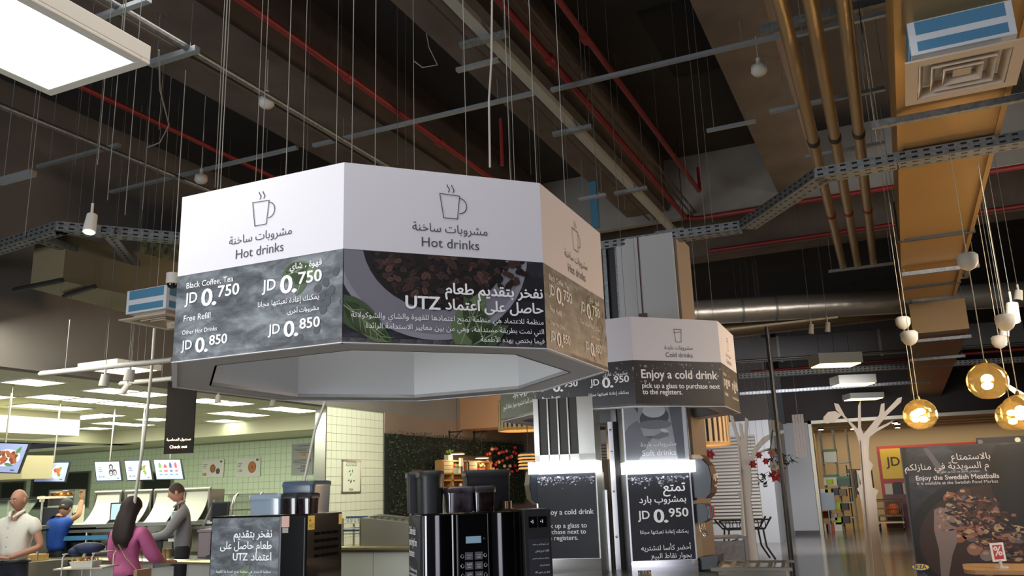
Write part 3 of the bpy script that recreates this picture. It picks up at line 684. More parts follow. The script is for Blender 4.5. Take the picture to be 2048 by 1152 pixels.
# suspension wires: those above the hot drinks sign belong to it (below); these hang free
wires = [(40, 0, 50, 470, 6.0), (205, 220, 195, 330, 5.5), (240, 200, 215, 400, 5.5), (270, 170, 250, 430, 5.4), (305, 130, 285, 420, 6.5), (330, 0, 318, 260, 6.5), (440, 0, 430, 375, 5.6), (462, 0, 436, 375, 5.4), (575, 85, 573, 345, 7.0), (615, 60, 613, 338, 7.2),
         (680, 40, 682, 130, 7.5), (790, 200, 795, 330, 7.5), (812, 250, 812, 335, 8), (985, 40, 990, 90, 7.0), (1190, 0, 1196, 400, 7.5), (1130, 30, 1136, 380, 7.8), (1388, 60, 1410, 445, 7.2), (1396, 60, 1425, 445, 7.2), (1240, 160, 1250, 420, 9.0), (1740, 0, 1775, 205, 6.6), (70, 430, 120, 600, 8.5), (130, 160, 150, 330, 7), (1060, 250, 1062, 350, 8.2)]
for i, (xa, ya, xb, yb, D) in enumerate(wires):
    q = atd(xb, yb, D)
    top = atd(xa, ya, D).z; zt_ = min(6.6, top if top > q.z+.2 else 6.6)
    MB().cyl(q, (q.x, q.y, 6.6), .0025, n=5).build('hanging_wire', WIRE, None, 'thin steel suspension wire hanging from the dark ceiling', 'wire', 'thin suspension wires hanging from the ceiling')
q = atd(300, 1000, 9.0)
qa, qb, qc = atd(305, 720, 9.0), atd(292, 850, 9.0), atd(270, 1000, 9.1)
MB().cyl((qa.x, qa.y, 6.6), qa+Vector((0, 0, .35)), .003, n=5).tube([qa+Vector((0, 0, .35)), qa, qb, qc, (qc.x, qc.y, 1.0)], .016, 8).build('pale_cable', mat('cord_white', 'c4c2b6', .6), None, 'pale cord falling past the check out sign to the till counter', 'cord')
qa, qb, qc = atd(655, 790, 7.0), atd(630, 860, 7.0), atd(607, 968, 7.0)
MB().cyl((qa.x+.05, qa.y, 6.6), (qa.x+.05, qa.y, 3.0), .003, n=5).tube([(qa.x+.05, qa.y, 3.0), qa, qb, qc, (qc.x, qc.y, 1.0)], .011, 8).build('pale_cable', mat('cord_white', 'c4c2b6', .6), None, 'pale cord hanging from the sign hole behind the left coffee machine', 'cord')
qa = atd(980, 335, 5.2)
MB().tube([qa, atd(978, 200, 5.2), atd(983, 120, 5.2), atd(984, 0, 5.2)], .008, 6).build('power_cord', mat('cord_grey', '8e8a84', .6), None, 'grey power cord dropping into the top of the hot drinks sign', 'cord')
pts = [atd(862, 0, 7.2), atd(852, 60, 7.2), atd(858, 95, 7.2), atd(875, 130, 7.2), atd(845, 135, 7.2), atd(828, 122, 7.2)]
MB().tube(pts, .006, 6).build('loose_cable', mat('cord_grey', '8e8a84', .6), None, 'loose looping cable dangling left of the trunking', 'cable')
pts = [atz(318, 100, 5.0), atz(320, 180, 5.0), atz(338, 250, 5.0), atz(320, 285, 5.0), atz(295, 295, 5.0)]
MB().tube(pts, .006, 6).build('loose_cable', mat('cord_grey', '8e8a84', .6), None, 'loose looping cable beside the corner of the panel light', 'cable')

p = atz(240, 740, 3.22); t = T('hanging_panel_light', 'lit panel light hung just before the kitchen bulkhead under the track rail', 'ceiling light', (p.x, p.y, 3.22))
MB().box(p.x-.33, p.x+.33, p.y-.33, p.y+.33, 3.235, 3.29).box(p.x-.33, p.x+.33, p.y-.33, p.y-.30, 3.22, 3.235).box(p.x-.33, p.x+.33, p.y+.30, p.y+.33, 3.22, 3.235).box(p.x-.33, p.x-.30, p.y-.3, p.y+.3, 3.22, 3.235).box(p.x+.30, p.x+.33, p.y-.3, p.y+.3, 3.22, 3.235).build('frame', FRW, t)
MB().box(p.x-.3, p.x+.3, p.y-.3, p.y+.3, 3.225, 3.234).build('diffuser', KL, t)
for dx in (-.28, .28): MB().cyl((p.x+dx, p.y, 3.29), (p.x+dx, p.y, 6.6), .003, n=5).build('cable', WIRE, t)

a, b = atd(1183, 455, 11.0), atd(1198, 372, 11.0); MB().box(a.x, a.x+.10, a.y, a.y+.08, a.z, 6.6).build('blue_riser', mat('riser_blue', '3a6f8a', .5), None, 'blue boxed riser just right of the big sign rim', 'riser')
# ============================================================ HANGING OCTAGON SIGNS
HS, SP = .779, .395
def cup(mb, cx, y0, s=1, mi=0):
    w_ = .0038*s
    def P(l): return [(cx+a*s, y0+b*s) for a, b in l]
    stroke(mb, P([(-.052, .112), (-.035, 0), (.028, 0), (.040, .108), (-.052, .112)]), w_, .003, mi)
    stroke(mb, P([(.040+.034*math.sin(t)*1.0-.002, .062+.036*math.cos(t)) for t in [PI*k/12 for k in range(13)]]), w_, .003, mi)
    for dx in (-.012, .009): stroke(mb, P([(dx+.005*math.sin(t*5), .122+.034*t) for t in [k/10 for k in range(11)]]), w_, .003, mi)
def glass(mb, cx, y0, s=1, mi=0):
    def P(l): return [(cx+a*s, y0+b*s) for a, b in l]
    stroke(mb, P([(-.040, .115), (-.028, 0), (.026, 0), (.036, .115), (-.040, .115)]), .0045*s, .003, mi)
    stroke(mb, P([(-.038, .088), (-.02, .083), (0, .088), (.015, .093), (.034, .088)]), .004*s, .003, mi)
def price(mb, x, y, w_, big, mi=0, z=.002):
    """JD 0.750 : small JD, big 0., raised decimals; x,y lower left of the zero row"""
    text(mb, 'JD', x, y+w_*.075, w_*.23, bold=.025, mi=mi, z=z)
    text(mb, '0', x+w_*.32, y, w_*.19, h=w_*.36, bold=.035, mi=mi, z=z)
    text(mb, '.', x+w_*.525, y, w_*.055, h=w_*.36, bold=.05, mi=mi, z=z)
    text(mb, big, x+w_*.62, y+w_*.10, w_*.38, h=w_*.235, bold=.03, mi=mi, z=z)
def beans(mb, cx, cy, r, n, rect, mis, z0=.0022, sz=.019):
    for i in range(n):
        a_ = random.uniform(0, 2*PI); q = r*math.sqrt(random.random())
        x, y = cx+q*math.cos(a_), cy+q*math.sin(a_)*.95; rt = random.uniform(0, PI); s_ = sz*random.uniform(.8, 1.2)
        z = z0+i*2e-6
        flat(mb, ell(x, y, s_, s_*.68, 10, rt), z, random.choice(mis), rect)
        flat(mb, ell(x, y, s_*.85, s_*.07, 6, rt), z+1e-6, mis[-1], rect)
PR = [mat('print_plate', '777681', .5), mat('print_bean_dark', '251b19', .45), mat('print_bean_mid', '3d2c29', .45), mat('print_bean_brown', '573c33', .45), mat('print_bean_black', '100c0c', .5),
      mat('print_leaf', '5c6f4a', .5), mat('print_leaf_dark', '3f5236', .5), mat('print_leaf_vein', '7c8c68', .5), mat('print_shadow', '2a2b30', .5), mat('print_plate_rim', '8d8c98', .5), mat('print_bean_grey', '3f4348', .5), mat('print_gold', '8a6f45', .5), mat('print_bronze', '5a4636', .5)]
def art_coffee(M, W_):
    a = MB(M); hw = W_/2-.004; rect = (-hw, .004, hw, SP-.003)
    flat(a, ell(-.06, .42, .435, .40, 48), .0010, 9, rect); flat(a, ell(-.06, .43, .415, .385, 48), .0012, 0, rect)
    flat(a, ell(-.05, .44, .325, .29, 40), .0014, 4, rect)
    beans(a, -.05, .44, .30, 560, (rect[0], rect[1], rect[2], rect[3]), [1, 2, 2, 1, 3, 4])
    beans(a, .26, .36, .10, 40, rect, [1, 2, 4], .0035)
    for x, y, L, W2, r_, c1 in ((-.50, .19, .32, .07, -.62, 6), (-.45, .17, .30, .055, -.75, 5), (.04, -.02, .30, .085, 1.15, 5), (.17, .0, .24, .075, 2.0, 6), (.10, .0, .20, .06, .5, 6)):
        flat(a, leaf(x, y, L, W2, r_), .0036, c1, rect); flat(a, leaf(x, y, L*.95, .004, r_), .0038, 7, rect)
        for q in (.3, .5, .7):
            flat(a, leaf(x+L*q*math.cos(r_), y+L*q*math.sin(r_), L*.22, .002, r_+.7), .0038, 7, rect); flat(a, leaf(x+L*q*math.cos(r_), y+L*q*math.sin(r_), L*.22, .002, r_-.7), .0038, 7, rect)
    return a
def art_slate(M, W_):
    a = MB(M); hw = W_/2-.004; rect = (-hw, .004, hw, SP-.003)
    for x, y, L, W2, r_, c1 in ((.16, .34, .20, .06, -.25, 5), (.14, .31, .16, .05, .25, 6), (.22, .22, .14, .035, 1.2, 6)):
        flat(a, leaf(x, y, L, W2, r_), .0012, c1, rect); flat(a, leaf(x, y, L*.95, .003, r_), .0014, 7, rect)
    for x, y in ((.42, .30), (.47, .30), (.37, .26), (.35, .20), (.38, .18), (.36, .145), (.46, .17), (.19, .06), (.24, .04), (.33, .065), (.48, .10), (.33, .24), (.40, .225)):
        flat(a, ell(x, y, .021, .017, 14, random.uniform(0, 3)), .0016, 10, rect)
    return a
def faceprice_hot(t, W_):
    hw = W_/2
    for x, big in ((-hw+.075, '750'),): pass
    text(t, 'Black Coffee, Tea', -hw+.06, .33, .27, bold=.008); price(t, -hw+.055, .237, .31, '750')
    text(t, 'Free Refill', -hw+.055, .178, .155, bold=.01); text(t, 'Other Hot Drinks', -hw+.05, .118, .20, bold=.012); price(t, -hw+.05, .03, .26, '850')
    x = hw-.105
    text(t, 'قهوة ، شاي', x, .34, .165, al='r', bold=.02); price(t, x-.31, .24, .31, '750')
    text(t, 'يمكنك إعادة تعبئتها مجانا', x-.01, .195, .32, al='r', bold=.01); text(t, 'مشروبات أخرى', x-.01, .148, .16, al='r', bold=.02); price(t, x-.27, .05, .265, '850')
def faceprice_cold(t, W_):
    hw = W_/2; x = -hw+.05
    text(t, 'Soft Drinks', x, .29, .17, bold=.02); price(t, x, .175, .34, '950'); text(t, 'Free Refill', x, .105, .17, bold=.02)
    x = hw-.06
    text(t, 'مشروب غازي', x, .275, .22, al='r', bold=.02); price(t, x-.34, .175, .35, '950'); text(t, 'يمكنك إعادة تعبئتها مجانا', x, .11, .36, al='r', bold=.015)
def octosign(cx, cy, R_, Ri, zb, a0, kinds, label, name, printed, icon, word_ar, word_en, wires_):
    t = T(name, label, 'sign', (cx, cy, zb))
    V = [Vector((cx+R_*math.cos(a0+k_*PI/4), cy+R_*math.sin(a0+k_*PI/4), zb)) for k_ in range(8)]
    Vi = [Vector((cx+Ri*math.cos(a0+k_*PI/4), cy+Ri*math.sin(a0+k_*PI/4), zb)) for k_ in range(8)]
    up = Vector((0, 0, 1))
    ring = MB(); 
    for k_ in range(8):
        j = (k_+1) % 8
        ring.add([V[k_], V[j], Vi[j], Vi[k_], *(p+up*.02 for p in (V[k_], V[j], Vi[j], Vi[k_]))], [(3, 2, 1, 0), (4, 5, 6, 7), (0, 1, 5, 4), (2, 3, 7, 6)])
    ring.build('soffit_ring', GREYP, t)
    for k_ in range(8):
        j = (k_+1) % 8; a_ = a0+(k_+.5)*PI/4; o_ = (V[k_]+V[j])/2; W_ = (V[j]-V[k_]).length
        M = FM(o_, a_); hw = W_/2
        kd = kinds[k_]
        MB(M).box(-hw, hw, SP, HS, -.012, 0).build('upper_panel', WHITE, t)
        pr = MB(M).box(-hw, hw, .0, SP, -.012, 0).build('printed_panel', printed(kd), t)
        MB(M).box(-hw, hw, -.004, .0, -.02, .004).build('edge_trim', mat('edge_white', 'd8d8dc', .5), t)
        wi = (Vi[j]-Vi[k_]).length/2
        MB(FM((Vi[k_]+Vi[j])/2, a_)).box(-wi, wi, 0, HS, 0, .01).build('inner_panel', mat('inner_grey', 'a6a9ac', .6), t)
        if kd is None: continue
        ik = MB(M); icon(ik, .02 if kd != 'left' else 0, SP+.172, 1)
        text(ik, word_ar, .015, SP+.105, .345 if icon is cup else .29, al='c', mi=0); text(ik, word_en, .015, SP+.035, .262 if icon is cup else .28, al='c', bold=.004)
        ik.build('panel_lettering', INK, t)
        if kd == 'coffee':
            art_coffee(M, W_).build('printed_picture', PR, pr)
            l = MB(M); x = hw-.012
            zz = .0048
            text(l, 'نفخر بتقديم طعام', x, .225, .455, al='r', bold=.035, z=zz); 
            text(l, 'حاصل على اعتماد', x, .155, .455, al='r', bold=.035, z=zz); text(l, 'UTZ', x-.48, .152, .15, al='r', bold=.035, z=zz)
            text(l, 'منظمة للاعتماد هي منظمة تمنح اعتمادها للقهوة والشاي والشوكولاتة', x, .105, .86, al='r', bold=.004, z=zz)
            text(l, 'التي نمت بطريقة مستدامة، وهي من بين معايير الاستدامة الرائدة', x, .062, .80, al='r', bold=.004, z=zz)
            text(l, 'فيما يختص بهذه الأطعمة', x, .02, .30, al='r', bold=.004, z=zz)
            l.build('lettering', LET, pr)
        if kd == 'hotprice':
            art_slate(M, W_).build('printed_picture', PR, pr); l = MB(M); faceprice_hot(l, W_); l.build('lettering', LET, pr)
        if kd == 'coldprice':
            l = MB(M); faceprice_cold(l, W_); l.build('lettering', LET, pr)
        if kd == 'enjoy':
            l = MB(M)
            text(l, 'Enjoy a cold drink', -hw+.07, .24, .78, bold=.03); text(l, 'pick up a glass to purchase next', -hw+.07, .155, .80, bold=.025); text(l, 'to the registers.', -hw+.07, .10, .40, bold=.025)
            l.build('lettering', LET, pr)
        if kd == 'enjoyar':
            l = MB(M)
            text(l, 'تمتع', .33, .27, .16, al='r', bold=.03); text(l, 'بمشروب بارد', .40, .20, .52, al='r', bold=.03); text(l, 'أحضر كأساً لتشتريه بجوار نقاط البيع'.replace('ً', ''), .42, .11, .80, al='r', bold=.02)
            l.build('lettering', LET, pr)
        if kd in ('enjoy', 'coldprice'):
            a = MB(M); rect = (-hw, .003, hw, SP-.003)
            for i in range(60):
                x, y = random.uniform(-hw, hw), SP-.02-abs(random.gauss(0, .10)); s_ = random.uniform(.004, .016)
                flat(a, ell(x, y, s_, s_*random.uniform(.4, .9), 7, random.uniform(0, 3)), .0008+i*1e-6, random.choice([11, 12, 12, 9]), rect)
            a.build('printed_picture', PR, pr)
    for k_, (dx, dy) in enumerate(wires_):
        MB().cyl((cx+dx, cy+dy, zb+HS-.05), (cx+dx, cy+dy, 6.6), .0022, n=5).build('suspension_wire', WIRE, t)
    MB().box(cx-R_*.85, cx+R_*.85, cy-.012, cy+.012, zb+HS-.06, zb+HS-.03).box(cx-.012, cx+.012, cy-R_*.85, cy+R_*.85, zb+HS-.06, zb+HS-.03).build('frame_bar', GALV, t)
    return t
WR = [(R*math.cos(a), R*math.sin(a)) for R in (1.0,) for a in [i*PI/4+.4 for i in range(8)]]+[(-.9, -.1), (-.5, -.5), (0, -.9), (.3, -.6), (.6, -.2), (.95, -.1)]
SLG = slate('green_slate_print', '2f342c', '3f4439', '4c5144', 3)
COLDP = mat('cold_print', '27262c', .45, noise=.3, scale=3, col2='1d1a1e')
octosign(-2.487, 3.874, 1.186, .977, 2.254, -1.9491, ['hotprice', 'coffee', 'hotprice', 'coffee', None, None, None, None],
         'big octagonal white sign headed Hot drinks, hung in the middle', 'hanging_sign', lambda k_: SLATED if k_ == 'coffee' else SLATE, cup, 'مشروبات ساخنة', 'Hot drinks', WR)
octosign(-2.508, 8.106, 1.186, .977, 2.307, -2.7253, ['enjoyar', 'coldprice', 'enjoy', 'coldprice', None, None, None, None],
         'smaller looking octagonal sign headed Cold drinks behind the big one', 'hanging_sign', lambda k_: SLG if k_ == 'enjoyar' else COLDP, glass, 'مشروبات باردة', 'Cold drinks', WR[:8])

# ============================================================ COFFEE KIOSK
kc_ = T('kiosk_counter', 'steel topped round counter carrying the two coffee machines', 'counter', (-2.8, 4.75, 0))
def octpts(cx, cy, R_, a0): return [(cx+R_*math.cos(a0+k_*PI/4), cy+R_*math.sin(a0+k_*PI/4)) for k_ in range(8)]
MB().prism(octpts(-2.8, 4.75, 1.35, -1.9491), .86, .90).build('worktop', STEEL, kc_)
MB().prism(octpts(-2.8, 4.75, 1.22, -1.9491), .0, .86).build('base', mat('counter_panel', 'a8a9a4', .5), kc_)
YEL = mat('sticker_yellow', 'd8b92a', .5); PINKS = mat('sticker_pink', 'c9a394', .5); SCR = mat('lcd', '7f9bab', .4, emit=.25)
def hopper(x0, x1, y0, y1, z0, z1, m, name, par, M, lid=True, r=.02, n=5):
    """box with rounded vertical corners, slightly flared towards the top, with its lid"""
    def rr(e, zz):
        out = []
        for cx, cy, a_ in ((x1-r, y1-r, 0), (x0+r, y1-r, PI/2), (x0+r, y0+r, PI), (x1-r, y0+r, 1.5*PI)):
            for k_ in range(n): t = a_+PI/2*k_/(n-1); out.append((cx+(r+e)*math.cos(t), cy+(r+e)*math.sin(t), zz))
        return out
    mb = MB(M); A = rr(-.006, z0); B = rr(0, z1); q = len(A)
    mb.add(A+B, [(i, (i+1) % q, (i+1) % q+q, i+q) for i in range(q)], 0, True); mb.poly(A[::-1]); mb.poly(B)
    o = mb.build(name, m, par)
    if lid:
        mb = MB(M); A = rr(.006, z1-.022); B = rr(.006, z1+.006); C = rr(-.012, z1+.012)
        mb.add(A+B+C, [(i, (i+1) % q, (i+1) % q+q, i+q) for i in range(q)]+[(q+i, q+(i+1) % q, (i+1) % q+2*q, i+2*q) for i in range(q)], 0, True); mb.poly(A[::-1]); mb.poly(C)
        mb.build('lid', BLACKM if m is BEANC else m, o)
    return o
BEANC = mat('smoked_bin', '2a1f1f', .12, noise=.5, scale=40, col2='150d0d', coat=.5)
BINB = mat('blue_bin', '4a5a6a', .3)
BING = mat('clear_bin', '8897a5', .15, coat=.5)
# machine A (left): box seen from its poster side
zt = 1.54; A0 = atz(426, 1033, zt); A1 = atz(600, 1029.5, zt); A2 = atz(688, 1024, zt)
yA = 4.40; xa, xb = A0.x, A1.x; dep = .37
ma = T('coffee_machine', 'left black coffee machine with grey poster and yellow warning stickers', 'coffee machine', ((xa+xb)/2, yA+dep/2, .9))
MB().box(xa, xb, yA, yA+dep, .905, zt).build('casing', BLACK, ma, bevel=.006)
FA = FM((xa, yA, .905), -PI/2); wA = xb-xa; hA = zt-.905
wp = wA*(553-426)/(600-426)
mp = MB(FA).box(.012, wp, .0, hA-.012, 0, .004).build('poster_panel', SLATE, ma)
a = MB(FA)
for x, y, L, W2, r_, c1 in ((.10, .18, .16, .05, .1, 6), (.25, .22, .18, .05, .9, 5), (.28, .18, .2, .05, .3, 6), (.06, .12, .2, .05, -.5, 6), (.30, .10, .2, .04, 1.0, 5)):
    flat(a, leaf(x, y, L*.8, W2, r_), .006, c1, (.012, .0, wp, hA-.02)); flat(a, leaf(x, y, L*.76, .003, r_), .0062, 7, (.012, 0, wp, hA-.02))
flat(a, [(.012, 0), (wp, 0), (wp, .08), (.3, .05), (.15, .14), (.012, .10)], .0055, 8)
a.build('printed_picture', PR, mp)
l = MB(FA); xr = wp-.055
text(l, 'نفخر بتقديم', xr, hA-.135, .31, al='r', bold=.03, z=.007); text(l, 'طعام حاصل على', xr, hA-.205, .42, al='r', bold=.03, z=.007)
text(l, 'اعتماد', xr, hA-.275, .16, al='r', bold=.03, z=.007); text(l, 'UTZ', xr-.19, hA-.275, .12, al='r', bold=.03, z=.007)
for i, s_ in enumerate(('منظمة للاعتماد هي منظمة تمنح اعتمادها للقهوة', 'والشاي والشوكولاتة التي نمت بطريقة مستدامة، وهي', 'من بين معايير الاستدامة الرائدة فيما يختص بهذه الأطعمة')):
    text(l, s_, xr, hA-.35-i*.032, (.46, .47, .50)[i]*.97, al='r', z=.007)
text(l, 'قهوة ، شاي', xr, hA-.505, .17, al='r', bold=.03, z=.007); price(l, xr-.3, hA-.60, .25, '750', z=.007)
l.build('lettering', LET, mp)
MB(FA).box(wp, wp+.006, 0, hA-.01, 0, .007).build('steel_edge', CHROME, ma)
st = MB(FA).box(wp+.015, wp+.075, hA-.075, hA-.008, 0, .002).build('sticker', PINKS, ma, label='pink service sticker'); 
MB(FA).box(wp+.022, wp+.068, hA-.11, hA-.078, 0, .002).build('barcode_sticker', mat('label_grey', '9a928c', .6), ma)
MB(FA).cyl((wp+.09, .2, 0), (wp+.09, .2, .012), .011, n=12).build('lock', CHROME, ma)
MB(FA).box(wA-.018, wA-.012, 0, hA-.02, 0, .002).build('door_seam', mat('seam', '3a3a3c', .4), ma)
FB = FM((xb, yA, .905), 0)
MB(FB).box(.01, .075, hA-.095, hA-.01, 0, .002).build('sticker', YEL, ma, label='yellow warning sticker'); MB(FB).box(dep-.04, dep-.004, hA-.075, hA-.01, 0, .002).build('sticker', YEL, ma, label='yellow warning sticker')
l = MB(FB); flat(l, [(.02, hA-.045), (.04, hA-.045), (.03, hA-.025)], .003, 0)
for i in range(4): l.box(.018, .065, hA-.085+i*.008, hA-.082+i*.008, .002, .0025)
l.build('sticker_print', BLACKM, ma)
for i in range(4):
    for j in range(4): MB(FB).box(.08+i*.065, .13+i*.065, hA-.13-j*.045, hA-.112-j*.045, 0, .004).build('vent', mat('vent_dark', '0a0b0c', .95, spec=.05), ma)
MA = Matrix.Identity(4)
def bx(x0, x1, yt, D0, ztop): pass
def hop(px0, px1, pyt, y0, dy, m, name, par, r=.02):
    p0 = aty(px0, pyt, y0); p1 = aty(px1, pyt, y0)
    return hopper(p0.x, p1.x, y0, y0+dy, zt+.002, (p0.z+p1.z)/2, m, name, par, None, r=r)
hop(562, 625, 966, yA+.14, .21, BINB, 'rear_hopper', ma, .03)
hop(498, 560, 992, yA+.03, .16, BING, 'front_bin', ma)
hop(562, 593, 990, yA+.03, .105, BEANC, 'bean_hopper', ma); hop(593.5, 620, 990, yA+.03, .105, BEANC, 'bean_hopper', ma)
# machine B (right): front turned towards the right
B0 = Vector((-2.22, 3.74, .905)); an = math.radians(-49)
mbm = T('coffee_machine', 'right black coffee machine with keypad front and tall round hopper', 'coffee machine', (B0.x, B0.y+.4, .9))
fr = Vector((-math.sin(an), math.cos(an), 0)); bk = Vector((-math.cos(an), -math.sin(an), 0))
MF = FM(B0, an) @ Matrix.Diagonal((.86, 1, 1, 1))   # x along front, y up, -z into machine
zl_ = zt-.905; WB = .60; DB = .34
MB(MF).box(0, WB, 0, zl_, -DB, 0).build('casing', BLACK, mbm, bevel=.005)
c0 = .0
rb = MB(MF)
n = 10; pr_ = [(.012, 0)]+[(.012+.19*k_/n, .012+.028*math.sin(PI*k_/n)) for k_ in range(n+1)]+[(.202, 0)]
rb.add([(x, 0, z) for x, z in pr_]+[(x, zl_-.005, z) for x, z in pr_], [(i, i+1, i+1+len(pr_), i+len(pr_)) for i in range(len(pr_)-1)], 0, True); rb.poly([(x, zl_-.005, z) for x, z in pr_][::-1])
rb.build('rounded_door', BLACK, mbm)
rb = MB(MF); pr_ = [(.40, 0)]+[(.40+.165*k_/n, .012+.024*math.sin(PI*k_/n)) for k_ in range(n+1)]+[(.565, 0)]
rb.add([(x, 0, z) for x, z in pr_]+[(x, zl_-.005, z) for x, z in pr_], [(i, i+1, i+1+len(pr_), i+len(pr_)) for i in range(len(pr_)-1)], 0, True); rb.poly([(x, zl_-.005, z) for x, z in pr_][::-1])
rb.build('rounded_door', BLACK, mbm)
MB(MF).box(-.006, .006, -.0, zl_-.002, -.002, .006).build('steel_edge', CHROME, mbm)
kp = MB(MF).box(.212, .388, 0, zl_-.006, .0, .034).build('keypad_panel', BLACK, mbm)
MB(MF).box(.208, .213, 0, zl_, .03, .037).box(.387, .392, 0, zl_, .03, .037).box(.208, .392, zl_-.006, zl_, .03, .037).build('keypad_frame', CHROME, mbm)
MB(MF).box(.255, .345, zl_-.145, zl_-.112, .034, .037).build('display', SCR, kp)
MB(MF).cyl((.368, zl_-.125, .034), (.368, zl_-.125, .040), .007, n=10).build('lock', CHROME, kp)
KB = mat('key_grey', '55555c', .5)
for j in range(9):
    y = zl_-.205-j*.046
    if y < .02: break
    for x0 in (.248, .306):
        MB(MF).box(x0, x0+.046, y-.018, y+.018, .034, .038).build('key_label', KB, kp)
        lt = MB(MF); text(lt, random.choice(['قهوة سادة', 'كابتشينو', 'شاي', 'لاتيه']), x0+.023, y+.003, .026, al='c', z=.039); text(lt, random.choice(['Coffee', 'Espresso', 'Latte', 'Tea']), x0+.023, y-.010, .022, al='c', z=.039); lt.build('lettering', LET, kp)
    for xc in (.232, .368):
        mb = MB(MF); mb.tube([(xc+.009*math.cos(2*PI*q/12), y+.009*math.sin(2*PI*q/12), .036) for q in range(13)], .0016, 5); mb.build('button_ring', CHROME, kp)
FL = FM(B0, an-PI/2)   # left face: x runs towards the viewer's right, ends at B0
MB(FL).box(-DB+.004, -.006, 0, zl_-.004, 0, .004).build('poster_panel', SLATED, mbm)
l = MB(FL); x = -DB+.03
text(l, "Coffee that's", x, zl_-.10, .19, h=.055, bold=.02, z=.006); text(l, 'good right from', x, zl_-.155, .225, h=.055, bold=.02, z=.006); text(l, 'the source', x, zl_-.21, .15, h=.055, bold=.02, z=.006)
for i, s_ in enumerate(('UTZ certification stands', 'for sustainable farming', 'of coffee, tea and cocoa', 'a better future for people', 'and the environment')): text(l, s_, x, zl_-.28-i*.024, .22, z=.006)
text(l, 'Black Coffee, Tea', x, zl_-.44, .2, bold=.03, z=.006); price(l, x, zl_-.53, .2, '750', z=.006)
l.build('lettering', LET, mbm)
a = MB(FL)
for i in range(5): flat(a, leaf(-.15+.02*i, .15+.03*i, .12, .03, .5*i), .0052, 5+i % 2, (-DB+.01, 0, -.01, zl_))
a.build('printed_picture', PR, mbm)
# hoppers on B in machine frame: x along the front, y depth, z up
MH = Matrix(((fr.x, bk.x, 0, B0.x), (fr.y, bk.y, 0, B0.y), (0, 0, 1, 0), (0, 0, 0, 1))) @ Matrix.Diagonal((.88, 1, 1, 1))
hopper(.015, .155, .05, .24, zt+.002, 1.745, BLACKM, 'round_hopper', mbm, MH, r=.055, n=8)
hopper(-.02+.0, .10, .25, .34, zt+.002, 1.745, BLACKM, 'rear_hopper', mbm, MH, r=.01)
hopper(.165, .32, .03, .20, zt+.002, 1.66, mat('smoked_clear_bin', '4e4a54', .12, noise=.55, scale=14, col2='241a1e', coat=.5), 'bean_hopper', mbm, MH, r=.02)
hopper(.325, .45, .03, .20, zt+.002, 1.66, BEANC, 'bean_hopper', mbm, MH, r=.02)
hopper(.33, .60, .21, .33, zt+.002, 1.745, BLACKM, 'rear_hopper', mbm, MH, r=.01)
MB(MH).box(.50, .58, .06, .14, zt, zt+.012).cyl((.54, .1, zt+.012), (.54, .1, zt+.05), .03, .03, 14).build('cap', mat('brown_gloss', '4a3422', .25), mbm)
# coin unit
cu_ = T('coin_unit', 'slim black coin acceptor column joined to the right of the keypad machine', 'payment unit', tuple(B0+fr*.6))
MB(MF).box(.61, .78, 0, zl_+.006, -.2, .03).build('casing', BLACKM, cu_, bevel=.004)
for xc, m_ in ((.665, CHROME), (.725, CHROME)):
    MB(MF).box(xc-.026, xc+.026, zl_-.085, zl_-.03, .03, .033).build('slot_plate', BLACK, cu_); MB(MF).cyl((xc, zl_-.055, .033), (xc, zl_-.055, .040), .013, .010, 10).box(xc-.002, xc+.002, zl_-.063, zl_-.047, .040, .042, 0).build('coin_slot', m_, cu_)
ip = MB(MF).box(.635, .765, .02, zl_-.14, .03, .032).build('instruction_sheet', mat('sheet_dark', '2a2c33', .5), cu_)
l = MB(MF)
for i, s_ in enumerate(('أدخل المبلغ الكامل من فضلك', 'الآلة لا ترجع الباقي', 'ضع الكوب في المكان المخصص', 'اضغط على الزر', 'انتظر حتى تنتهي الآلة', 'استمتع بمشروبك')): text(l, s_, .758, zl_-.17-i*.034, (.10, .085, .105, .06, .09, .07)[i], al='r', z=.034)
for i, s_ in enumerate(('Pick up and purchase a cup', 'next to the registers', 'Place the cup under the spout', 'and press the button', 'Enjoy your drink')): text(l, s_, .645, zl_-.39-i*.028, .10, z=.034)
l.build('lettering', LET, ip)

# ============================================================ COLD DRINK TOWERS
kk = T('kiosk_counter', 'steel topped counter under the cold drinks towers', 'counter', (-2.3, 7.5, 0))
MB().prism(octpts(-2.3, 7.5, .98, -2.7253), .86, .92).build('worktop', STEEL, kk)
MB().prism(octpts(-2.3, 7.5, .88, -2.7253), 0, .86).build('base', mat('counter_panel', 'a8a9a4', .5), kk)
DPR = mat('cold_poster_print', '23262e', .55, noise=.3, scale=4, col2='1c1e25'); LAMPW = mat('strip_light', 'ffffff', .4, emit=7)
FIZZ = [mat('fizz_a', '8b8f98', .5), mat('fizz_b', '5a5d66', .5), mat('fizz_c', 'b9bcc4', .5), mat('print_red', '4a2026', .5)]
def fizz(mb, x0, x1, yt, n=140):
    for i in range(n):
        x = random.uniform(x0, x1); y = yt-abs(random.gauss(0, .028)); s_ = random.uniform(.003, .010)
        c = random.choice([0, 1, 1, 2]); pts = ell(x, y, s_, s_*.8, 8)
        flat(mb, pts, .0128+i*1e-6, c, (x0, .1, x1, yt+.006))
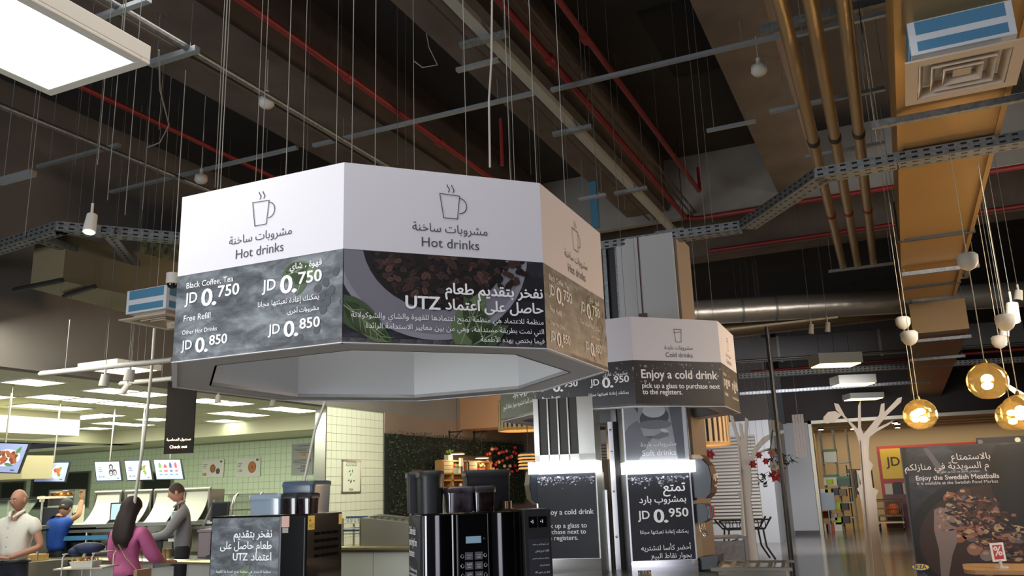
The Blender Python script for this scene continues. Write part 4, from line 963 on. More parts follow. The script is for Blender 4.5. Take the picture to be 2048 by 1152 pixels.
def tower(o, a_, W_, zp0, zp1, label, left):
    t = T('cold_drink_tower', label, 'drink tower', (o[0], o[1], .92))
    M = FM((o[0], o[1], 0), a_)
    hw = W_/2
    MB(M).box(-hw, hw, .92, zp1, -.42, 0).build('cabinet', STEEL, t)
    MB(M).box(-hw, hw, .92, zp0-.004, 0, .012).box(-hw-.005, hw+.005, 1.0, 1.006, .012, .016).build('splash_panel', CHROME, t)
    pn = MB(M).box(-hw+.015, hw-.015, zp0, zp1-.005, .0, .012).build('poster_panel', DPR, t)
    lp = MB(M).box(-hw-(.05 if left else 0), hw+(0 if left else .035), zp1, zp1+.10, -.30, .06).build('strip_light', LAMPW, t)
    up_ = MB(M)
    if left:
        # steel head with four dark upright slots
        up_.box(-hw, -hw+.045, zp1+.10, 2.42, -.35, 0); xs = -hw+.045
        for i in range(4):
            MB(M).box(xs, xs+.078, zp1+.16, 2.42, -.03, -.02).build('slot', mat('slot_dark', '26231f', .5), t); xs += .078
            wd = .012 if i < 3 else hw-xs
            up_.box(xs, xs+wd, zp1+.10, 2.42, -.35, 0); xs += wd
        up_.box(-hw, hw, zp1+.10, zp1+.16, -.35, 0)
        up_.build('steel_head', STEEL, t)
    else:
        up_.box(-hw, hw, zp1+.10, 2.46, -.35, 0).build('steel_head', STEEL, t)
        q = MB(M).box(-hw+.015, hw-.035, zp1+.115, 2.44, 0, .008).build('poster_panel', mat('grey_poster', '8a8d92', .4, noise=.12, scale=2), t)
        g = [mat('pp_dark', '45484e', .5), mat('pp_mid', '63676d', .5), mat('pp_light', 'a9adb2', .5), mat('pp_slate', '4e535b', .5)]
        a = MB(M); z0 = zp1+.115; r_ = (-hw+.016, z0+.001, hw-.036, 2.439)
        flat(a, [(.12, 2.44), (.3, 2.44), (.3, z0), (.18, z0)], .009, 3, r_)
        flat(a, [(-.3, z0), (-.16, z0), (-.02, z0+.20), (.10, z0+.25), (.12, z0+.20), (.02, z0+.17), (-.10, z0+.20), (-.15, z0+.34), (-.22, z0+.30), (-.3, z0+.2)], .0092, 1, r_)
        flat(a, ell(.0, z0+.36, .13, .09, 20, .2), .0094, 0, r_); flat(a, ell(.0, z0+.42, .10, .06, 20), .0095, 2, r_); flat(a, ell(.0, z0+.30, .15, .04, 16), .0096, 1, r_)
        flat(a, ell(.08, z0+.245, .035, .016, 10, -.3), .0097, 2, r_); flat(a, leaf(-.17, z0+.56, .16, .03, -1.4), .0096, 0, r_); flat(a, [(-.06, z0+.40), (-.05, z0+.56), (-.04, z0+.56), (-.045, z0+.40)], .0098, 2, r_); flat(a, [(.05, z0+.40), (.06, z0+.56), (.08, z0+.56), (.065, z0+.40)], .0098, 2, r_)
        a.build('printed_picture', g, q)
        l = MB(M); text(l, 'مشروبات باردة', 0.02, z0+.115, .31, al='c', z=.0105, bold=.005); text(l, 'Soft drinks', .02, z0+.035, .29, al='c', z=.0105); l.build('lettering', mat('letter_grey', 'c9ccd2', .5), q)
    a = MB(M); fizz(a, -hw+.016, hw-.016, zp1-.03); a.build('printed_picture', FIZZ, pn)
    l = MB(M); H_ = zp1
    if left:
        text(l, 'Enjoy a cold drink', -hw+.05, H_-.345, W_-.09, bold=.02, z=.0145); text(l, 'Pick up a glass to', -hw+.05, H_-.455, .38, bold=.015, z=.0145); text(l, 'purchase next to', -hw+.05, H_-.505, .37, bold=.015, z=.0145); text(l, 'the registers.', -hw+.05, H_-.555, .30, bold=.015, z=.0145)
    else:
        x = hw-.06
        text(l, 'تمتع', x, H_-.155, .19, al='r', bold=.025, z=.0145); text(l, 'بمشروب بارد', x, H_-.245, .40, al='r', bold=.025, z=.0145); price(l, x-.42, H_-.41, .43, '950', z=.0145); text(l, 'يمكنك إعادة تعبئتها مجانا', x, H_-.50, .41, al='r', bold=.01, z=.0145)
        text(l, 'أحضر كأسا لتشتريه', x+.01, H_-.635, .42, al='r', bold=.015, z=.0145); text(l, 'بجوار نقاط البيع', x+.01, H_-.70, .34, al='r', bold=.015, z=.0145)
        lg = MB(M); flat(lg, [(-hw+.05, H_-.835), (-hw+.16, H_-.835), (-hw+.16, H_-.795), (-hw+.05, H_-.795)], .0135, 0); flat(lg, ell(-hw+.105, H_-.815, .054, .018, 24), .0140, 1)
        text(lg, 'IKEA', -hw+.105, H_-.826, .075, al='c', bold=.05, z=.0146, mi=0); lg.build('logo', [mat('logo_blue', '1f3a70', .5), mat('logo_yellow', 'd8b83a', .5)], pn)
    l.build('lettering', LET, pn)
    return t, M
pL0, pL1 = atd(1078, 1118, 7.35), atd(1192, 1120, 7.5)
wL = .52; oL = atd(1134, 1000, 7.45)
zL0 = atd(1134, 1117, 7.45).z; zL1 = atd(1134, 946, 7.45).z
tL, ML = tower(oL, math.radians(-80), .535, zL0, zL1, 'left cold drinks tower with slotted steel head above its strip light', True)
oR = atd(1320, 1000, 7.45); zR0 = atd(1320, 1120, 7.45).z; zR1 = atd(1320, 946, 7.45).z
tR, MR = tower(oR, math.radians(-66), .56, zR0, zR1, 'right cold drinks tower with the Soft drinks poster and price panel', False)
# steel posts between the towers with dark strip
zz0 = atd(1240, 1115, 7.7).z
for p0, p1, m_, nm in ((1218, 1228, STEEL, 'a'), (1228, 1240, BLACKM, 'b'), (1240, 1252, STEEL, 'c')):
    a, b = atd(p0+6, 1000, 7.9), atd(p1+6, 1000, 7.9); zt2 = atd(1236, 843, 7.9).z
    if nm == 'a': pst = T('steel_upright', 'riveted steel upright with a dark channel left of the price panel tower', 'post', (a.x, a.y, .92))
    u = (b-a).normalized(); L_ = (b-a).length; M = Matrix(((u.x, -u.y, 0, a.x), (u.y, u.x, 0, a.y), (0, 0, 1, 0), (0, 0, 0, 1)))
    MB(M).box(0, L_, 0, .2 if m_ is STEEL else .25, .92, zt2).build({'a': 'flange', 'b': 'channel', 'c': 'flange'}[nm], m_, pst)
    if m_ is STEEL:
        for z in (1.2, 1.6, 1.95, 2.15): MB(M).sphere((L_/2, 0, z), .012, 8).build('rivet', CHROME, pst)
a = atd(1205, 1000, 7.8); M = LM((a.x, a.y, 0), math.radians(24))
sw = T('steel_side_wing', 'narrow polished steel wing beside the left tower, shorter than it', 'panel', (a.x, a.y, .92))
MB(M).box(-.035, .045, 0, .3, .92, atd(1205, 980, 7.8).z).box(-.035, -.03, -.01, 0, .92, 1.75).build('wing', STEEL, sw)
# brown wooden core behind the towers and white hoses
a = atd(1222, 1000, 8.2); M = LM((a.x, a.y, 0), math.radians(20))
MB(M).box(-.10, .16, 0, .4, .92, atd(1222, 918, 8.2).z).box(-.14, -.10, .05, .4, .92, 2.3, 0).build('wooden_core', mat('brown_board', '6b5a4a', .7, noise=.15, scale=4), None, 'brown boxed core panel between the two cold drinks towers', 'panel')
for i in range(2):
    q = [atd(1188+3*i, 866, 7.7), atd(1197+3*i, 895, 7.7), atd(1199+4*i, 940, 7.7), atd(1201+4*i, 990, 7.7)]
    MB().tube(q, .008, 8).build('hose', mat('hose_white', 'b9b6ad', .4), None, ('outer', 'inner')[i]+' white drink hose curving down beside the left tower', 'hose')
# dispensers: black soda valve heads
def dispenser(M, sx, par_label, W_):
    """built in the tower frame (x right, y up, z towards the viewer), then turned a little towards the viewer"""
    M = M @ Matrix.Translation((sx*W_/2, 0, -.16)) @ Matrix.Rotation(-sx*math.radians(24), 4, 'Y') @ Matrix.Diagonal((.82, 1, .78, 1)) @ Matrix.Translation((0, 0, .16))
    t = T('soda_dispenser', par_label, 'drink dispenser', tuple(M @ Vector((0, .92, -.2))))
    e = 0
    # head: profile in the x-y plane, extruded over z
    prof = [(0, 1.50), (.03, 1.50), (.07, 1.53), (.20, 1.515), (.26, 1.56), (.28, 1.68), (.26, 1.79), (.20, 1.845), (0, 1.86)]
    MB(M).prism([(e+sx*x, y) for x, y in prof], -.36, -.02, 0).build('head', BLUEG, t, bevel=.012)
    MB(M).prism([(e+sx*x, y) for x, y in ((0, 1.86), (.2, 1.845), (.22, 1.86), (.18, 1.885), (0, 1.895))], -.35, -.03).build('head_cap', mat('cap_gold_brown', '6f5a3c', .35), t)
    MB(M).add([(e+sx*x, y, z) for z in (-.34, -.04) for x, y in ((.206, 1.513), (.263, 1.56), (.286, 1.68), (.265, 1.792), (.206, 1.85))],
                   [(i, i+1, i+6, i+5) if sx > 0 else (i+5, i+6, i+1, i) for i in range(4)]).build('price_front', mat('front_print_brown', '4a342c', .35), t)
    if sx > 0:
        M2 = M @ Matrix(((0, .06, 1, e+.290), (0, 1, 0, 1.60), (-1, 0, 0, -.04), (0, 0, 0, 1)))
        l = MB(M2); price(l, .02, .06, .25, '950', 0); text(l, 'Free Refill', .06, .01, .14, bold=.02); text(l, 'JD', .07, .17, .02); l.build('lettering', LET, t)
    MB(M).box(min(e, e+sx*.05), max(e, e+sx*.05), .93, 1.50, -.36, -.03).build('neck', STEEL, t)
    MB(M).box(min(e, e+sx*.06), max(e, e+sx*.06), 1.36, 1.47, -.028, -.02).build('switch_plate', mat('switch_grey', 'b5b0a8', .5), t)
    RED = mat('valve_red', '9a2f2a', .4); BLU = mat('valve_blue', '46607e', .4)
    for i in range(4):
        z0 = -.34+i*.078
        MB(M).prism([(e+sx*a_, b_) for a_, b_ in ((.05, 1.33), (.14, 1.31), (.20, 1.34), (.22, 1.42), (.18, 1.47), (.05, 1.47))], z0, z0+.068).build('valve', BLUEG, t)
        MB(M).box(*sorted((e+sx*.205, e+sx*.225)), 1.35, 1.45, z0+.008, z0+.06).build('valve_badge', (RED, BLU, RED, BLU)[i], t)
        MB(M).tube([(e+sx*.10, 1.32, z0+.034), (e+sx*.11, 1.25, z0+.034), (e+sx*.15, 1.20, z0+.034), (e+sx*.16, 1.23, z0+.034)], .005, 5).build('lever', CHROME, t)
    MB(M).prism([(e, .92), (e+sx*.26, .95), (e+sx*.28, 1.05), (e, 1.02)], -.36, -.02).build('drip_tray', BLUEG, t)
    MB(M).box(*sorted((e+sx*.05, e+sx*.06)), 1.02, 1.32, -.34, -.05).build('back_splash', STEELD, t)
    return t
dispenser(MR, 1, 'black drink dispenser with red and blue valves on the right tower', .56)
dispenser(ML @ Matrix.Translation((.12, 0, 0)), -1, 'dark drink dispenser hidden mostly behind the right coffee machine', .535)
# slatted steel tray ramp and small table beyond
a = atd(1432, 1130, 7.4); M = LM((a.x, a.y, 0), math.radians(5))
g = T('tray_grille', 'gold lit slatted steel tray rest at the foot of the right tower', 'grille', (a.x, a.y, .9))
MB(M).box(0, .62, -.36, -.34, .96, .985).box(0, .62, .12, .14, .98, 1.0).build('rim', STEELD, g)
for i in range(6): MB(M).add([(.03+i*.1, -.34, .955), (.06+i*.1, -.34, .955), (.06+i*.1, .12, .985), (.03+i*.1, .12, .985), (.03+i*.1, -.34, .97), (.06+i*.1, -.34, .97), (.06+i*.1, .12, 1.0), (.03+i*.1, .12, 1.0)], [(3, 2, 1, 0), (4, 5, 6, 7), (0, 1, 5, 4), (2, 3, 7, 6), (1, 2, 6, 5), (3, 0, 4, 7)]).build('slat', STEELD, g)
MB(M).box(.05, .57, -.3, .1, .0, .95).build('pedestal', STEELD, g)
a = atd(1453, 1074, 9.3); tb_ = T('serving_trolley', 'grey topped steel trolley behind the drink dispenser', 'trolley', (a.x, a.y, 0)); M = LM((a.x, a.y, 0), math.radians(24)); zt_ = a.z+.0
MB(M).box(-.22, .22, 0, .4, zt_-.02, zt_).build('top', mat('stone_grey', '8d8f96', .5, noise=.3, scale=20), tb_)
for x in (-.2, .2):
    for y in (.02, .38): MB(M).box(x-.015, x+.015, y-.015, y+.015, 0, zt_-.02).build('leg', STEEL, tb_)
MB(M).box(-.19, .19, .01, .03, zt_-.35, zt_-.04).build('front_panel', mat('stone_grey', '8d8f96', .5, noise=.3, scale=20), tb_)
# ============================================================ TILL AREA AND KITCHEN
CREAMM = mat('cream_panel', 'c8c8b4', .5)
def Mat4(o, u): u = Vector((u[0], u[1], 0)).normalized(); return Matrix(((u.x, -u.y, 0, o[0]), (u.y, u.x, 0, o[1]), (0, 0, 1, o[2] if len(o) > 2 else 0), (0, 0, 0, 1)))
# front till counter: runs from the far left to the coffee machine
ca, cb = atz(63, 1111, .95), atz(412, 1117, .95)
cu = (cb-ca); cu.z = 0; cu.normalize(); c0 = ca-cu*1.6
MC = Mat4((c0.x, c0.y, 0), cu); Lc = 6.2
tc_ = T('till_counter', 'long steel till counter with tray rails, behind the woman in pink', 'counter', (c0.x+cu.x*Lc/2, c0.y+cu.y*Lc/2, 0))
MB(MC).box(0, Lc, .0, .55, .90, .94).build('worktop', STEEL, tc_)
MB(MC).box(0, Lc, .05, .50, .0, .90).build('base', mat('counter_white', 'b6b8b4', .5), tc_)
MB(MC).box(0, Lc, .50, .55, .94, .99).build('upstand', STEEL, tc_)
for i, y in enumerate((-.32, -.24, -.16, -.08)): MB(MC).cyl((0, y, .93), (Lc, y, .93), .016, n=10).build('tray_rail', mat('rail_steel_warm', 'b5aa8a', .25, .9), tc_)
for i in range(6): MB(MC).box(.4+i*1.1, .43+i*1.1, -.34, .05, .86, .915).build('rail_bracket', STEEL, tc_)
# second counter, beside the tiled end wall
y2 = atz(686, 1080, 1.0).y; xA2, xB2 = atz(640, 1082, 1.0).x, -4.6
t2 = T('serving_counter', 'steel serving counter with white front between the two coffee machines', 'counter', ((xA2+xB2)/2, y2+.3, 0))
MB().box(xA2, xB2, y2, y2+.7, .86, .90).build('worktop', mat('rail_steel_warm', 'b5aa8a', .25, .9), t2)
zz = .86; yb = y2+.04
x = xA2
while x < xB2-.1:
    MB().box(x+.004, min(x+.78, xB2)-.004, yb, yb+.5, 0, .82).build('front_panel', mat('counter_white', 'b6b8b4', .5), t2); x += .78
MB().box(xA2, xB2, yb+.01, yb+.4, .82, .86).build('shadow_gap', mat('gap_brown', '6a5f48', .5), t2)
for y in (-.1, -.05): MB().cyl((xA2, y2+y, .90), (xB2, y2+y, .90), .016, n=10).build('tray_rail', mat('rail_steel_warm', 'b5aa8a', .25, .9), t2)
# sloping cutlery cabinet on it
p0, p1, p2 = aty(722, 1064, y2+.1), aty(722, 1036, y2+.1), aty(800, 1050, y2+.1)
zc = .90; hC = p1.z
cc = T('cutlery_cabinet', 'steel cutlery cabinet with sloping slotted top on the serving counter', 'cabinet', ((p0.x+p2.x)/2, y2+.3, .90))
x0, x1 = p0.x, p0.x+1.0
MB().add([(x0, y2+.1, zc), (x1, y2+.1, zc), (x1, y2+.1, hC-.10), (x0, y2+.1, hC), (x0, y2+.6, zc), (x1, y2+.6, zc), (x1, y2+.6, hC-.06), (x0, y2+.6, hC+.04)], [(0, 1, 2, 3), (5, 4, 7, 6), (4, 0, 3, 7), (1, 5, 6, 2), (3, 2, 6, 7), (4, 5, 1, 0)]).build('cabinet_body', STEELD, cc)
for i in range(7):
    xx = x0+.12+i*.12; zq = hC-.10*(xx-x0); MB().box(xx, xx+.06, y2+.16, y2+.56, zq, zq+.035).build('cutlery_holder', STEEL, cc)
# cup rails behind it (blue and white)
qa, qb = aty(684, 1050, y2+.2), aty(721, 1050, y2+.2); rk = T('tray_rack', 'rack of white cups and blue trays beside the tiled wall', 'rack', ((qa.x+qb.x)/2, y2+.25, .9))
zr = lambda y: aty(703, y, y2+.2).z
for y, m_ in ((1046, CREAMM), (1056, CREAMM), (1067, STEEL)): MB().box(qa.x, qb.x, y2+.2, y2+.5, zr(y)-.012, zr(y)).build('shelf', m_, rk)
for xx in (qa.x, qb.x-.02): MB().box(xx, xx+.02, y2+.2, y2+.22, .90, zr(1036)).box(xx, xx+.02, y2+.48, y2+.5, .90, zr(1036)).build('upright', STEEL, rk)
MB().box(qa.x, qb.x, y2+.21, y2+.23, zr(1063), zr(1059)).build('blue_rail', mat('tray_blue', '28406a', .5), rk)
for i in range(5): MB().cyl((qa.x+.04+i*(qb.x-qa.x-.08)/4, y2+.28, zr(1046)), (qa.x+.04+i*(qb.x-qa.x-.08)/4, y2+.28, zr(1037)), .018, .024, 10).build('cup', mat('cup_white', 'd2d3c8', .4), rk)
MB().box(qa.x, qb.x, y2+.3, y2+.4, zr(1037), zr(1033)).build('blue_lids', mat('tray_blue', '28406a', .5), rk)
# curved white food display hoods on a back counter
bc = T('hot_food_counter', 'steel hot food counter below the white curved hoods', 'counter', (atd(300, 1060, 12.6).x, atd(300, 1060, 12.6).y, 0))
h0 = atd(120, 1050, 12.6); h1 = atd(440, 1050, 12.4); hu = (h1-h0); hu.z = 0; Lh = hu.length; MHd = Mat4((h0.x, h0.y, 0), hu); hu.normalize()
zT = atd(250, 984, 12.5).z; zB = atd(250, 1041, 12.5).z
MB(MHd).box(-1.0, Lh+.3, -.35, .7, zB-.07, zB-.03).box(-1.0, Lh+.3, -.32, .7, zB-.14, zB-.10).build('shelf', STEEL, bc)
MB(MHd).box(-1.0, Lh+.3, 0, .7, 0, zB-.14).build('base', mat('counter_cream', 'bfc0a8', .5), bc)
for i in range(5): MB(MHd).cyl((.1+i*.5, -.3, 0), (.1+i*.5, -.3, zB-.14), .02, n=8).build('leg', STEEL, bc)
bt = atd(205, 1062, 12.0); MB(MHd).box(.25, .95, -.36, -.34, zB-.24, zB-.18).build('blue_band', mat('band_blue', '3f7fa8', .5), bc)
def hood(px0, px1, lb, g='curved white hoods over the hot food counter'):
    def loc(px): p = atd(px, 1000, 12.5)-Vector((h0.x, h0.y, 0)); return p.x*hu.x+p.y*hu.y
    a, b = loc(px0), loc(px1); t = T('display_hood', lb, 'food display', tuple(MHd @ Vector(((a+b)/2, 0, zB-.03))), 0, g)
    m = MB(MHd); n = 10; pr_ = []
    for k_ in range(n+1):
        q = k_/n; pr_.append((.02-.34*q**2.2, zT-.02-(zT-zB+.02)*q))
    v = [(a+.03, y, z) for y, z in pr_]+[(b-.03, y, z) for y, z in pr_]+[(a+.03, y+.015, z) for y, z in pr_]+[(b-.03, y+.015, z) for y, z in pr_]; k1 = n+1
    m.add(v, [(i, i+1, k1+i+1, k1+i) for i in range(n)]+[(3*k1+i, 3*k1+i+1, 2*k1+i+1, 2*k1+i) for i in range(n)]+[(0, k1, 3*k1, 2*k1)], 0, True)
    m.build('curved_panel', mat('hood_white', 'd9dac9', .5), t)
    MB(MHd).cyl((a, .03, zT), (b, .03, zT), .03, n=10).build('top_rail', STEELD, t)
    MB(MHd).box(a, a+.025, 0, .5, zB-.03, zT).box(b-.025, b, 0, .5, zB-.03, zT).box(a, b, .48, .5, zB-.03, zT).build('side_frame', STEELD, t)
hood(183, 240, 'leftmost white curved hood behind the small order screen'); hood(247, 303, 'middle white curved hood right behind the woman in pink'); hood(308, 362, 'white curved hood at the left of the cashier'); hood(370, 424, 'white curved hood right behind the cashier with two cup icons')
q = MB(MHd)
# glass cake cabinet right of the hoods
gk = atd(472, 1020, 13.2); M = Mat4((gk.x, gk.y, 0), (1, .25, 0)); zt_, zb_ = atd(472, 988, 13.2).z, atd(472, 1035, 13.2).z
gc = T('glass_cabinet', 'glass shelf cabinet with bent steel tube frame behind the left coffee machine', 'display cabinet', (gk.x, gk.y, 0))
GLS = mat('cabinet_glass', 'b9c9b0', .08, alpha=.25)
for z in (zb_, (zt_*2+zb_)/3, (zt_+2*zb_)/3, zt_): MB(M).box(-.42, .42, 0, .5, z-.012, z).build('shelf', STEEL, gc)
for x in (-.42, .0, .40): MB(M).tube([(x, -.12, zb_-.2), (x, -.12, zt_-.18), (x, -.06, zt_-.05), (x, .05, zt_)], .02, 8).build('tube_frame', STEEL, gc)
MB(M).box(-.4, .4, .47, .48, zb_, zt_).build('glass_panel', GLS, gc)
MB(M).box(-.42, .42, 0, .5, 0, zb_-.012).build('base', STEELD, gc)
for x in (-.3, -.1, .2): MB(M).box(x, x+.09, .0, .004, zb_+.05, zb_+.09).build('price_tag', mat('tag_white', 'dadad0', .5), gc)

# menu screens
def screen(px, D, label, dish, g='menu screens over the kitchen', rodtop=True):
    """px = four picture corners TL TR BR BL of a screen standing at depth D, turned and tipped as seen"""
    TL, TR, BR, BL = [atd(x, y, D) for x, y in px]
    c = (TL+TR+BR+BL)/4; ux = ((TR-TL)+(BR-BL)); W_ = ux.length/2; ux.normalize(); uy = ((TL-BL)+(TR-BR)); H_ = uy.length/2; uy.normalize(); nz = ux.cross(uy).normalized()
    M = Matrix(((ux.x, uy.x, nz.x, c.x), (ux.y, uy.y, nz.y, c.y), (ux.z, uy.z, nz.z, c.z), (0, 0, 0, 1)))
    t = T('menu_screen', label, 'screen', tuple(c), 0, g)
    MB(M).box(-W_/2-.012, W_/2+.012, -H_/2-.012, H_/2+.012, -.05, -.002).build('casing', BLACKM, t)
    sc = MB(M).box(-W_/2, W_/2, -H_/2, H_/2, -.002, 0).build('display', mat('screen_blue', 'aab6de', .4, emit=.36, ecol='9aa8e0'), t)
    a = MB(M); dish(a, W_, H_); a.build('screen_picture', SCM, sc)
    if rodtop: MB().cyl(M @ Vector((0, 0, -.03)), (c.x-.0, c.y+.05, 3.3), .012, n=8).build('hanging_pole', STEEL, t)
    return t
SCM = [mat('sc_'+n_, c_, .5, emit=.5) for n_, c_ in (('plate', 'dfe4f4'), ('orange', 'b0643a'), ('green', '5f8a4a'), ('dark', '2c2c3a'), ('red', 'b8494e'), ('cream', 'e6dcd0'), ('blue', '3a4a86'), ('brown', '7b4a34'))]
def stext(a, W_, H_, pr_, extra=True):
    text(a, pr_, -W_*.40, -H_*.34, W_*.24, z=.001, mi=3, bold=.03)
    for i in range(3): a.box(-W_*.38, -W_*(.26-.02*i), H_*(.16-.09*i), H_*(.19-.09*i), .0005, .001, 6)
    a.box(W_*.33, W_*.42, -H_*.42, -H_*.38, .0005, .001, 6)
def d_plate(cols):
    def f(a, W_, H_):
        flat(a, ell(W_*.2, 0, W_*.2, H_*.36, 24), .0008, 0)
        random.seed(3)
        for i in range(16): flat(a, ell(W_*.2+random.uniform(-.1, .1)*W_, random.uniform(-.2, .2)*H_, W_*.055, H_*.09, 9, random.random()*3), .001+i*1e-5, random.choice(cols))
        stext(a, W_, H_, 'JD 2.50')
    return f
def d_rolls(a, W_, H_):
    for x, y in ((.15, .2), (.12, -.1), (.27, -.08)): flat(a, ell(W_*x, H_*y, W_*.09, H_*.17, 16), .001, 3); flat(a, ell(W_*x, H_*(y-.03), W_*.055, H_*.1, 14), .0012, 5); flat(a, ell(W_*x, H_*(y-.03), W_*.025, H_*.05, 10), .0014, 4)
    stext(a, W_, H_, 'JD 2.50')
def d_bottles(a, W_, H_):
    for i, (x, w_, h_, c) in enumerate(((-.3, .1, .34, 2), (-.1, .13, .26, 4), (.1, .09, .36, 6), (.3, .09, .36, 4))):
        flat(a, [(W_*(x-w_/2), -H_*.12), (W_*(x+w_/2), -H_*.12), (W_*(x+w_/2), H_*(h_-.1)), (W_*(x+w_*.2), H_*h_), (W_*(x-w_*.2), H_*h_), (W_*(x-w_/2), H_*(h_-.1))], .001, c)
        flat(a, [(W_*(x-w_*.4), -H_*.04), (W_*(x+w_*.4), -H_*.04), (W_*(x+w_*.4), H_*.08), (W_*(x-w_*.4), H_*.08)], .0012, 5)
    for i in range(4): a.box(W_*(-.36+.2*i), W_*(-.26+.2*i), -H_*.28, -H_*.25, .0005, .001, 6)
def d_big(a, W_, H_):
    flat(a, ell(W_*.1, 0, W_*.33, H_*.30, 28), .0008, 0); random.seed(5)
    for i in range(40): flat(a, ell(W_*(.1+random.uniform(-.24, .24)), random.uniform(-.2, .2)*H_, W_*.05, H_*.06, 8, random.random()*3), .001+i*1e-5, random.choice([1, 1, 7, 1]))
    flat(a, leaf(W_*.3, H_*.15, W_*.2, H_*.08, 1.2), .002, 2); flat(a, leaf(W_*.1, -H_*.2, W_*.25, H_*.06, -.2), .002, 2)
    a.box(W_*.3, W_*.4, -H_*.44, -H_*.40, .0005, .001, 6)
screen(((-30, 885), (60, 889), (31, 945), (-45, 943)), 11.0, 'largest menu screen, cut by the left frame edge, with a fried rice dish', d_big)
screen(((77, 926), (138, 925), (128, 963), (68, 963)), 13.0, 'menu screen with a plated salad left of the others', d_plate([1, 2, 4, 5, 1]))
screen(((189, 924), (238, 923), (242, 960), (194, 961)), 14.0, 'menu screen showing dark chocolate rolls', d_rolls)
screen(((249, 922), (298, 921), (304, 959), (255, 960)), 14.0, 'menu screen with a bowl dish, crossed by the white cord', d_plate([0, 1, 3, 5, 2]))
screen(((307, 920), (360, 919), (366, 958), (314, 958)), 14.0, 'menu screen showing bottles and packets', d_bottles)
# beige hood box behind the largest screen
a0_ = atd(0, 900, 12.6); b0_ = atd(60, 960, 12.6)
MB().prism([(a0_.x-1.5, a0_.y-.3), (b0_.x-.12, b0_.y-.05), (b0_.x, b0_.y+.35), (a0_.x-1.5, a0_.y+.8)], b0_.z+.02, b0_.z+.36).build('extractor_hood', mat('hood_beige', 'a89f7c', .5), None, 'beige extractor hood behind the largest menu screen', 'hood')
# wall posters on the back tiled wall
PP = [mat('pp_'+n_, c_, .6) for n_, c_ in (('paper', 'cfcfcb'), ('brown', '8a5a34'), ('dark', '4a4a4a'), ('yellow', 'd8a92e'), ('cream', 'e0d8c8'), ('grey', '9a9c9e'), ('red', 'b8504a'), ('rust', 'b06a3a'))]
def wposter(px0, py0, px1, py1, label, kind):
    a = aty(px0, py1, 15.19); b = aty(px1, py0, 15.19); W_ = b.x-a.x; H_ = b.z-a.z
    M = FM((a.x, 15.205, a.z), -PI/2)
    p = T('wall_poster', label, 'poster', (a.x+W_/2, 15.2, a.z))
    MB(M).box(0, W_, 0, H_, 0, .012).build('sheet', PP[5] if kind == 'grey' else PP[0], p)
    m = MB(M); z = .013
    if kind == 'donut':
        flat(m, ell(W_*.5, H_*.5, W_*.13, H_*.24, 18), z, 1); flat(m, ell(W_*.5, H_*.5, W_*.06, H_*.12, 12), z+.001, 7); flat(m, ell(W_*.5, H_*.5, W_*.02, H_*.05, 8), z+.002, 2)
        flat(m, ell(W_*.76, H_*.34, W_*.13, H_*.2, 18), z, 4); flat(m, ell(W_*.74, H_*.34, W_*.1, H_*.17, 16), z+.001, 2)
        m.box(W_*.03, W_*.22, H_*.1, H_*.28, .012, z, 3); text(m, '1.25', W_*.05, H_*.14, W_*.15, z=z+.001, mi=2, bold=.04)
    if kind == 'pie':
        flat(m, ell(W_*.66, H_*.5, W_*.17, H_*.3, 22), z, 1); flat(m, ell(W_*.66, H_*.5, W_*.14, H_*.25, 20), z+.001, 7); flat(m, ell(W_*.66, H_*.5, W_*.05, H_*.09, 12), z+.002, 1)
        text(m, '1.50', W_*.06, H_*.28, W_*.18, z=z, mi=2, bold=.04)
    if kind in ('donut', 'pie'):
        for i in range(3): m.box(W_*.05, W_*(.24-.03*i), H_*(.72-.09*i), H_*(.745-.09*i), .012, z, 2)
        m.box(W_*.82, W_*.92, H_*.82, H_*.92, .012, z, 2)
    if kind == 'grey':
        for i, (y, x0_, x1_) in enumerate(((.92, .3, .85), (.82, .1, .7), (.78, .2, .7), (.71, .35, .7), (.48, .05, .7), (.44, .1, .68), (.39, .05, .72), (.35, .2, .7), (.2, .3, .7))): m.box(W_*x0_, W_*x1_, H_*y, H_*(y+.015), .012, z, 2)
        m.box(W_*.45, W_*.7, H_*.58, H_*.67, .012, z, 3); text(m, '0.75', W_*.48, H_*.60, W_*.18, z=z+.001, mi=2, bold=.04); text(m, '0.50', W_*.45, H_*.24, W_*.2, z=z, mi=2, bold=.05); text(m, '0.85', W_*.45, H_*.10, W_*.2, z=z, mi=2, bold=.05)
        flat(m, ell(W_*.84, H_*.46, W_*.08, H_*.07, 14), z, 2); flat(m, ell(W_*.84, H_*.70, W_*.09, H_*.04, 12), z, 6)
    m.build('printed_picture', PP, p)
wposter(403, 918, 448, 956, 'poster with a doughnut and a coffee cup on the green tiles', 'donut')
wposter(472, 914, 521, 955, 'poster with one round pie on the green tiles', 'pie')
wposter(582, 886, 626, 951, 'tall grey price poster at the right end of the green tiles', 'grey')
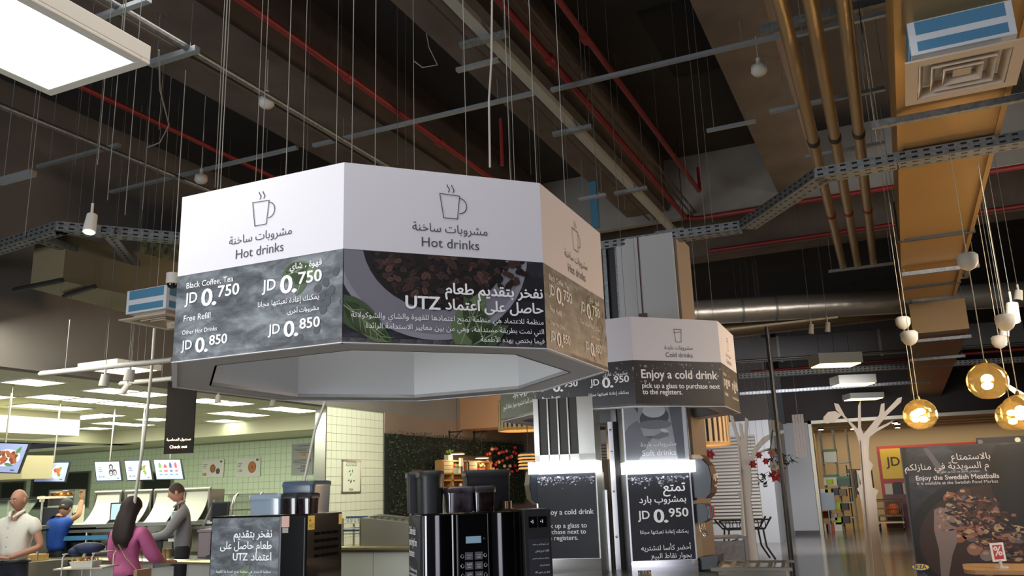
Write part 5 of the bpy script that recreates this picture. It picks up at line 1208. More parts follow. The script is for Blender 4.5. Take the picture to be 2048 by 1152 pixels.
# framed notice on the cream tiled end wall
a = atx(683, 985, -9.2); b = atx(720, 922, -9.2)
M = Matrix(((0, 0, 1, -9.205), (1, 0, 0, a.y), (0, 1, 0, a.z), (0, 0, 0, 1))); W_, H_ = b.y-a.y, b.z-a.z
fp = T('framed_notice', 'steel framed white notice on the cream tiled end wall', 'notice', (-9.2, (a.y+b.y)/2, a.z))
MB(M).box(0, W_, 0, H_, 0, .015).build('sheet', mat('notice_paper', 'dadfc9', .5), fp)
MB(M).box(-.015, W_+.015, -.015, .012, 0, .025).box(-.015, W_+.015, H_-.012, H_+.015, 0, .025).box(-.015, .012, 0, H_, 0, .025).box(W_-.012, W_+.015, 0, H_, 0, .025).build('frame', STEEL, fp)
m = MB(M)
for i, s_ in enumerate(('Thank you for clearing', 'your tray after your meal', 'Please sort the waste')): text(m, s_, W_/2, H_*(.93-.05*i), W_*.6, al='c', z=.016, bold=.02)
for x, y in ((.4, .66), (.55, .67), (.45, .56), (.36, .38), (.45, .33), (.65, .36), (.5, .35)): flat(m, ell(W_*x, H_*y, W_*.06, H_*.02, 9, x*9), .016, 0)
text(m, 'IKEA', W_/2, H_*.05, W_*.2, al='c', z=.016, bold=.04)
m.build('lettering', mat('ink_notice', '4a4f46', .6), fp)
# checkout signs
def checkout(px0, py0, px1, py1, D, label):
    a, b = atd(px0, py1, D), atd(px1, py1, D); zt_ = atd((px0+px1)/2, py0, D).z; zb_ = a.z*.5+b.z*.5
    u = b-a; u.z = 0; W_ = u.length; M = FM((a.x, a.y, zb_), math.atan2(-u.x, u.y)+0) if 0 else FM((a.x, a.y, zb_), math.atan2(u.y, u.x)-PI/2)
    t = T('hanging_sign', label, 'sign', ((a.x+b.x)/2, (a.y+b.y)/2, zb_))
    BR_ = mat('checkout_brown', '1a1411', .6, spec=.2)
    bd = MB(M).box(0, W_, 0, zt_-zb_, -.03, 0).build('board', BR_, t)
    m = MB(M); GL = mat('letter_lit', 'ffe6c4', .4, emit=1.6)
    text(m, 'صندوق المحاسبة', W_/2, .17*(zt_-zb_)+.0, W_*.84, al='c', z=.003, bold=.03); text(m, 'Check out', W_/2, .07*(zt_-zb_), W_*.6, al='c', z=.003, bold=.03)
    m.build('lettering', GL, bd)
    for x in (.08, W_-.08): MB(M).cyl((x, zt_-zb_, -.015), (x, 6.6-zb_, -.015), .004, n=5).build('wire', WIRE, t)
    MB(M).box(0, W_, zt_-zb_, zt_-zb_+.02, -.03, 0).build('top_bar', BLACKM, t)
    return t
checkout(327, 757, 385, 907, 10.8, 'nearer brown Check out sign left under the white octagon')
checkout(651, 800, 690, 910, 16.0, 'farther brown Check out sign before the cream tiled wall')

# ---- tills and gear on the till counter
def on(px, py): return atd(px, py, 10.0)
def Lc_(px, py, d=.25):
    """point on the worktop of the till counter hit by the picture column px, d behind its edge"""
    r_ = ray(px, py); n_ = Vector((-cu.y, cu.x, 0)); o_ = c0+n_*d
    t_ = ((o_-CAM).dot(n_))/(r_.dot(n_)); q_ = CAM+r_*t_; return q_
def till(px, py0, py1, wpx, label, lit=False, tilt=.35, yaw=0):
    p = Lc_(px, py1); q_ = Lc_(px, py0); D = (p-CAM).length; W_ = wpx*D/FOC; H_ = max(.15, q_.z-p.z)
    t = T('till_screen', label, 'till', (p.x, p.y, .94))
    M = LM((p.x, p.y, 0), math.radians(24)+yaw) @ Matrix.Translation((0, 0, p.z)) @ Matrix.Rotation(-tilt, 4, 'X')
    MB(M).box(-W_/2, W_/2, 0, .05, 0, H_).build('casing', BLACKM, t, bevel=.006)
    MB(M).box(-W_/2+.02, W_/2-.02, -.004, 0, .02, H_-.02).build('display', mat('till_glass', '2c2e31', .15) if not lit else mat('till_lit', 'a9c4cf', .3, emit=.7), t)
    MB(LM((p.x, p.y, 0), math.radians(24)+yaw)).box(-.04, .04, .03, .09, .94, p.z+H_*.5).box(-.12, .12, -.06, .16, .94, .97).build('stand', BLACKM, t)
    return t
till(155, 1046, 1082, 46, 'black till touch screen right of the white shirted man', tilt=.4)
till(104, 1015, 1050, 40, 'upright black screen back at the shoulder of the white shirted man', tilt=.02, yaw=.1)
till(315, 1046, 1080, 52, 'big tilted black till screen between the woman and the cashier', tilt=.5)
tt = till(233, 1005, 1042, 26, 'small black framed order screen glowing pale blue behind the woman', True, tilt=.0)
p = Lc_(437, 1008); 
till(437, 1003, 1042, 33, 'black screen seen beside the left coffee machine top', tilt=.15)
def cbox(px, py0, py1, wpx, dep, m, name, label, cat, d=.2, h0=.94, ml=None):
    p = Lc_(px, py1, d); D = (p-CAM).length; W_ = wpx*D/FOC; H_ = Lc_(px, py0, d).z-h0
    t = T(name, label, cat, (p.x, p.y, h0)); M = LM((p.x, p.y, 0), math.radians(20))
    MB(M).box(-W_/2, W_/2, 0, dep, h0, h0+max(.05, H_)).build('body', m, t, bevel=.008)
    return t, M, W_, H_
t_, M, W_, H_ = cbox(160, 1084, 1106, 50, .3, BLACKM, 'receipt_printer', 'black printer block below the tilted till screen', 'printer')
MB(M).box(-W_*.3, W_*.3, -.004, 0, .94+H_*.5, .94+H_*.56).build('paper_slot', mat('paper_white', 'd8d8d0', .6), t_)
t_, M, W_, H_ = cbox(211, 1086, 1107, 38, .25, mat('dark_brown_plastic', '2e211f', .4), 'receipt_printer', 'dark brown printer with white label left of the woman', 'printer')
MB(M).box(-W_*.35, W_*.0, -.004, 0, .94+H_*.5, .94+H_*.8).build('label', mat('paper_white', 'd8d8d0', .6), t_)
t_, M, W_, H_ = cbox(92, 1090, 1106, 26, .14, BLACKM, 'card_reader', 'small black card reader with keys beside the white shirted man', 'card reader')
for i in range(3):
    for j in range(3): MB(M).box(-W_*.3+i*W_*.2, -W_*.18+i*W_*.2, .01+j*.04, .035+j*.04, .94+H_, .94+H_+.006).build('key', mat('key_pale', '8a8a88', .5), t_)
t_, M, W_, H_ = cbox(112, 1096, 1108, 30, .1, BLACKM, 'telephone', 'low rounded black phone on the till counter', 'telephone')
MB(M).tube([(-W_*.4, .04, .94+H_), (-W_*.25, .04, .96+H_), (W_*.25, .04, .96+H_), (W_*.4, .04, .94+H_)], .02, 8).build('handset', BLACKM, t_)
t_, M, W_, H_ = cbox(407, 1064, 1112, 24, .35, mat('till_mauve', '77676a', .4), 'till_housing', 'mauve grey till housing tucked left of the left coffee machine', 'till')
MB(M).box(-W_/2-.01, W_/2+.01, -.01, .36, .94+H_, .97+H_).build('lid', mat('till_mauve', '77676a', .4), t_)
q0, q1 = Lc_(402, 1062, .3), Lc_(430, 1000, .5); MB().tube([q0, q1], .02, 4).build('price_board', mat('board_grey', '8a8d8c', .5), None, 'thin slanting grey board edge beside the black screen', 'board')
# order leaflets beside the cashier
p = Lc_(352, 1062, .3); lf = T('leaflet_stand', 'slanted stand of pale blue leaflets in front of the cashier', 'stand', (p.x, p.y, .94)); M = LM((p.x, p.y, 0), math.radians(40)) @ Matrix.Translation((0, 0, Lc_(352, 1080, .3).z)) @ Matrix.Rotation(-.5, 4, 'X')
MB(M).box(-.09, .09, 0, .015, -.02, .42).build('backing', mat('paper_white', 'd8d8d0', .6), lf)
for i in range(4): MB(M).box(-.075, .075, -.008, 0, .02+i*.10, .10+i*.10).build('leaflet', mat('leaflet_blue', '7d9db0', .5), lf)
MB().box(p.x-.06, p.x+.06, p.y, p.y+.08, .94, Lc_(352, 1080, .3).z+.02).build('foot', BLACKM, lf)
cupP = mat('paper_cup', 'b89a68', .6)
for i, (px, lb) in enumerate(((330, 'left paper cup before the cashier\'s hands'), (338, 'right paper cup before the cashier\'s hands'))):
    p = Lc_(px, 1100, .12); MB().lathe([(.028, 0), (.038, .11), (.040, .11), (.036, .105), (.026, .01)], (p.x, p.y, .94), 14).build('paper_cup', cupP, None, lb, 'cup', 'paper cups by the till')
# wire tray trolley in the foreground with blue bag and food tray
p = atd(158, 1140, 8.6); tr_ = T('tray_trolley', 'white wire trolley holding a food tray, left of the woman', 'trolley', (p.x, p.y, 0)); WW = mat('white_wire', 'd0cfc6', .4)
M = LM((p.x, p.y, 0), math.radians(24)); zt_ = atd(158, 1136, 8.6).z; zh = atd(158, 1108, 8.6).z
for x, y in ((-.17, 0), (-.12, .3), (.12, 0), (.19, .3)): MB(M).tube([(x, y, .05), (x, y, zh-.03), (x+.01, y+.02, zh)], .008, 6).build('upright', WW, tr_)
MB(M).tube([(-.17, 0, zh), (-.12, .3, zh), (.19, .3, zh), (.12, 0, zh)], .008, 6).build('top_rail', WW, tr_)
MB(M).box(-.24, .24, -.03, .33, zt_-.012, zt_).build('shelf', mat('tray_cream', 'b9ad95', .5), tr_)
for x, y in ((-.17, 0), (-.12, .3), (.12, 0), (.19, .3)): MB(M).cyl((x-.015, y, .03), (x+.015, y, .03), .03, n=10).build('caster', BLACKM, tr_)
fd = T('food_box', 'white takeaway box of chips and ketchup on the wire trolley', 'food box', tuple(M @ Vector((.02, .1, zt_))))
MB(M).add([(-.09, .03, zt_), (.11, .03, zt_), (.11, .18, zt_), (-.09, .18, zt_), (-.11, .01, zt_+.06), (.13, .01, zt_+.06), (.13, .20, zt_+.06), (-.11, .20, zt_+.06)], [(3, 2, 1, 0), (0, 1, 5, 4), (2, 3, 7, 6), (1, 2, 6, 5), (3, 0, 4, 7), (4, 5, 6, 7)]).build('box', mat('paper_white', 'd8d8d0', .6), fd)
ch = MB(M)
for i in range(26): x, y = random.uniform(-.09, .11), random.uniform(.03, .18); ch.tube([(x, y, zt_+.06), (x+random.uniform(-.03, .03), y+random.uniform(-.03, .03), zt_+.085)], .006, 4)
lab(ch.build('chips', mat('chips', 'd9a23c', .6), fd), kind='stuff')
MB(M).sphere((.03, .1, zt_+.085), .02, 8, sc=(1.6, 1, .5)).build('ketchup', mat('ketchup', 'b5342a', .4), fd)
bg = MB(M); bg.sphere((.02, .12, zh+.05), .13, 16, sc=(1.25, .8, .42)); bg.sphere((-.10, .08, zh+.02), .07, 10, sc=(1, .7, .6))
bg.build('bag', mat('navy_bag', '25345c', .7, noise=.4, scale=9, col2='161f38'), None, 'crumpled navy blue bag lying on top of the wire trolley', 'bag')

# ============================================================ PEOPLE
SKINS = {}
def person(name, label, loc, yaw, J, skin_c, clothes, hair, face=True, seat=None):
    """J: joints in the person's own frame (x to their left, y back, so they face -y). One continuous skin surface for the body; clothes are closed shells over it."""
    root = T(name, label, 'person', loc, yaw)
    W = WM(root)
    def skin(chain, name_, m, par, res=2, shape=None):
        """chain: dict key -> (pos, (rx, ry)); edges list"""
        pts, eds = chain
        me = bpy.data.meshes.new(name_); me.from_pydata([Vector(p[0]) for p in pts], eds, []); o = bpy.data.objects.new('tmp_skin', me); COL.objects.link(o)
        md = o.modifiers.new('s', 'SKIN'); md.use_smooth_shade = True; md.branch_smoothing = .6
        for i, p in enumerate(pts): me.skin_vertices[0].data[i].radius = p[1]
        me.skin_vertices[0].data[0].use_root = True
        s2 = o.modifiers.new('u', 'SUBSURF'); s2.levels = res; s2.render_levels = res
        bpy.context.view_layer.update()
        mm = bpy.data.meshes.new_from_object(o.evaluated_get(bpy.context.evaluated_depsgraph_get()))
        mb = MB(W); mb.add([v.co.copy() for v in mm.vertices], [tuple(p.vertices) for p in mm.polygons], 0, True)
        bpy.data.objects.remove(o)
        return mb
    def chain(keys_list):
        idx = {}; pts = []; eds = []
        for ch in keys_list:
            prev = None
            for k_ in ch:
                kk_ = k_ if isinstance(k_, str) else k_[0]
                if kk_ not in idx: idx[kk_] = len(pts); pts.append((J[kk_][0], J[kk_][1] if isinstance(k_, str) else k_[1]))
                if prev is not None: eds.append((prev, idx[kk_]))
                prev = idx[kk_]
        return pts, eds
    SK = mat('skin_'+skin_c, skin_c, .6)
    J0 = dict(J)
    for q_, f_ in (('pelvis', .84), ('waist', .82), ('chest', .80), ('neckb', .88), ('shL', .72), ('shR', .72), ('hipL', .85), ('hipR', .85), ('knL', .85), ('knR', .85)): J[q_] = (J[q_][0], (J[q_][1][0]*f_, J[q_][1][1]*f_))
    body = skin(chain([['pelvis', 'waist', 'chest', 'neckb', 'neckt'], ['chest', 'shL', 'elL', 'wrL'], ['chest', 'shR', 'elR', 'wrR'], ['pelvis', 'hipL', 'knL', 'anL', 'toL'], ['pelvis', 'hipR', 'knR', 'anR', 'toR']]), 'body', SK, root)
    J.update(J0)
    # head, joined into the body mesh
    hp, hyaw, hpit = J['head'][0], J['head'][1], J['head'][2]
    HM = Matrix.Translation(Vector(hp)) @ Matrix.Rotation(hyaw, 4, 'Z') @ Matrix.Rotation(hpit, 4, 'X')
    hd = MB(W @ HM)
    n, m_ = 28, 20; v = []
    for i in range(m_+1):
        ph = PI*i/m_; z = math.cos(ph)
        for k_ in range(n):
            t = 2*PI*k_/n; x, y = math.sin(ph)*math.cos(t), math.sin(ph)*math.sin(t)
            X, Y, Z = x*.074, y*.095, z*.118
            if z < 0: X *= 1-.30*(-z)**1.3; Y *= 1-.12*(-z)
            if y < 0:
                fr_ = max(0, -y)
                Y -= .024*math.exp(-((x/.17)**2))*math.exp(-(((z+.12)/.17)**2))*fr_      # nose
                Y += .012*math.exp(-(((abs(x)-.42)/.2)**2))*math.exp(-(((z-.06)/.12)**2))   # eye sockets
                Y -= .006*math.exp(-(((z-.26)/.1)**2))*fr_                              # brow
                Y -= .008*math.exp(-((x/.3)**2))*math.exp(-(((z+.78)/.15)**2))           # chin
                Y -= .005*math.exp(-((x/.28)**2))*math.exp(-(((z+.48)/.07)**2))          # lips
            v.append((X, Y, Z))
    hd.add(v, [(i*n+k_, i*n+(k_+1) % n, (i+1)*n+(k_+1) % n, (i+1)*n+k_) for i in range(m_) for k_ in range(n)], 0, True)
    for sx in (-1, 1):
        hd.sphere((sx*.074, .008, -.005), .03, 10, 0, (.35, .7, 1.05)); hd.sphere((sx*.03, -.083, .006), .0105, 8, 1); hd.sphere((sx*.03, -.0925, .006), .005, 6, 2)
        hd.tube([(sx*.016, -.093, .026), (sx*.03, -.096, .031), (sx*.046, -.085, .026)], .0035, 5, 2)
    hd.tube([(-.024, -.086, -.057), (0, -.094, -.055), (.024, -.086, -.057)], [.003, .006, .003], 6, 3, flat=.6)
    body.merge(hd)
    # hands with fingers
    for s_, k_ in ((1, 'L'), (-1, 'R')):
        w_ = Vector(J['wr'+k_][0]); d = Vector(J['hd'+k_][0]).normalized(); pn = Vector(J['hd'+k_][1]).normalized(); sd = d.cross(pn).normalized()
        hb_ = MB(W); hb_.tube([w_-d*.02, w_+d*.02, w_+d*.06, w_+d*.095], [.026, .034, .042, .036], 10, 0, flat=.45)
        for i in range(4):
            b_ = w_+d*.085+sd*(.030-.020*i); L = (.065, .075, .07, .055)[i]; c_ = J['hd'+k_][2]
            hb_.tube([b_, b_+d*L*.45-pn*L*c_*.25, b_+d*L*(.85-c_*.3)-pn*L*c_*.75], [.0095, .009, .007], 6)
        tb_ = w_+d*.03+sd*.035; hb_.tube([tb_, tb_+d*.03+sd*.022-pn*.01, tb_+d*.06+sd*.02-pn*.025], [.013, .011, .008], 6)
        body.merge(hb_)
    SKM = [SK, mat('eye_white', 'c9c4bc', .3), mat('eye_dark', '2a201c', .4), mat('lip', '8a544a', .5)]
    body.build('body', SKM, root, origin=W.translation)
    for nm, ks, m, lb in clothes:
        skin(chain(ks), nm, m, root).build(nm, m, root, label=lb, origin=W.translation)
    if hair: hair(HM, W, root)
    return root, W, HM
def base(h=1.75, **k):
    s_ = h/1.75
    J = dict(pelvis=((0, 0, .95), (.155, .115)), waist=((0, 0, 1.10), (.135, .10)), chest=((0, 0, 1.33), (.165, .115)), neckb=((0, .005, 1.47), (.065, .06)), neckt=((0, -.005, 1.55), (.052, .055)),
             shL=((.185, 0, 1.42), (.058, .058)), shR=((-.185, 0, 1.42), (.058, .058)), elL=((.24, .02, 1.14), (.042, .042)), elR=((-.24, .02, 1.14), (.042, .042)), wrL=((.25, -.1, .92), (.028, .028)), wrR=((-.25, -.1, .92), (.028, .028)),
             hipL=((.09, 0, .90), (.085, .09)), hipR=((-.09, 0, .90), (.085, .09)), knL=((.10, -.01, .49), (.055, .055)), knR=((-.10, -.01, .49), (.055, .055)), anL=((.10, .02, .08), (.036, .036)), anR=((-.10, .02, .08), (.036, .036)),
             toL=((.11, -.15, .04), (.038, .028)), toR=((-.11, -.15, .04), (.038, .028)), head=((0, -.01, 1.64), 0, 0), hdL=((0, -.3, -1), (0, -1, .3), .3), hdR=((0, -.3, -1), (0, -1, .3), .3))
    J.update(k)
    for q in J:
        if q[:2] != 'hd': J[q] = (tuple(c*s_ for c in J[q][0]),)+tuple(J[q][1:])
    return J
def sh(v, g): return (v[0]+g, v[1]+g)
def legs(J, g=.012): return [['pelvis', ('hipL', sh(J['hipL'][1], g)), ('knL', sh(J['knL'][1], g)), ('anL', sh(J['anL'][1], g+.012))], ['pelvis', ('hipR', sh(J['hipR'][1], g)), ('knR', sh(J['knR'][1], g)), ('anR', sh(J['anR'][1], g+.012))]]
def legs_full(J, g=.014):
    L = legs(J, g); L[0][0] = ('pelvis', sh(J['pelvis'][1], .014)); return [[('waist', sh(J['waist'][1], .012)), L[0][0]], L[0], L[1]]
def shoes(J): return None
DEN = mat('jeans_navy', '1d2230', .8, noise=.2, scale=20)
# 1 man in the white shirt, facing the hall, hands held before him
pM = atd(42, 985, 9.7); yM = math.radians(24-8)
J = base(1.83, elL=((.28, .02, 1.15), (.044, .044)), elR=((-.28, .02, 1.15), (.044, .044)), wrL=((.10, -.22, 1.06), (.03, .03)), wrR=((-.12, -.22, 1.07), (.03, .03)), hdL=((-1, -.35, .15), (0, -.3, 1), .5), hdR=((1, -.35, .1), (0, -.3, 1), .5),
         head=((0, -.02, 1.64), math.radians(-6), math.radians(8)), waist=((0, -.01, 1.10), (.15, .125)), chest=((0, 0, 1.33), (.172, .125)))
J['slL'] = (tuple(Vector(J['shL'][0])*.45+Vector(J['elL'][0])*.55), (.072, .072)); J['slR'] = (tuple(Vector(J['shR'][0])*.45+Vector(J['elR'][0])*.55), (.072, .072))
J['hem'] = ((0, 0, 1.02), (.17, .14)); J['col'] = ((0, .01, 1.53), (.075, .07))
SHW_ = mat('shirt_white', 'd6d3c8', .8, noise=.06, scale=6, bump=.3)
def bald(HM, W, root):
    m = MB(W @ HM)
    for sx in (-1, 1): m.sphere((sx*.068, .035, .01), .03, 8, 0, (.3, 1.2, 1.1))
    m.build('hair', mat('hair_grey', '7a6a5c', .8), root)
r1, W1, H1 = person('person', 'bald man in a white short sleeved shirt and navy jeans at far left', (pM.x, pM.y, 0), yM, J, 'a87a64',
    [('shirt', [[('hem', (.185, .145)), ('waist', (.178, .145)), ('chest', (.192, .142)), ('neckb', (.088, .082)), ('col', (.072, .07))], ['chest', ('shL', (.085, .085)), ('slL', (.085, .085))], ['chest', ('shR', (.085, .085)), ('slR', (.085, .085))]], SHW_, 'white short sleeved shirt'),
     ('trousers', legs_full(J), DEN, 'navy jeans')], bald)
m = MB(W1)
m.lathe([(.150, 0), (.152, .035)], (0, 0, 1.045), 24, 0, False); 
for v_ in range(len(m.v)): pass
m = MB(W1); n = 24
m.tube([(.160*math.cos(2*PI*q/n), .135*math.sin(2*PI*q/n), 1.06) for q in range(n+1)], .018, 6, 0, False); m.build('belt', BLACKM, r1)
m = MB(W1); m.tube([(-.075, .0, 1.605), (-.06, -.06, 1.575), (-.02, -.115, 1.53)], [.012, .02, .012], 6); m.tube([(.075, .0, 1.605), (.06, -.06, 1.575), (.02, -.115, 1.53)], [.012, .02, .012], 6); m.build('collar', SHW_, r1)
m = MB(W1)
for z in (1.42, 1.32, 1.22, 1.12): m.sphere((0, -.148, z), .006, 6)
m.build('buttons', mat('button_dark', '5a5650', .5), r1)
MB(W1).lathe([(.03, 0), (.036, .09), (.038, .09), (.034, .085), (.028, .01)], (-.0, -.34, 1.08), 14).build('drinking_glass', mat('clear_plastic', 'c9d0cc', .1, alpha=.55), None, 'clear plastic cup held by the man in the white shirt', 'cup')
# 2 woman in pink, seen from behind
pW = atd(262, 1003, 9.15); yW = math.radians(24+180-22)
J = base(1.69, elL=((.235, -.02, 1.13), (.042, .042)), wrL=((.20, -.20, 1.02), (.027, .027)), elR=((-.22, -.12, 1.14), (.04, .04)), wrR=((-.20, -.36, 1.06), (.027, .027)),
         hdR=((.1, -1, .0), (0, .1, 1), .3), hdL=((-.6, -1, 0), (0, 0, 1), .4), head=((0, -.02, 1.64), math.radians(5), math.radians(6)), chest=((0, 0, 1.33), (.150, .11)), waist=((0, 0, 1.11), (.118, .095)))
J['hem'] = ((0, .0, .86), (.20, .17)); J['col'] = ((0, .0, 1.48), (.085, .075)); J['pfL'] = (tuple(Vector(J['elL'][0])*.9+Vector(J['wrL'][0])*.1), (.09, .09)); J['pfR'] = (tuple(Vector(J['elR'][0])*.9+Vector(J['wrR'][0])*.1), (.09, .09))
J['wsL'] = (tuple(Vector(J['elL'][0])*.3+Vector(J['wrL'][0])*.7), (.04, .04)); J['wsR'] = (tuple(Vector(J['elR'][0])*.3+Vector(J['wrR'][0])*.7), (.04, .04)); J['wt'] = ((0, 0, 1.06), (.125, .1))
PINK = mat('blouse_pink', 'c9689a', .7, noise=.12, scale=4, bump=.35)
def longhair(HM, W, root):
    m = MB(W @ HM)
    n, rows = 26, 16; v = []
    # cap over the skull and a long sheet down the back, one closed surface
    for i in range(rows+1):
        q = i/rows
        if q < .35:
            ph = PI*.5*(q/.35); rx, ry, z = .102*math.sin(ph)+.002, .118*math.sin(ph)+.002, .135*math.cos(ph); cy = .006
        else:
            u = (q-.35)/.65; rx = .100+.022*math.sin(PI*min(1, u*.9)); rx *= 1-.38*max(0, u-.75)/.25; ry = .118-.06*u; z = -.40*u; cy = .006+.058*u+.035*math.sin(PI*u)
        for k_ in range(n):
            t = 2*PI*k_/n; x, y = math.cos(t), math.sin(t)
            yy = y*ry if y > 0 or q < .3 else y*ry*max(.15, 1-.85*(q-.3)/.15)
            wv = 1+.035*math.sin(7*t+i*.3)
            v.append((x*rx*wv, cy+yy*wv, z))
    m.add(v, [(i*n+k_, i*n+(k_+1) % n, (i+1)*n+(k_+1) % n, (i+1)*n+k_) for i in range(rows) for k_ in range(n)]+[tuple(range(n)), tuple(rows*n+k_ for k_ in range(n-1, -1, -1))], 0, True)
    m.build('hair', mat('hair_dark_brown', '2a1c19', .7, noise=.3, scale=30, stretch=(6, 6, .5)), root, label='long straight dark brown hair')
r2, W2, H2 = person('person', 'woman with long dark hair and a pink peplum blouse, seen from behind', (pW.x, pW.y, 0), yW, J, 'b98a72',
    [('blouse', [[('hem', (.215, .185)), ('wt', (.135, .108)), ('waist', (.138, .112)), ('chest', (.172, .128)), ('neckb', (.078, .074)), ('col', (.068, .066))], ['chest', ('shL', (.085, .08)), ('pfL', (.085, .085)), ('wsL', (.045, .045))], ['chest', ('shR', (.085, .08)), ('pfR', (.085, .085)), ('wsR', (.045, .045))]], PINK, 'pink blouse with puffed sleeves and flared hem'),
     ('trousers', legs_full(J), mat('trousers_navy', '171a2a', .8), 'navy trousers')], longhair)
m = MB(W2)
m.tube([(.12, .045, 1.44), (.06, .125, 1.36), (-.03, .145, 1.22), (-.11, .125, 1.10), (-.20, .06, .98)], .005, 6); m.tube([(.12, .045, 1.44), (.09, -.10, 1.36), (-.05, -.14, 1.15), (-.20, -.02, .98)], .005, 6); m.build('bag_strap', mat('strap_gold', 'b9a07e', .4, .5), r2)
MB(W2).box(-.27, -.22, -.08, .12, .80, .98).build('shoulder_bag', mat('bag_tan', '9a7a62', .5), r2, bevel=.01)
# 3 cashier leaning to the left in grey shirt
pC = atd(372, 968, 11.1); yC = math.radians(24-72)
J = base(1.89, elL=((.20, -.17, 1.15), (.043, .043)), wrL=((.10, -.46, 1.10), (.03, .03)), elR=((-.22, -.10, 1.14), (.043, .043)), wrR=((-.16, -.38, 1.12), (.03, .03)), hdL=((-.1, -1, -.1), (0, .1, 1), .4), hdR=((.2, -1, 0), (0, .1, 1), .5),
         head=((0, -.10, 1.62), math.radians(-4), math.radians(16)), neckt=((0, -.06, 1.54), (.052, .056)), neckb=((0, -.03, 1.46), (.065, .06)), chest=((0, -.02, 1.33), (.165, .12)))
J['hem'] = ((0, 0, .95), (.165, .13)); J['col'] = ((0, -.035, 1.50), (.07, .068)); J['cfL'] = (tuple(Vector(J['elL'][0])*.12+Vector(J['wrL'][0])*.88), (.036, .036)); J['cfR'] = (tuple(Vector(J['elR'][0])*.12+Vector(J['wrR'][0])*.88), (.036, .036))
GSH = mat('shirt_grey', '7f7f82', .8, noise=.08, scale=6, bump=.3)
def shorthair(HM, W, root):
    m = MB(W @ HM); n, rows = 22, 9; v = []
    for i in range(rows+1):
        ph = PI*.56*i/rows
        for k_ in range(n):
            t = 2*PI*k_/n; x, y = math.cos(t), math.sin(t); low = .35 if y < -.35 else 1
            p2 = ph*(1 if y > -.2 else max(.55, 1+.9*(y+.2)*.55))
            v.append((.080*math.sin(p2)*x, .003+.101*math.sin(p2)*y, .124*math.cos(p2)+.004))
    m.add(v, [(i*n+k_, i*n+(k_+1) % n, (i+1)*n+(k_+1) % n, (i+1)*n+k_) for i in range(rows) for k_ in range(n)]+[tuple(rows*n+k_ for k_ in range(n-1, -1, -1))], 0, True)
    m.build('hair', mat('hair_brown_short', '3f2f26', .8), root, label='short cropped brown hair')
r3, W3, H3 = person('person', 'cashier in a grey long sleeved shirt leaning left over the till', (pC.x, pC.y, 0), yC, J, 'c08e76',
    [('shirt', [[('hem', (.17, .14)), ('waist', (.160, .13)), ('chest', (.188, .138)), ('neckb', (.084, .08)), ('col', (.068, .066))], ['chest', ('shL', (.078, .078)), ('elL', (.06, .06)), ('cfL', (.042, .042))], ['chest', ('shR', (.078, .078)), ('elR', (.06, .06)), ('cfR', (.042, .042))]], GSH, 'grey long sleeved shirt'),
     ('trousers', legs_full(J), mat('trousers_black', '14151b', .8), 'black trousers')], shorthair)
m = MB(W3); m.tube([(-.07, -.0, 1.64), (-.055, -.08, 1.61), (-.015, -.135, 1.57)], [.012, .018, .01], 6); m.tube([(.07, -.0, 1.64), (.055, -.08, 1.61), (.015, -.135, 1.57)], [.012, .018, .01], 6); m.build('collar', GSH, r3)
MB(W3).box(.05, .12, -.168, -.160, 1.30, 1.33).build('name_badge', BLACKM, r3)
# 4 worker in blue behind, arm raised with a spatula
pB = atd(122, 994, 12.3); yB = math.radians(24+150)
J = base(1.74, elR=((-.27, -.12, 1.50), (.043, .043)), wrR=((-.16, -.22, 1.72), (.03, .03)), hdR=((.1, -.1, 1), (0, -1, 0), .6), elL=((.26, -.08, 1.16), (.042, .042)), wrL=((.18, -.32, 1.12), (.03, .03)), hdL=((0, -1, .1), (0, 0, 1), .4), head=((0, -.08, 1.60), math.radians(30), math.radians(20)))
J['hem'] = ((0, 0, 1.0), (.165, .13)); J['col'] = ((0, .0, 1.49), (.07, .068)); J['slL'] = (tuple(Vector(J['shL'][0])*.4+Vector(J['elL'][0])*.6), (.06, .06)); J['slR'] = (tuple(Vector(J['shR'][0])*.4+Vector(J['elR'][0])*.6), (.06, .06))
def cap(HM, W, root):
    m = MB(W @ HM); m.lathe([(.085, .02), (.088, .07), (.078, .11), (.05, .135), (.005, .142)], (0, .005, 0), 20); m.build('cap', mat('cap_black', '1c1e26', .7), root, label='dark cap')
    MB(W @ HM).sphere((0, .035, .0), .076, 12, 0, (1.0, .85, .8)).build('hair', mat('hair_black', '1b1512', .7), root)
r4, W4, H4 = person('person', 'kitchen worker in a bright blue shirt and dark cap raising one arm', (pB.x, pB.y, 0), yB, J, 'a87a58',
    [('shirt', [[('hem', (.18, .145)), ('waist', (.172, .138)), ('chest', (.19, .14)), ('neckb', (.088, .082)), ('col', (.072, .07))], ['chest', ('shL', (.08, .08)), ('slL', (.066, .066))], ['chest', ('shR', (.08, .08)), ('slR', (.066, .066))]], mat('shirt_blue', '1f4fae', .7, noise=.1, scale=5), 'bright blue shirt'),
     ('trousers', legs_full(J), mat('trousers_black', '14151b', .8), 'black trousers')], cap)
MB(W4).cyl((-.16, -.22, 1.78), (.14, -.30, 1.52), .008, n=6).box(.10, .18, -.32, -.30, 1.44, 1.53).build('spatula', STEEL, None, 'steel spatula in the raised hand of the blue worker', 'spatula')
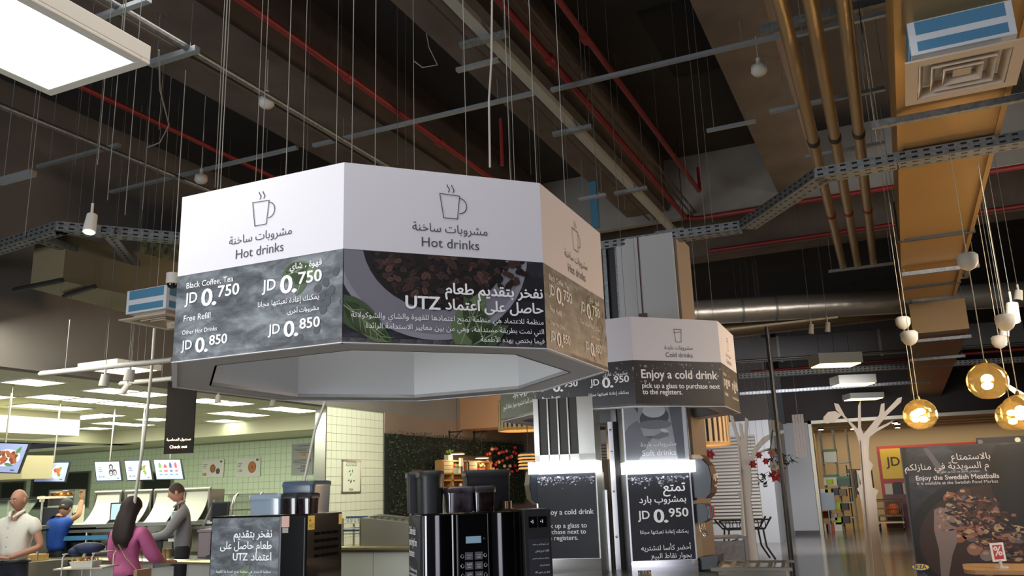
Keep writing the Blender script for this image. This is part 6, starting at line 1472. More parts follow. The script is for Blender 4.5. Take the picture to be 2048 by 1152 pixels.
# warming display behind him
a = atd(95, 1012, 13.4); b = atd(150, 978, 13.4); dw = T('warming_display', 'lit warming display of golden pastries behind the blue worker', 'food display', ((a.x+b.x)/2, (a.y+b.y)/2, 0)); M = Mat4((a.x, a.y, 0), (b.x-a.x, b.y-a.y, 0)); W_ = Vector((b.x-a.x, b.y-a.y)).length
MB(M).box(0, W_, 0, .35, 0, a.z).build('base', CREAMM, dw); MB(M).box(0, W_, 0, .35, b.z-.02, b.z).box(0, .02, 0, .35, a.z, b.z).box(W_-.02, W_, 0, .35, a.z, b.z).box(0, W_, .33, .35, a.z, b.z).build('frame', STEEL, dw)
MB(M).box(.02, W_-.02, .0, .3, (a.z+b.z)/2-.01, (a.z+b.z)/2+.02).build('shelf', CREAMM, dw)
for i in range(9): MB(M).sphere((.05+i*(W_-.1)/8, .1+.05*(i % 2), (a.z+b.z)/2+.05), .035, 8, sc=(1, 1, .7)).build('pastry', mat('pastry', 'd89a3c', .6), None, 'golden pastry on the shelf of the lit warming display', 'pastry', 'golden pastries in the warming display')
lamp('warming_lamp', 'POINT', tuple(M @ Vector((W_/2, .1, b.z-.06))), 3, (1, .8, .45), soft=.05)
# steel and glass kitchen gear at the far left
a = atd(25, 1060, 11.6); M = Mat4((a.x-1.2, a.y-.1, 0), cu); sg = T('salad_bar', 'steel salad bar with slanted glass guard at the far left', 'food display', (a.x-.4, a.y, 0))
MB(M).box(0, 1.9, 0, .6, 0, .95).build('base', STEELD, sg)
zt_ = atd(25, 1000, 11.6).z
MB(M).add([(0, -.1, 1.25), (1.7, -.1, 1.25), (1.7, .25, zt_), (0, .25, zt_), (0, -.09, 1.25), (1.7, -.09, 1.25), (1.7, .26, zt_), (0, .26, zt_)], [(0, 1, 2, 3), (7, 6, 5, 4)]).build('glass_guard', GLS, sg)
MB(M).box(0, 1.75, .2, .6, zt_, zt_+.03).build('top_shelf', STEEL, sg)
for x in (.05, .9, 1.7): MB(M).cyl((x, .3, .95), (x, .3, zt_), .015, n=8).build('upright', STEEL, sg)
for i, c_ in enumerate(('6f9a4e', 'b8bfa8', '7fae8a', 'c9a05a')): MB(M).box(.1+i*.42, .45+i*.42, .05, .45, .95, 1.03).build('food_pan', mat('pan_'+c_, c_, .6, noise=.3, scale=20), sg)
a = atd(83, 1005, 12.8)
cn = T('card_stand', 'small white notice card standing by the warming display', 'notice', (a.x, a.y, 1.0)); M = LM((a.x, a.y, 0), math.radians(24)); MB(M).box(-.035, .035, 0, .01, atd(83, 1004, 12.8).z, atd(83, 992, 12.8).z).build('card', mat('paper_white', 'd8d8d0', .6), cn); MB(M).cyl((0, .005, 0), (0, .005, a.z), .01, n=6).build('stem', STEEL, cn)
# ============================================================ CAFE CORNER ON THE LEFT WALL
random.seed(21)
LEAFM = [mat('hedge_leaf_a', '2c3a20', .6), mat('hedge_leaf_b', '1c2816', .6), mat('hedge_leaf_c', '3d4c2c', .6)]
XW = -9.2
def wy(px): return atx(px, 950, XW).y
def wz(px, py): return atx(px, py, XW).z
ya, yb_, yc, yd, ye = wy(768), wy(818), wy(884), wy(985), wy(1045)
ztop = 2.84
hw_ = T('living_wall', 'dark green leafy wall panel behind the flower shelf', 'green wall', (XW, (ya+ye)/2, 1.0))
rects = [(ya, yb_, .9, ztop), (yb_, yc, wz(850, 938), ztop), (yc, yd, wz(935, 915)+.05, ztop), (yd, ye, 1.3, ztop)]
mb = MB()
for a_, b_, z0, z1 in rects: mb.box(XW, XW+.06, a_, b_, z0, z1-.05)
mb.build('backing', mat('hedge_back', '0f140c', .9), hw_)
mb = MB()
for a_, b_, z0, z1 in rects:
    n = int((b_-a_)*(z1-z0)*620)
    for i in range(n):
        y, z = random.uniform(a_, b_), random.uniform(z0-.03, z1+.03*random.random()); x = XW+.06+random.random()*.10
        s_ = random.uniform(.018, .034); d1_ = Vector((random.uniform(-.3, .9), random.uniform(-1, 1), random.uniform(-1, .8))).normalized()*s_; d2_ = Vector((.5, random.uniform(-1, 1), random.uniform(-1, 1))).normalized()*s_*.5; c = Vector((x, y, z))
        mb.add([c-d1_, c+d2_, c+d1_, c-d2_], [(0, 1, 2, 3)], random.choice((0, 0, 1, 1, 2)))
lab(mb.build('leaves', LEAFM, hw_), kind='stuff')
for px, lb in ((899, 'left black wall bracket arm above the leafy wall'), (949, 'right black wall bracket arm above the leafy wall')):
    y = wy(px); z = wz(px, 866); t = T('wall_bracket', lb, 'bracket', (XW, y, z))
    MB().box(XW, XW+.03, y-.015, y+.015, z-.28, z+.05).box(XW, XW+.35, y-.015, y+.015, z, z+.03).build('arm', BLACKM, t); MB().cyl((XW+.02, y, z-.22), (XW+.28, y, z), .012, n=6).build('brace', BLACKM, t)
# lit timber shelf unit in the opening
OAK = mat('oak_lit', 'b07f45', .5, noise=.2, scale=10, stretch=(1, 1, 5))
XS = XW+.35
def sy(px, py=950): p = atx(px, py, XS); return p.y, p.z
su = T('shelf_unit', 'open timber shelf unit glowing warm in front of the leafy wall', 'shelf', (XS, sy(930)[0], 0))
yl, yr = sy(884)[0], sy(983)[0]; zt = sy(930, 922)[1]; zb0 = sy(930, 980)[1]
posts = [884, 904, 934, 952, 981]
for px in posts:
    y = sy(px)[0]; MB().box(XS-.15, XS+.02, y-.03, y+.03, 0, zt).build('post', OAK, su)
for py in (922, 947, 960, 979): z = sy(930, py)[1]; MB().box(XS-.15, XS+.02, yl, yr, z-.02, z+.01).build('shelf_board', OAK, su)
for z in (.45, .85): MB().box(XS-.15, XS+.02, yl, yr, z-.02, z+.01).build('shelf_board', OAK, su)
MB().box(XS-.17, XS-.15, yl, yr, 0, zt).build('back_panel', mat('shelf_back', '8a6238', .6), su)
CRB = mat('cream_blind', 'd9c295', .6)
for a_, b_ in ((886, 902), (937, 950)):
    z0, z1 = sy(a_, 946)[1], sy(a_, 923)[1]
    for k_ in range(3): MB().box(XS+.02, XS+.035, sy(a_)[0], sy(b_)[0], z0+(z1-z0)*k_/3+.004, z0+(z1-z0)*(k_+1)/3-.004).build('blind_panel', CRB, su)
def shelfthing(px, py, build, name, label, cat, group=None, out=-.06):
    p = atx(px, py, XS); M = LM((XS+out, p.y, p.z+.0)); o = build(M, name, label, cat, group); return o
BK = [mat('book_'+c_, c_, .6) for c_ in ('d8cfc0', '3a4a52', '8a3a32', '6a7a58')]
def book(h, c):
    return lambda M, n, l, ct, g: MB(M).box(-.06, .06, -.02, .02, 0, h).build(n, BK[c], None, l, ct, g)
bt_ = [('pale book at the left of the row behind the red flowers', 921, 0, .20), ('slate grey book second in the row', 924, 1, .24), ('pale tall book third in the row', 927, 0, .24), ('dark red book at the right of the row', 930, 2, .22)]
for lb, px, c, h in bt_: shelfthing(px, 946.5, book(h, c), 'book', lb+' on the lit shelf', 'book', 'books on the lit shelf')
for px, c, lb in ((939, 0, 'pale book lying right of the middle post on the lit shelf'), (943, 2, 'rust book lying beside the pale one on the lit shelf')): shelfthing(px, 959.5, book(.16, c), 'book', lb, 'book', 'books on the lit shelf')
def pot(col, fl, big=.07):
    def f(M, n, l, ct, g):
        o_ = M.translation; t = T(n, l, ct, tuple(o_), 0, g)
        MB(M).box(-.05, .05, -big, big, 0, .12).build('pot', mat('pot_'+col, col, .5), t)
        k_ = MB(M)
        for i in range(9): k_.sphere((random.uniform(-.04, .06), random.uniform(-big, big), .15+random.uniform(0, .07)), .03, 7)
        k_.build('blooms', mat('bloom_'+fl, fl, .6), t)
        k_ = MB(M)
        for i in range(10): c = Vector((random.uniform(-.04, .08), random.uniform(-big, big), .12+random.random()*.05)); k_.add([c, c+Vector((.02, .03, .03)), c+Vector((0, .05, .05)), c+Vector((-.02, .02, .04))], [(0, 1, 2, 3)])
        k_.build('foliage', mat('foliage_green', '4c6a30', .6), t)
        return t
    return f
shelfthing(912, 946.5, pot('6f8f86', 'c8332e', .10), 'potted_flower', 'green pot of red flowers on the lit shelf', 'potted flower')
shelfthing(966, 946.5, pot('a83848', 'cfc08a', .14), 'potted_flower', 'crimson pot of cream flowers at the right of the lit shelf', 'potted flower')
shelfthing(902, 921.5, pot('cfc5a8', '8aa048', .10), 'potted_flower', 'trailing yellow green plant on top of the lit shelf', 'potted plant')
def chair_m(M, n, l, ct, g):
    t = T(n, l, ct, tuple(M.translation), 0, g); W_ = mat('model_white', 'd9cfbc', .5)
    m = MB(M); m.sphere((0, 0, .09), .06, 10, 0, (.6, 1, .9)); m.build('shell', W_, t)
    for y in (-.04, .04): MB(M).cyl((.02, y, .05), (.04, y*1.3, 0), .008, n=6).build('leg', OAK, t)
    return t
shelfthing(909, 978.5, chair_m, 'model_chair', 'left small white model chair low on the lit shelf', 'ornament'); shelfthing(926, 978.5, chair_m, 'model_chair', 'right small white model chair low on the lit shelf', 'ornament')
p = atx(947, 962, XS); m = MB()
for i in range(30): c = Vector((XS+.04+random.uniform(-.03, .04), p.y+random.uniform(-.05, .05), p.z-random.random()*.3)); m.add([c, c+Vector((.02, .03, -.02)), c+Vector((0, .01, -.06)), c+Vector((-.01, -.02, -.03))], [(0, 1, 2, 3)])
m.cyl((XS+.03, p.y, p.z-.3), (XS+.03, p.y, p.z), .006, n=5); m.build('trailing_plant', mat('foliage_green', '4c6a30', .6), None, 'dark trailing plant hanging down the middle of the lit shelf', 'plant')
for px, py, lb in ((915, 909, 'small round glowing lamp over the left of the shelf unit'), (964, 917, 'small dimmer round lamp over the right of the shelf unit')):
    p = atx(px, py, XS+.1); t = T('disc_lamp', lb, 'pendant light', tuple(p)); MB().cyl(p+Vector((0, 0, .012)), p+Vector((0, 0, .05)), .16, .12, 20).build('shade', mat('shade_brass', '8a6a40', .4, .5), t); MB().cyl(p, p+Vector((0, 0, .012)), .15, n=20).build('diffuser', mat('warm_disc', 'ffe0a0', .5, emit=4), t); MB().cyl(p+Vector((0, 0, .05)), (p.x, p.y, 6.6), .005, n=5).build('cord', BLACKM, t)
    lamp('shelf_lamp', 'POINT', (p.x, p.y, p.z-.12), 5, (1, .72, .38), soft=.08)
p0 = atx(922, 916, XS+.05); MB().box(p0.x-.02, p0.x+.02, p0.y-.06, p0.y+.06, p0.z-.18, p0.z).build('white_tag', mat('model_white', 'd9cfbc', .5), None, 'small white upright card above the lit shelf', 'card')
# round baubles pinned to the leafy wall
BC = [mat('bauble_red', 'b02a2c', .3), mat('bauble_pink', 'c0605a', .3), mat('bauble_cream', 'c9a888', .3), mat('bauble_orange', 'c8713a', .3)]
bp = [(984, 898, 2), (989, 897, 0), (993, 897, 0), (1030, 895, 0), (1007, 904, 0), (1013, 902, 1), (998, 906, 1), (1003, 904, 0), (974, 908, 0), (979, 907, 1), (1027, 904, 0), (1032, 907, 0), (1040, 909, 0), (1014, 916, 1), (1020, 914, 0), (1023, 913, 2), (1037, 917, 1), (1042, 918, 0), (1005, 921, 0), (993, 925, 0), (998, 924, 2), (982, 926, 1), (991, 929, 0),
      (1009, 932, 2), (1020, 932, 2), (1030, 931, 0), (986, 938, 2), (994, 940, 3), (978, 941, 0), (1016, 940, 2), (1034, 941, 0), (1024, 943, 0), (1007, 947, 3), (971, 949, 0), (974, 922, 2)]
cn_ = ('red', 'pinkish red', 'cream', 'orange'); b0 = {}
for i, (px, py, c) in enumerate(bp):
    p = atx(px, py, XW+.2)
    if c not in b0: b0[c] = MB().sphere(p, .045, 12).build('bauble', BC[c], None, 'round %s bauble pinned on the leafy wall' % cn_[c], 'bauble', cn_[c]+' baubles on the leafy wall'); off = b0[c].location-p; b0[c]['label'] = 'round %s bauble pinned on the leafy wall' % cn_[c]; ofs = off
    else: o = dup(b0[c], loc=p+ofs)
# ceiling fan like drum shades with upright slats
def drum(px0, px1, pyb, pyt, D, nsl, label, lit=.8, power=6):
    a, b = atd(px0, pyb, D), atd(px1, pyb, D); c = (a+b)/2; r = (b-a).length/2; z0 = c.z; z1 = atd((px0+px1)/2, pyt, D).z
    t = T('drum_lamp', label, 'pendant light', (c.x, c.y, z0))
    MB().lathe([(r*.93, 0.01), (r*.93, z1-z0)], (c.x, c.y, z0), 28, caps=False).build('inner_drum', mat('drum_dark', '1b1411', .6), t)
    s0_ = None
    for k_ in range(nsl):
        a_ = 2*PI*k_/nsl; M = LM((c.x, c.y, z0), a_)
        MB(M).box(r*.93, r, -PI*r/nsl*.55, PI*r/nsl*.55, 0, z1-z0).build('slat', mat('drum_slat', 'c9ab80', .5), t)
    MB().lathe([(r*1.0, 0), (r*1.0, .05), (r*.94, .05), (r*.94, 0), (r, 0)], (c.x, c.y, z0-.03), 28, caps=False).build('lower_ring', mat('drum_ring', 'c99a58', .5), t)
    MB().cyl((c.x, c.y, z0+.06), (c.x, c.y, z0+.075), r*.8, n=24).build('diffuser', mat('drum_glow', 'ffcf86', .5, emit=2.2), t)
    MB().cyl((c.x, c.y, z1), (c.x, c.y, 6.6), .006, n=5).build('cord', BLACKM, t)
    lamp('drum_bulb', 'POINT', (c.x, c.y, z0-.1), power, (1, .75, .45), soft=.15)
drum(996, 1092, 858, 800, 13.0, 30, 'striped drum lamp left of the steel towers, lit from inside')
drum(1350, 1460, 888, 800, 11.5, 30, 'tall slatted drum lamp right of the steel towers')
a, b = atd(1040, 938, 11.5), atd(1074, 938, 11.5); t = T('louvred_lamp', 'small louvred lamp glowing in horizontal bands left of the steel tower', 'lamp', tuple((a+b)/2)); c = (a+b)/2; zt_ = atd(1057, 905, 11.5).z
for k_ in range(5): z = c.z+(zt_-c.z)*k_/5; MB().cyl((c.x, c.y, z), (c.x, c.y, z+(zt_-c.z)*.1), .14, .125, 18).build('louvre', mat('louvre_lit', 'd9a85e', .4, emit=.8), t); MB().cyl((c.x, c.y, z+(zt_-c.z)*.1), (c.x, c.y, z+(zt_-c.z)*.2), .10, n=16).build('gap_ring', BLACKM, t)
MB().cyl((c.x, c.y, zt_), (c.x, c.y, 6.6), .005, n=5).build('cord', BLACKM, t)
lamp('hedge_spot', 'AREA', (-7.0, 16.5, 3.6), 14, (1, .85, .7), .5, .5, (-9.2, 17.5, 2.2))

# ============================================================ RIGHT SIDE OF THE HALL
TRW = mat('tree_board', 'd6ccc2', .6)
def board(pxs, D, th, mb, ang):
    """outline of a board that stands square to the hall, at the depth its foot has"""
    Y = atd(pxs[0][0], 1000, D).y; P = [aty(x, y, Y) for x, y in pxs]; o_ = P[0]
    pts = [(p.x-o_.x, p.z) for p in P]
    return Matrix(((1, 0, 0, o_.x), (0, 0, 1, o_.y), (0, 1, 0, 0), (0, 0, 0, 1))), pts
from mathutils.geometry import tessellate_polygon
def cut(mb, M, pts, th):
    n = len(pts); tri = tessellate_polygon([[Vector((p[0], p[1], 0)) for p in pts]])
    b = MB(M); v = [(p[0], p[1], 0) for p in pts]+[(p[0], p[1], th) for p in pts]
    b.add(v, [tuple(t_) for t_ in tri]+[tuple(i+n for i in t_[::-1]) for t_ in tri]+[(i, (i+1) % n, (i+1) % n+n, i+n) for i in range(n)])
    mb.merge(b)
A24 = math.radians(24.2)
tr1 = [(1483, 1130), (1482, 1040), (1482, 1000), (1474, 987), (1482, 985), (1481, 972), (1474, 960), (1481, 962), (1482, 925), (1478, 895), (1470, 870), (1460, 838), (1459, 830), (1466, 832), (1474, 862), (1483, 885), (1477, 845), (1484, 848), (1488, 880), (1490, 835), (1496, 838), (1494, 880), (1495, 905), (1500, 915), (1508, 895), (1525, 875), (1548, 864), (1566, 860), (1568, 866), (1545, 873), (1525, 890), (1512, 905), (1530, 898), (1552, 892), (1525, 905), (1505, 920), (1501, 940), (1504, 970), (1501, 1000), (1507, 1040), (1513, 1090), (1521, 1130)]
tt1 = T('paper_tree', 'farther white cut-out tree standing before the window blinds', 'decorative tree', (*atd(1506, 1130, 16)[:2], 0))
M, pts = board(tr1, 16.0, .04, None, A24); pts = [(x, max(0, z) if z < .3 else z) for x, z in pts]; pts[0] = (pts[0][0], 0); pts[-1] = (pts[-1][0], 0)
m = MB(); cut(m, M, pts, .04); m.build('front_board', TRW, tt1)
Y1 = atd(1483, 1000, 16).y; c = aty(1500, 1130, Y1); M2 = LM((c.x, c.y, 0), 0)
zq = aty(1500, 890, Y1).z; MB(M2).add([(-.015, -.28, 0), (.015, -.28, 0), (.015, .28, 0), (-.015, .28, 0), (-.015, -.05, zq), (.015, -.05, zq), (.015, .05, zq), (-.015, .05, zq)], [(3, 2, 1, 0), (4, 5, 6, 7), (0, 1, 5, 4), (2, 3, 7, 6), (1, 2, 6, 5), (3, 0, 4, 7)]).build('cross_board', TRW, tt1)
lf1 = [(1540, 858), (1540, 848), (1546, 841), (1556, 838), (1560, 846), (1557, 856), (1550, 862)]
M, pts = board(lf1, 15.9, .02, None, A24); m = MB(); cut(m, M, pts, .02); m.build('board_leaf', mat('leaf_board', 'b0a08a', .6), tt1)
tr2 = [(1732, 1180), (1731, 1100), (1727, 1040), (1722, 1000), (1718, 985), (1714, 978), (1722, 968), (1718, 950), (1713, 942), (1721, 940), (1722, 920), (1719, 890), (1712, 866), (1697, 845), (1672, 820), (1668, 806), (1677, 808), (1690, 832), (1716, 858), (1716, 812), (1721, 800), (1722, 855), (1727, 868), (1740, 852), (1758, 830), (1762, 808), (1769, 806), (1769, 824), (1796, 796), (1804, 794), (1802, 804), (1772, 832), (1754, 856), (1776, 846), (1788, 840), (1777, 850), (1752, 864), (1739, 874), (1737, 900), (1738, 920), (1746, 930), (1741, 945), (1745, 975), (1757, 981), (1752, 992), (1756, 1040), (1763, 1100), (1778, 1180)]
tt2 = T('paper_tree', 'nearer white cut-out tree standing left of the meatball poster', 'decorative tree', (*atd(1735, 1150, 12)[:2], 0))
M, pts = board(tr2, 12.0, .04, None, A24); pts[0] = (pts[0][0], 0); pts[-1] = (pts[-1][0]+.03, 0)
m = MB(); cut(m, M, pts, .04); m.build('front_board', TRW, tt2)
Y1 = atd(1732, 1000, 12).y; c = aty(1744, 1152, Y1); M2 = LM((c.x, c.y, 0), 0); zq = aty(1726, 880, Y1).z; dxt = aty(1724, 880, Y1).x-c.x
MB(M2).add([(-.015, -.10, 0), (.015, -.10, 0), (.015, .30, 0), (-.015, .30, 0), (dxt-.015, -.03, zq), (dxt+.015, -.03, zq), (dxt+.015, .05, zq), (dxt-.015, .05, zq)], [(3, 2, 1, 0), (4, 5, 6, 7), (0, 1, 5, 4), (2, 3, 7, 6), (1, 2, 6, 5), (3, 0, 4, 7)]).build('cross_board', TRW, tt2)
lf2 = [(1683, 830), (1670, 822), (1656, 824), (1647, 834), (1646, 846), (1656, 847), (1670, 842)]
M, pts = board(lf2, 11.9, .02, None, A24); m = MB(); cut(m, M, pts, .02); m.build('board_leaf', TRW, tt2)
# third tree mostly outside the frame
br3 = [(2010, 768), (2020, 770), (2048, 786), (2100, 800), (2130, 860), (2140, 1180), (2110, 1180), (2105, 880), (2085, 815), (2048, 800), (2020, 780)]
tt3 = T('paper_tree', 'pale tree branch poking in at the right edge by the globe lamps', 'decorative tree', (*atd(2125, 1180, 9)[:2], 0))
M, pts = board(br3, 9.0, .04, None, A24); pts = [(x, 0 if z < .7 else z) for x, z in pts]; m = MB(); cut(m, M, pts, .04); m.build('front_board', TRW, tt3)
# garland of flowers beside tree one
RF, WF, PF, GL_ = mat('flower_red', 'a52238', .6), mat('flower_white', 'b9b0a8', .6), mat('flower_pink', 'a86a66', .6), mat('garland_leaf', '3c4233', .6)
def flower(px, py, D, r, m_, label, g=None):
    p = atd(px, py, D); t = T('flower', label, 'flower', tuple(p), 0, g); mb_ = MB()
    for k_ in range(6):
        a_ = k_*PI/3; d_ = CR*math.cos(a_)+Vector((0, 0, 1))*math.sin(a_); e_ = CR*math.cos(a_+.6)+Vector((0, 0, 1))*math.sin(a_+.6); f_ = CR*math.cos(a_-.6)+Vector((0, 0, 1))*math.sin(a_-.6); q_ = -CF*r*.3
        mb_.add([p, p+f_*r*.6+q_, p+d_*r+q_*1.3, p+e_*r*.6+q_, p+d_*r*.55+q_*.2], [(0, 1, 4), (1, 2, 4), (2, 3, 4), (3, 0, 4)])
    MB().cyl(p, (p.x, p.y, 6.6), .002, n=4).build('string', WIRE, t)
    mb_.build('petals', m_, t); MB().sphere(p-CF*r*.25, r*.22, 8).build('centre', mat('flower_centre', '8a7a3a', .6), t)
    return t
ga = MB()
for i in range(150):
    u_ = random.random(); px = 1545+20*math.sin(u_*5)+random.gauss(0, 12); py = 898+u_*75; p = atd(px, py, 15.6+random.uniform(-.1, .1)); s_ = random.uniform(.03, .07); d_ = Vector((random.uniform(-1, 1), random.uniform(-1, 1), random.uniform(-1, 1))).normalized()*s_; e_ = Vector((random.uniform(-1, 1), random.uniform(-1, 1), random.uniform(-1, 1))).normalized()*s_*.4
    ga.add([p-d_, p+e_, p+d_, p-e_], [(0, 1, 2, 3)])
p1 = atd(1545, 860, 15.7); p2 = atd(1560, 965, 15.6)
gt = T('flower_garland', 'hanging garland of dark leaves right of the farther white tree', 'garland', tuple(p1)); lab(ga.build('leaves', GL_, gt), kind='stuff'); MB().tube([p1, atd(1540, 905, 15.6), atd(1550, 940, 15.6), p2], .012, 5).build('stem', GL_, gt); MB().cyl(p1, (p1.x, p1.y, 6.6), .004, n=4).build('string', WIRE, gt)
for px, py, r, m_, lb in ((1550, 950, .13, RF, 'large red flower at the foot of the garland'), (1505, 928, .08, RF, 'red flower just left of the garland beside the tree fork'), (1531, 922, .07, RF, 'small red flower on the left of the garland'), (1543, 905, .09, PF, 'dusty pink flower near the top of the garland'), (1546, 932, .11, WF, 'large pale lily in the middle of the garland'), (1556, 940, .09, WF, 'smaller pale lily right in the middle of the garland'), (1517, 910, .07, RF, 'small red flower on the tree branch'), (1419, 908, .10, RF, 'red flower beside the slatted drum lamp')):
    flower(px, py, 15.4, r, m_, lb)
# wrought iron cart
IR = mat('wrought_iron', '3a332f', .5)
ct = T('iron_cart', 'dark wrought iron planter cart behind the farther white tree', 'cart', (*atd(1495, 1095, 18.5)[:2], 0)); c = atd(1495, 1090, 18.5); M = LM((c.x, c.y, 0), A24); zt_ = atd(1495, 1040, 18.5).z; zm = atd(1495, 1058, 18.5).z
MB(M).tube([(-.55, 0, zt_), (-.40, 0, zm), (.40, 0, zm), (.55, 0, zt_+.05)], .022, 6).tube([(-.55, .4, zt_), (-.40, .4, zm), (.40, .4, zm), (.55, .4, zt_+.05)], .022, 6).tube([(-.55, 0, zt_), (.52, 0, zt_)], .018, 6).build('basket_frame', IR, ct)
for k_ in range(6): MB(M).tube([(-.38+.15*k_+.05*math.cos(t_), -.01, (zt_+zm)/2+.09*math.sin(t_)) for t_ in [2*PI*q_/10 for q_ in range(11)]], .010, 5).build('scroll', IR, ct)
for x in (-.4, .4): MB(M).tube([(x*.9, 0, zm), (x, .0, .3), (x*1.4, 0, .03)], .02, 6).tube([(x*.9, .4, zm), (x, .4, .3), (x*1.4, .4, .03)], .02, 6).build('leg', IR, ct)
MB(M).tube([(-.25+.2*math.cos(t_), 0, .24+.2*math.sin(t_)) for t_ in [2*PI*q_/18 for q_ in range(19)]], .018, 6).build('wheel', IR, ct)
# big meatball poster stands
pa, pb = atd(1800, 895, 10.2), atd(2100, 880, 10.2+.0)
y0 = 11.25; a = aty(1801, 895, y0); xe = aty(2075, 890, y0).x; zt_ = a.z
ps = T('poster_stand', 'large dark freestanding poster of a pan of meatballs at right', 'poster stand', ((a.x+xe)/2, y0, 0)); M = FM((a.x, y0, 0), -PI/2); W_ = xe-a.x
bd = MB(M).box(0, W_, .12, zt_, -.06, 0).build('board', slate('poster_stone', '0f1014', '1e2129', '3a3f4a', 2), ps)
MB(M).box(.05, W_-.05, 0, .12, -.3, .24).build('base', BLACKM, ps); MB(M).box(-.012, 0, .12, zt_, -.065, .005).build('edge', mat('edge_dark', '3a3b44', .4), ps)
QP = [mat('mb_'+n_, c_, .5) for n_, c_ in (('black', '08070a'), ('brown', '402419'), ('tan', '774832'), ('pink', '80574b'), ('cream', '917b5e'), ('grey', '6b5d5c'), ('dark', '2a1a16'), ('steel', '4e4a50'))]
q = MB(M); H_ = zt_; s_ = 10.2/FOC; R1 = (.0, .125, W_, H_-.003)
def pp(px, py): v_ = aty(px, py, y0); return (v_.x-a.x, v_.z)
flat(q, [pp(*x_) for x_ in ((1800, 895), (1818, 1152), (1835, 1152), (1826, 1050), (1812, 895))], .001, 0, R1)
cx_, cy_ = pp(1985, 1075); flat(q, ell(cx_, cy_, .86, .68, 48, .15), .0012, 0, R1)
flat(q, ell(cx_+.03, cy_-.02, .79, .60, 48, .15), .0014, 6, R1)
flat(q, [pp(*x_) for x_ in ((1846, 897), (1856, 896), (1892, 945), (1880, 950))], .0011, 7, R1)
random.seed(11)
for i in range(800):
    u_ = random.random(); t_ = random.random(); px = 1895+u_*175; py = 995+60*u_*.4+t_*(75+60*u_)-10; cxx, cyy = pp(px, py)
    flat(q, ell(cxx, cyy, random.uniform(.012, .060), random.uniform(.007, .022), 7, random.uniform(-.9, .5)), .002+i*4e-6, random.choice((1, 1, 2, 6, 6, 6, 6, 3, 4, 0, 0, 0, 1, 7)), R1)
for px, py, r, c_ in ((1900, 995, .075, 2), (1928, 985, .07, 1), (1945, 1002, .06, 1), (1915, 1035, .09, 4), (1895, 1048, .08, 3), (1950, 1098, .085, 3), (1975, 1110, .08, 5), (1940, 1068, .085, 2), (1965, 1060, .07, 3), (1998, 1055, .055, 4), (2030, 1075, .07, 5), (1920, 1075, .07, 2)):
    cxx, cyy = pp(px, py); flat(q, ell(cxx, cyy, r, r*.8, 14, .4), .0040, c_, R1); flat(q, ell(cxx-r*.2, cyy+r*.25, r*.4, r*.25, 9), .0042, 4 if c_ != 4 else 3, R1)
flat(q, [pp(*x_) for x_ in ((1868, 1020), (1880, 1014), (1905, 1020), (1912, 1050), (1914, 1085), (1905, 1110), (1898, 1152), (1882, 1152), (1878, 1100), (1868, 1060))], .0045, 5, R1)
for i in range(36):
    cxx, cyy = pp(random.uniform(1870, 1905), random.uniform(1022, 1062)); flat(q, ell(cxx, cyy, random.uniform(.01, .03), .012, 7, random.random()*3), .0047+i*1e-6, random.choice((3, 4, 2, 5)), R1)
flat(q, [pp(*x_) for x_ in ((1990, 890), (2080, 885), (2080, 1075), (2048, 1062), (2020, 1045), (2000, 1015), (1985, 985), (1978, 950), (1980, 915))], .0050, 0, R1)  # black corner put in for a blurred dark shape close before the lens
q.build('printed_picture', QP, bd)
l = MB(M); z = .006
x1_, y1_ = pp(1995, 920); x2_, y2_ = pp(1995, 936)
text(l, 'بالاستمتاع', pp(1981, 919)[0], pp(1981, 917)[1], .40, al='r', bold=.01, z=z)
text(l, 'م السويدية في منازلكم', pp(1978, 936)[0], pp(1978, 935)[1], .88, al='r', bold=.01, z=z)
text(l, 'متوفرة في السوق بعد صناديق الدفع', pp(1960, 944)[0], pp(1960, 945)[1]+.012, .40, al='r', z=z)
text(l, 'Enjoy the Swedish Meatballs', pp(1832, 957)[0], pp(1832, 961)[1], .86, bold=.025, z=z)
text(l, 'It is available at the Swedish Food Market', pp(1834, 967)[0], pp(1834, 970)[1], .84, z=z)
l.build('lettering', mat('letter_dim', 'b9b4b8', .5), bd)
lg = MB(M); cxx, cyy = pp(1841, 1134); flat(lg, ell(cxx, cyy, .098, .040, 28), .0062, 0); flat(lg, ell(cxx, cyy, .088, .033, 28), .0066, 1); text(lg, 'IKEA', cxx, cyy-.018, .125, al='c', bold=.05, z=.0070, mi=0); lg.build('logo', [mat('logo_blue', '1f3a70', .5), mat('logo_yellow', 'd8b83a', .5)], bd)
a2 = aty(1952, 876, 11.6); M = FM((a2.x, 11.6, 0), -PI/2); p2_ = T('poster_stand', 'taller black display board behind the meatball poster with a pale disc', 'poster stand', (a2.x+.8, 11.6, 0))
MB(M).box(0, 1.8, .1, a2.z, -.05, 0).build('board', mat('board_black', '0c0b0f', .5), p2_); MB(M).box(.1, 1.7, 0, .1, -.12, .07).build('base', BLACKM, p2_)
dd = aty(2035, 880, 11.6); MB(M).cyl((dd.x-a2.x, dd.z, 0), (dd.x-a2.x, dd.z, .02), .03, n=16).build('disc', mat('disc_cream', 'cfc6a0', .5), p2_)
dd = aty(1960, 884, 11.6); MB(M).cyl((dd.x-a2.x, dd.z, 0), (dd.x-a2.x, dd.z, .02), .028, n=16).build('disc', mat('disc_grey', '5c5a5c', .5), p2_)
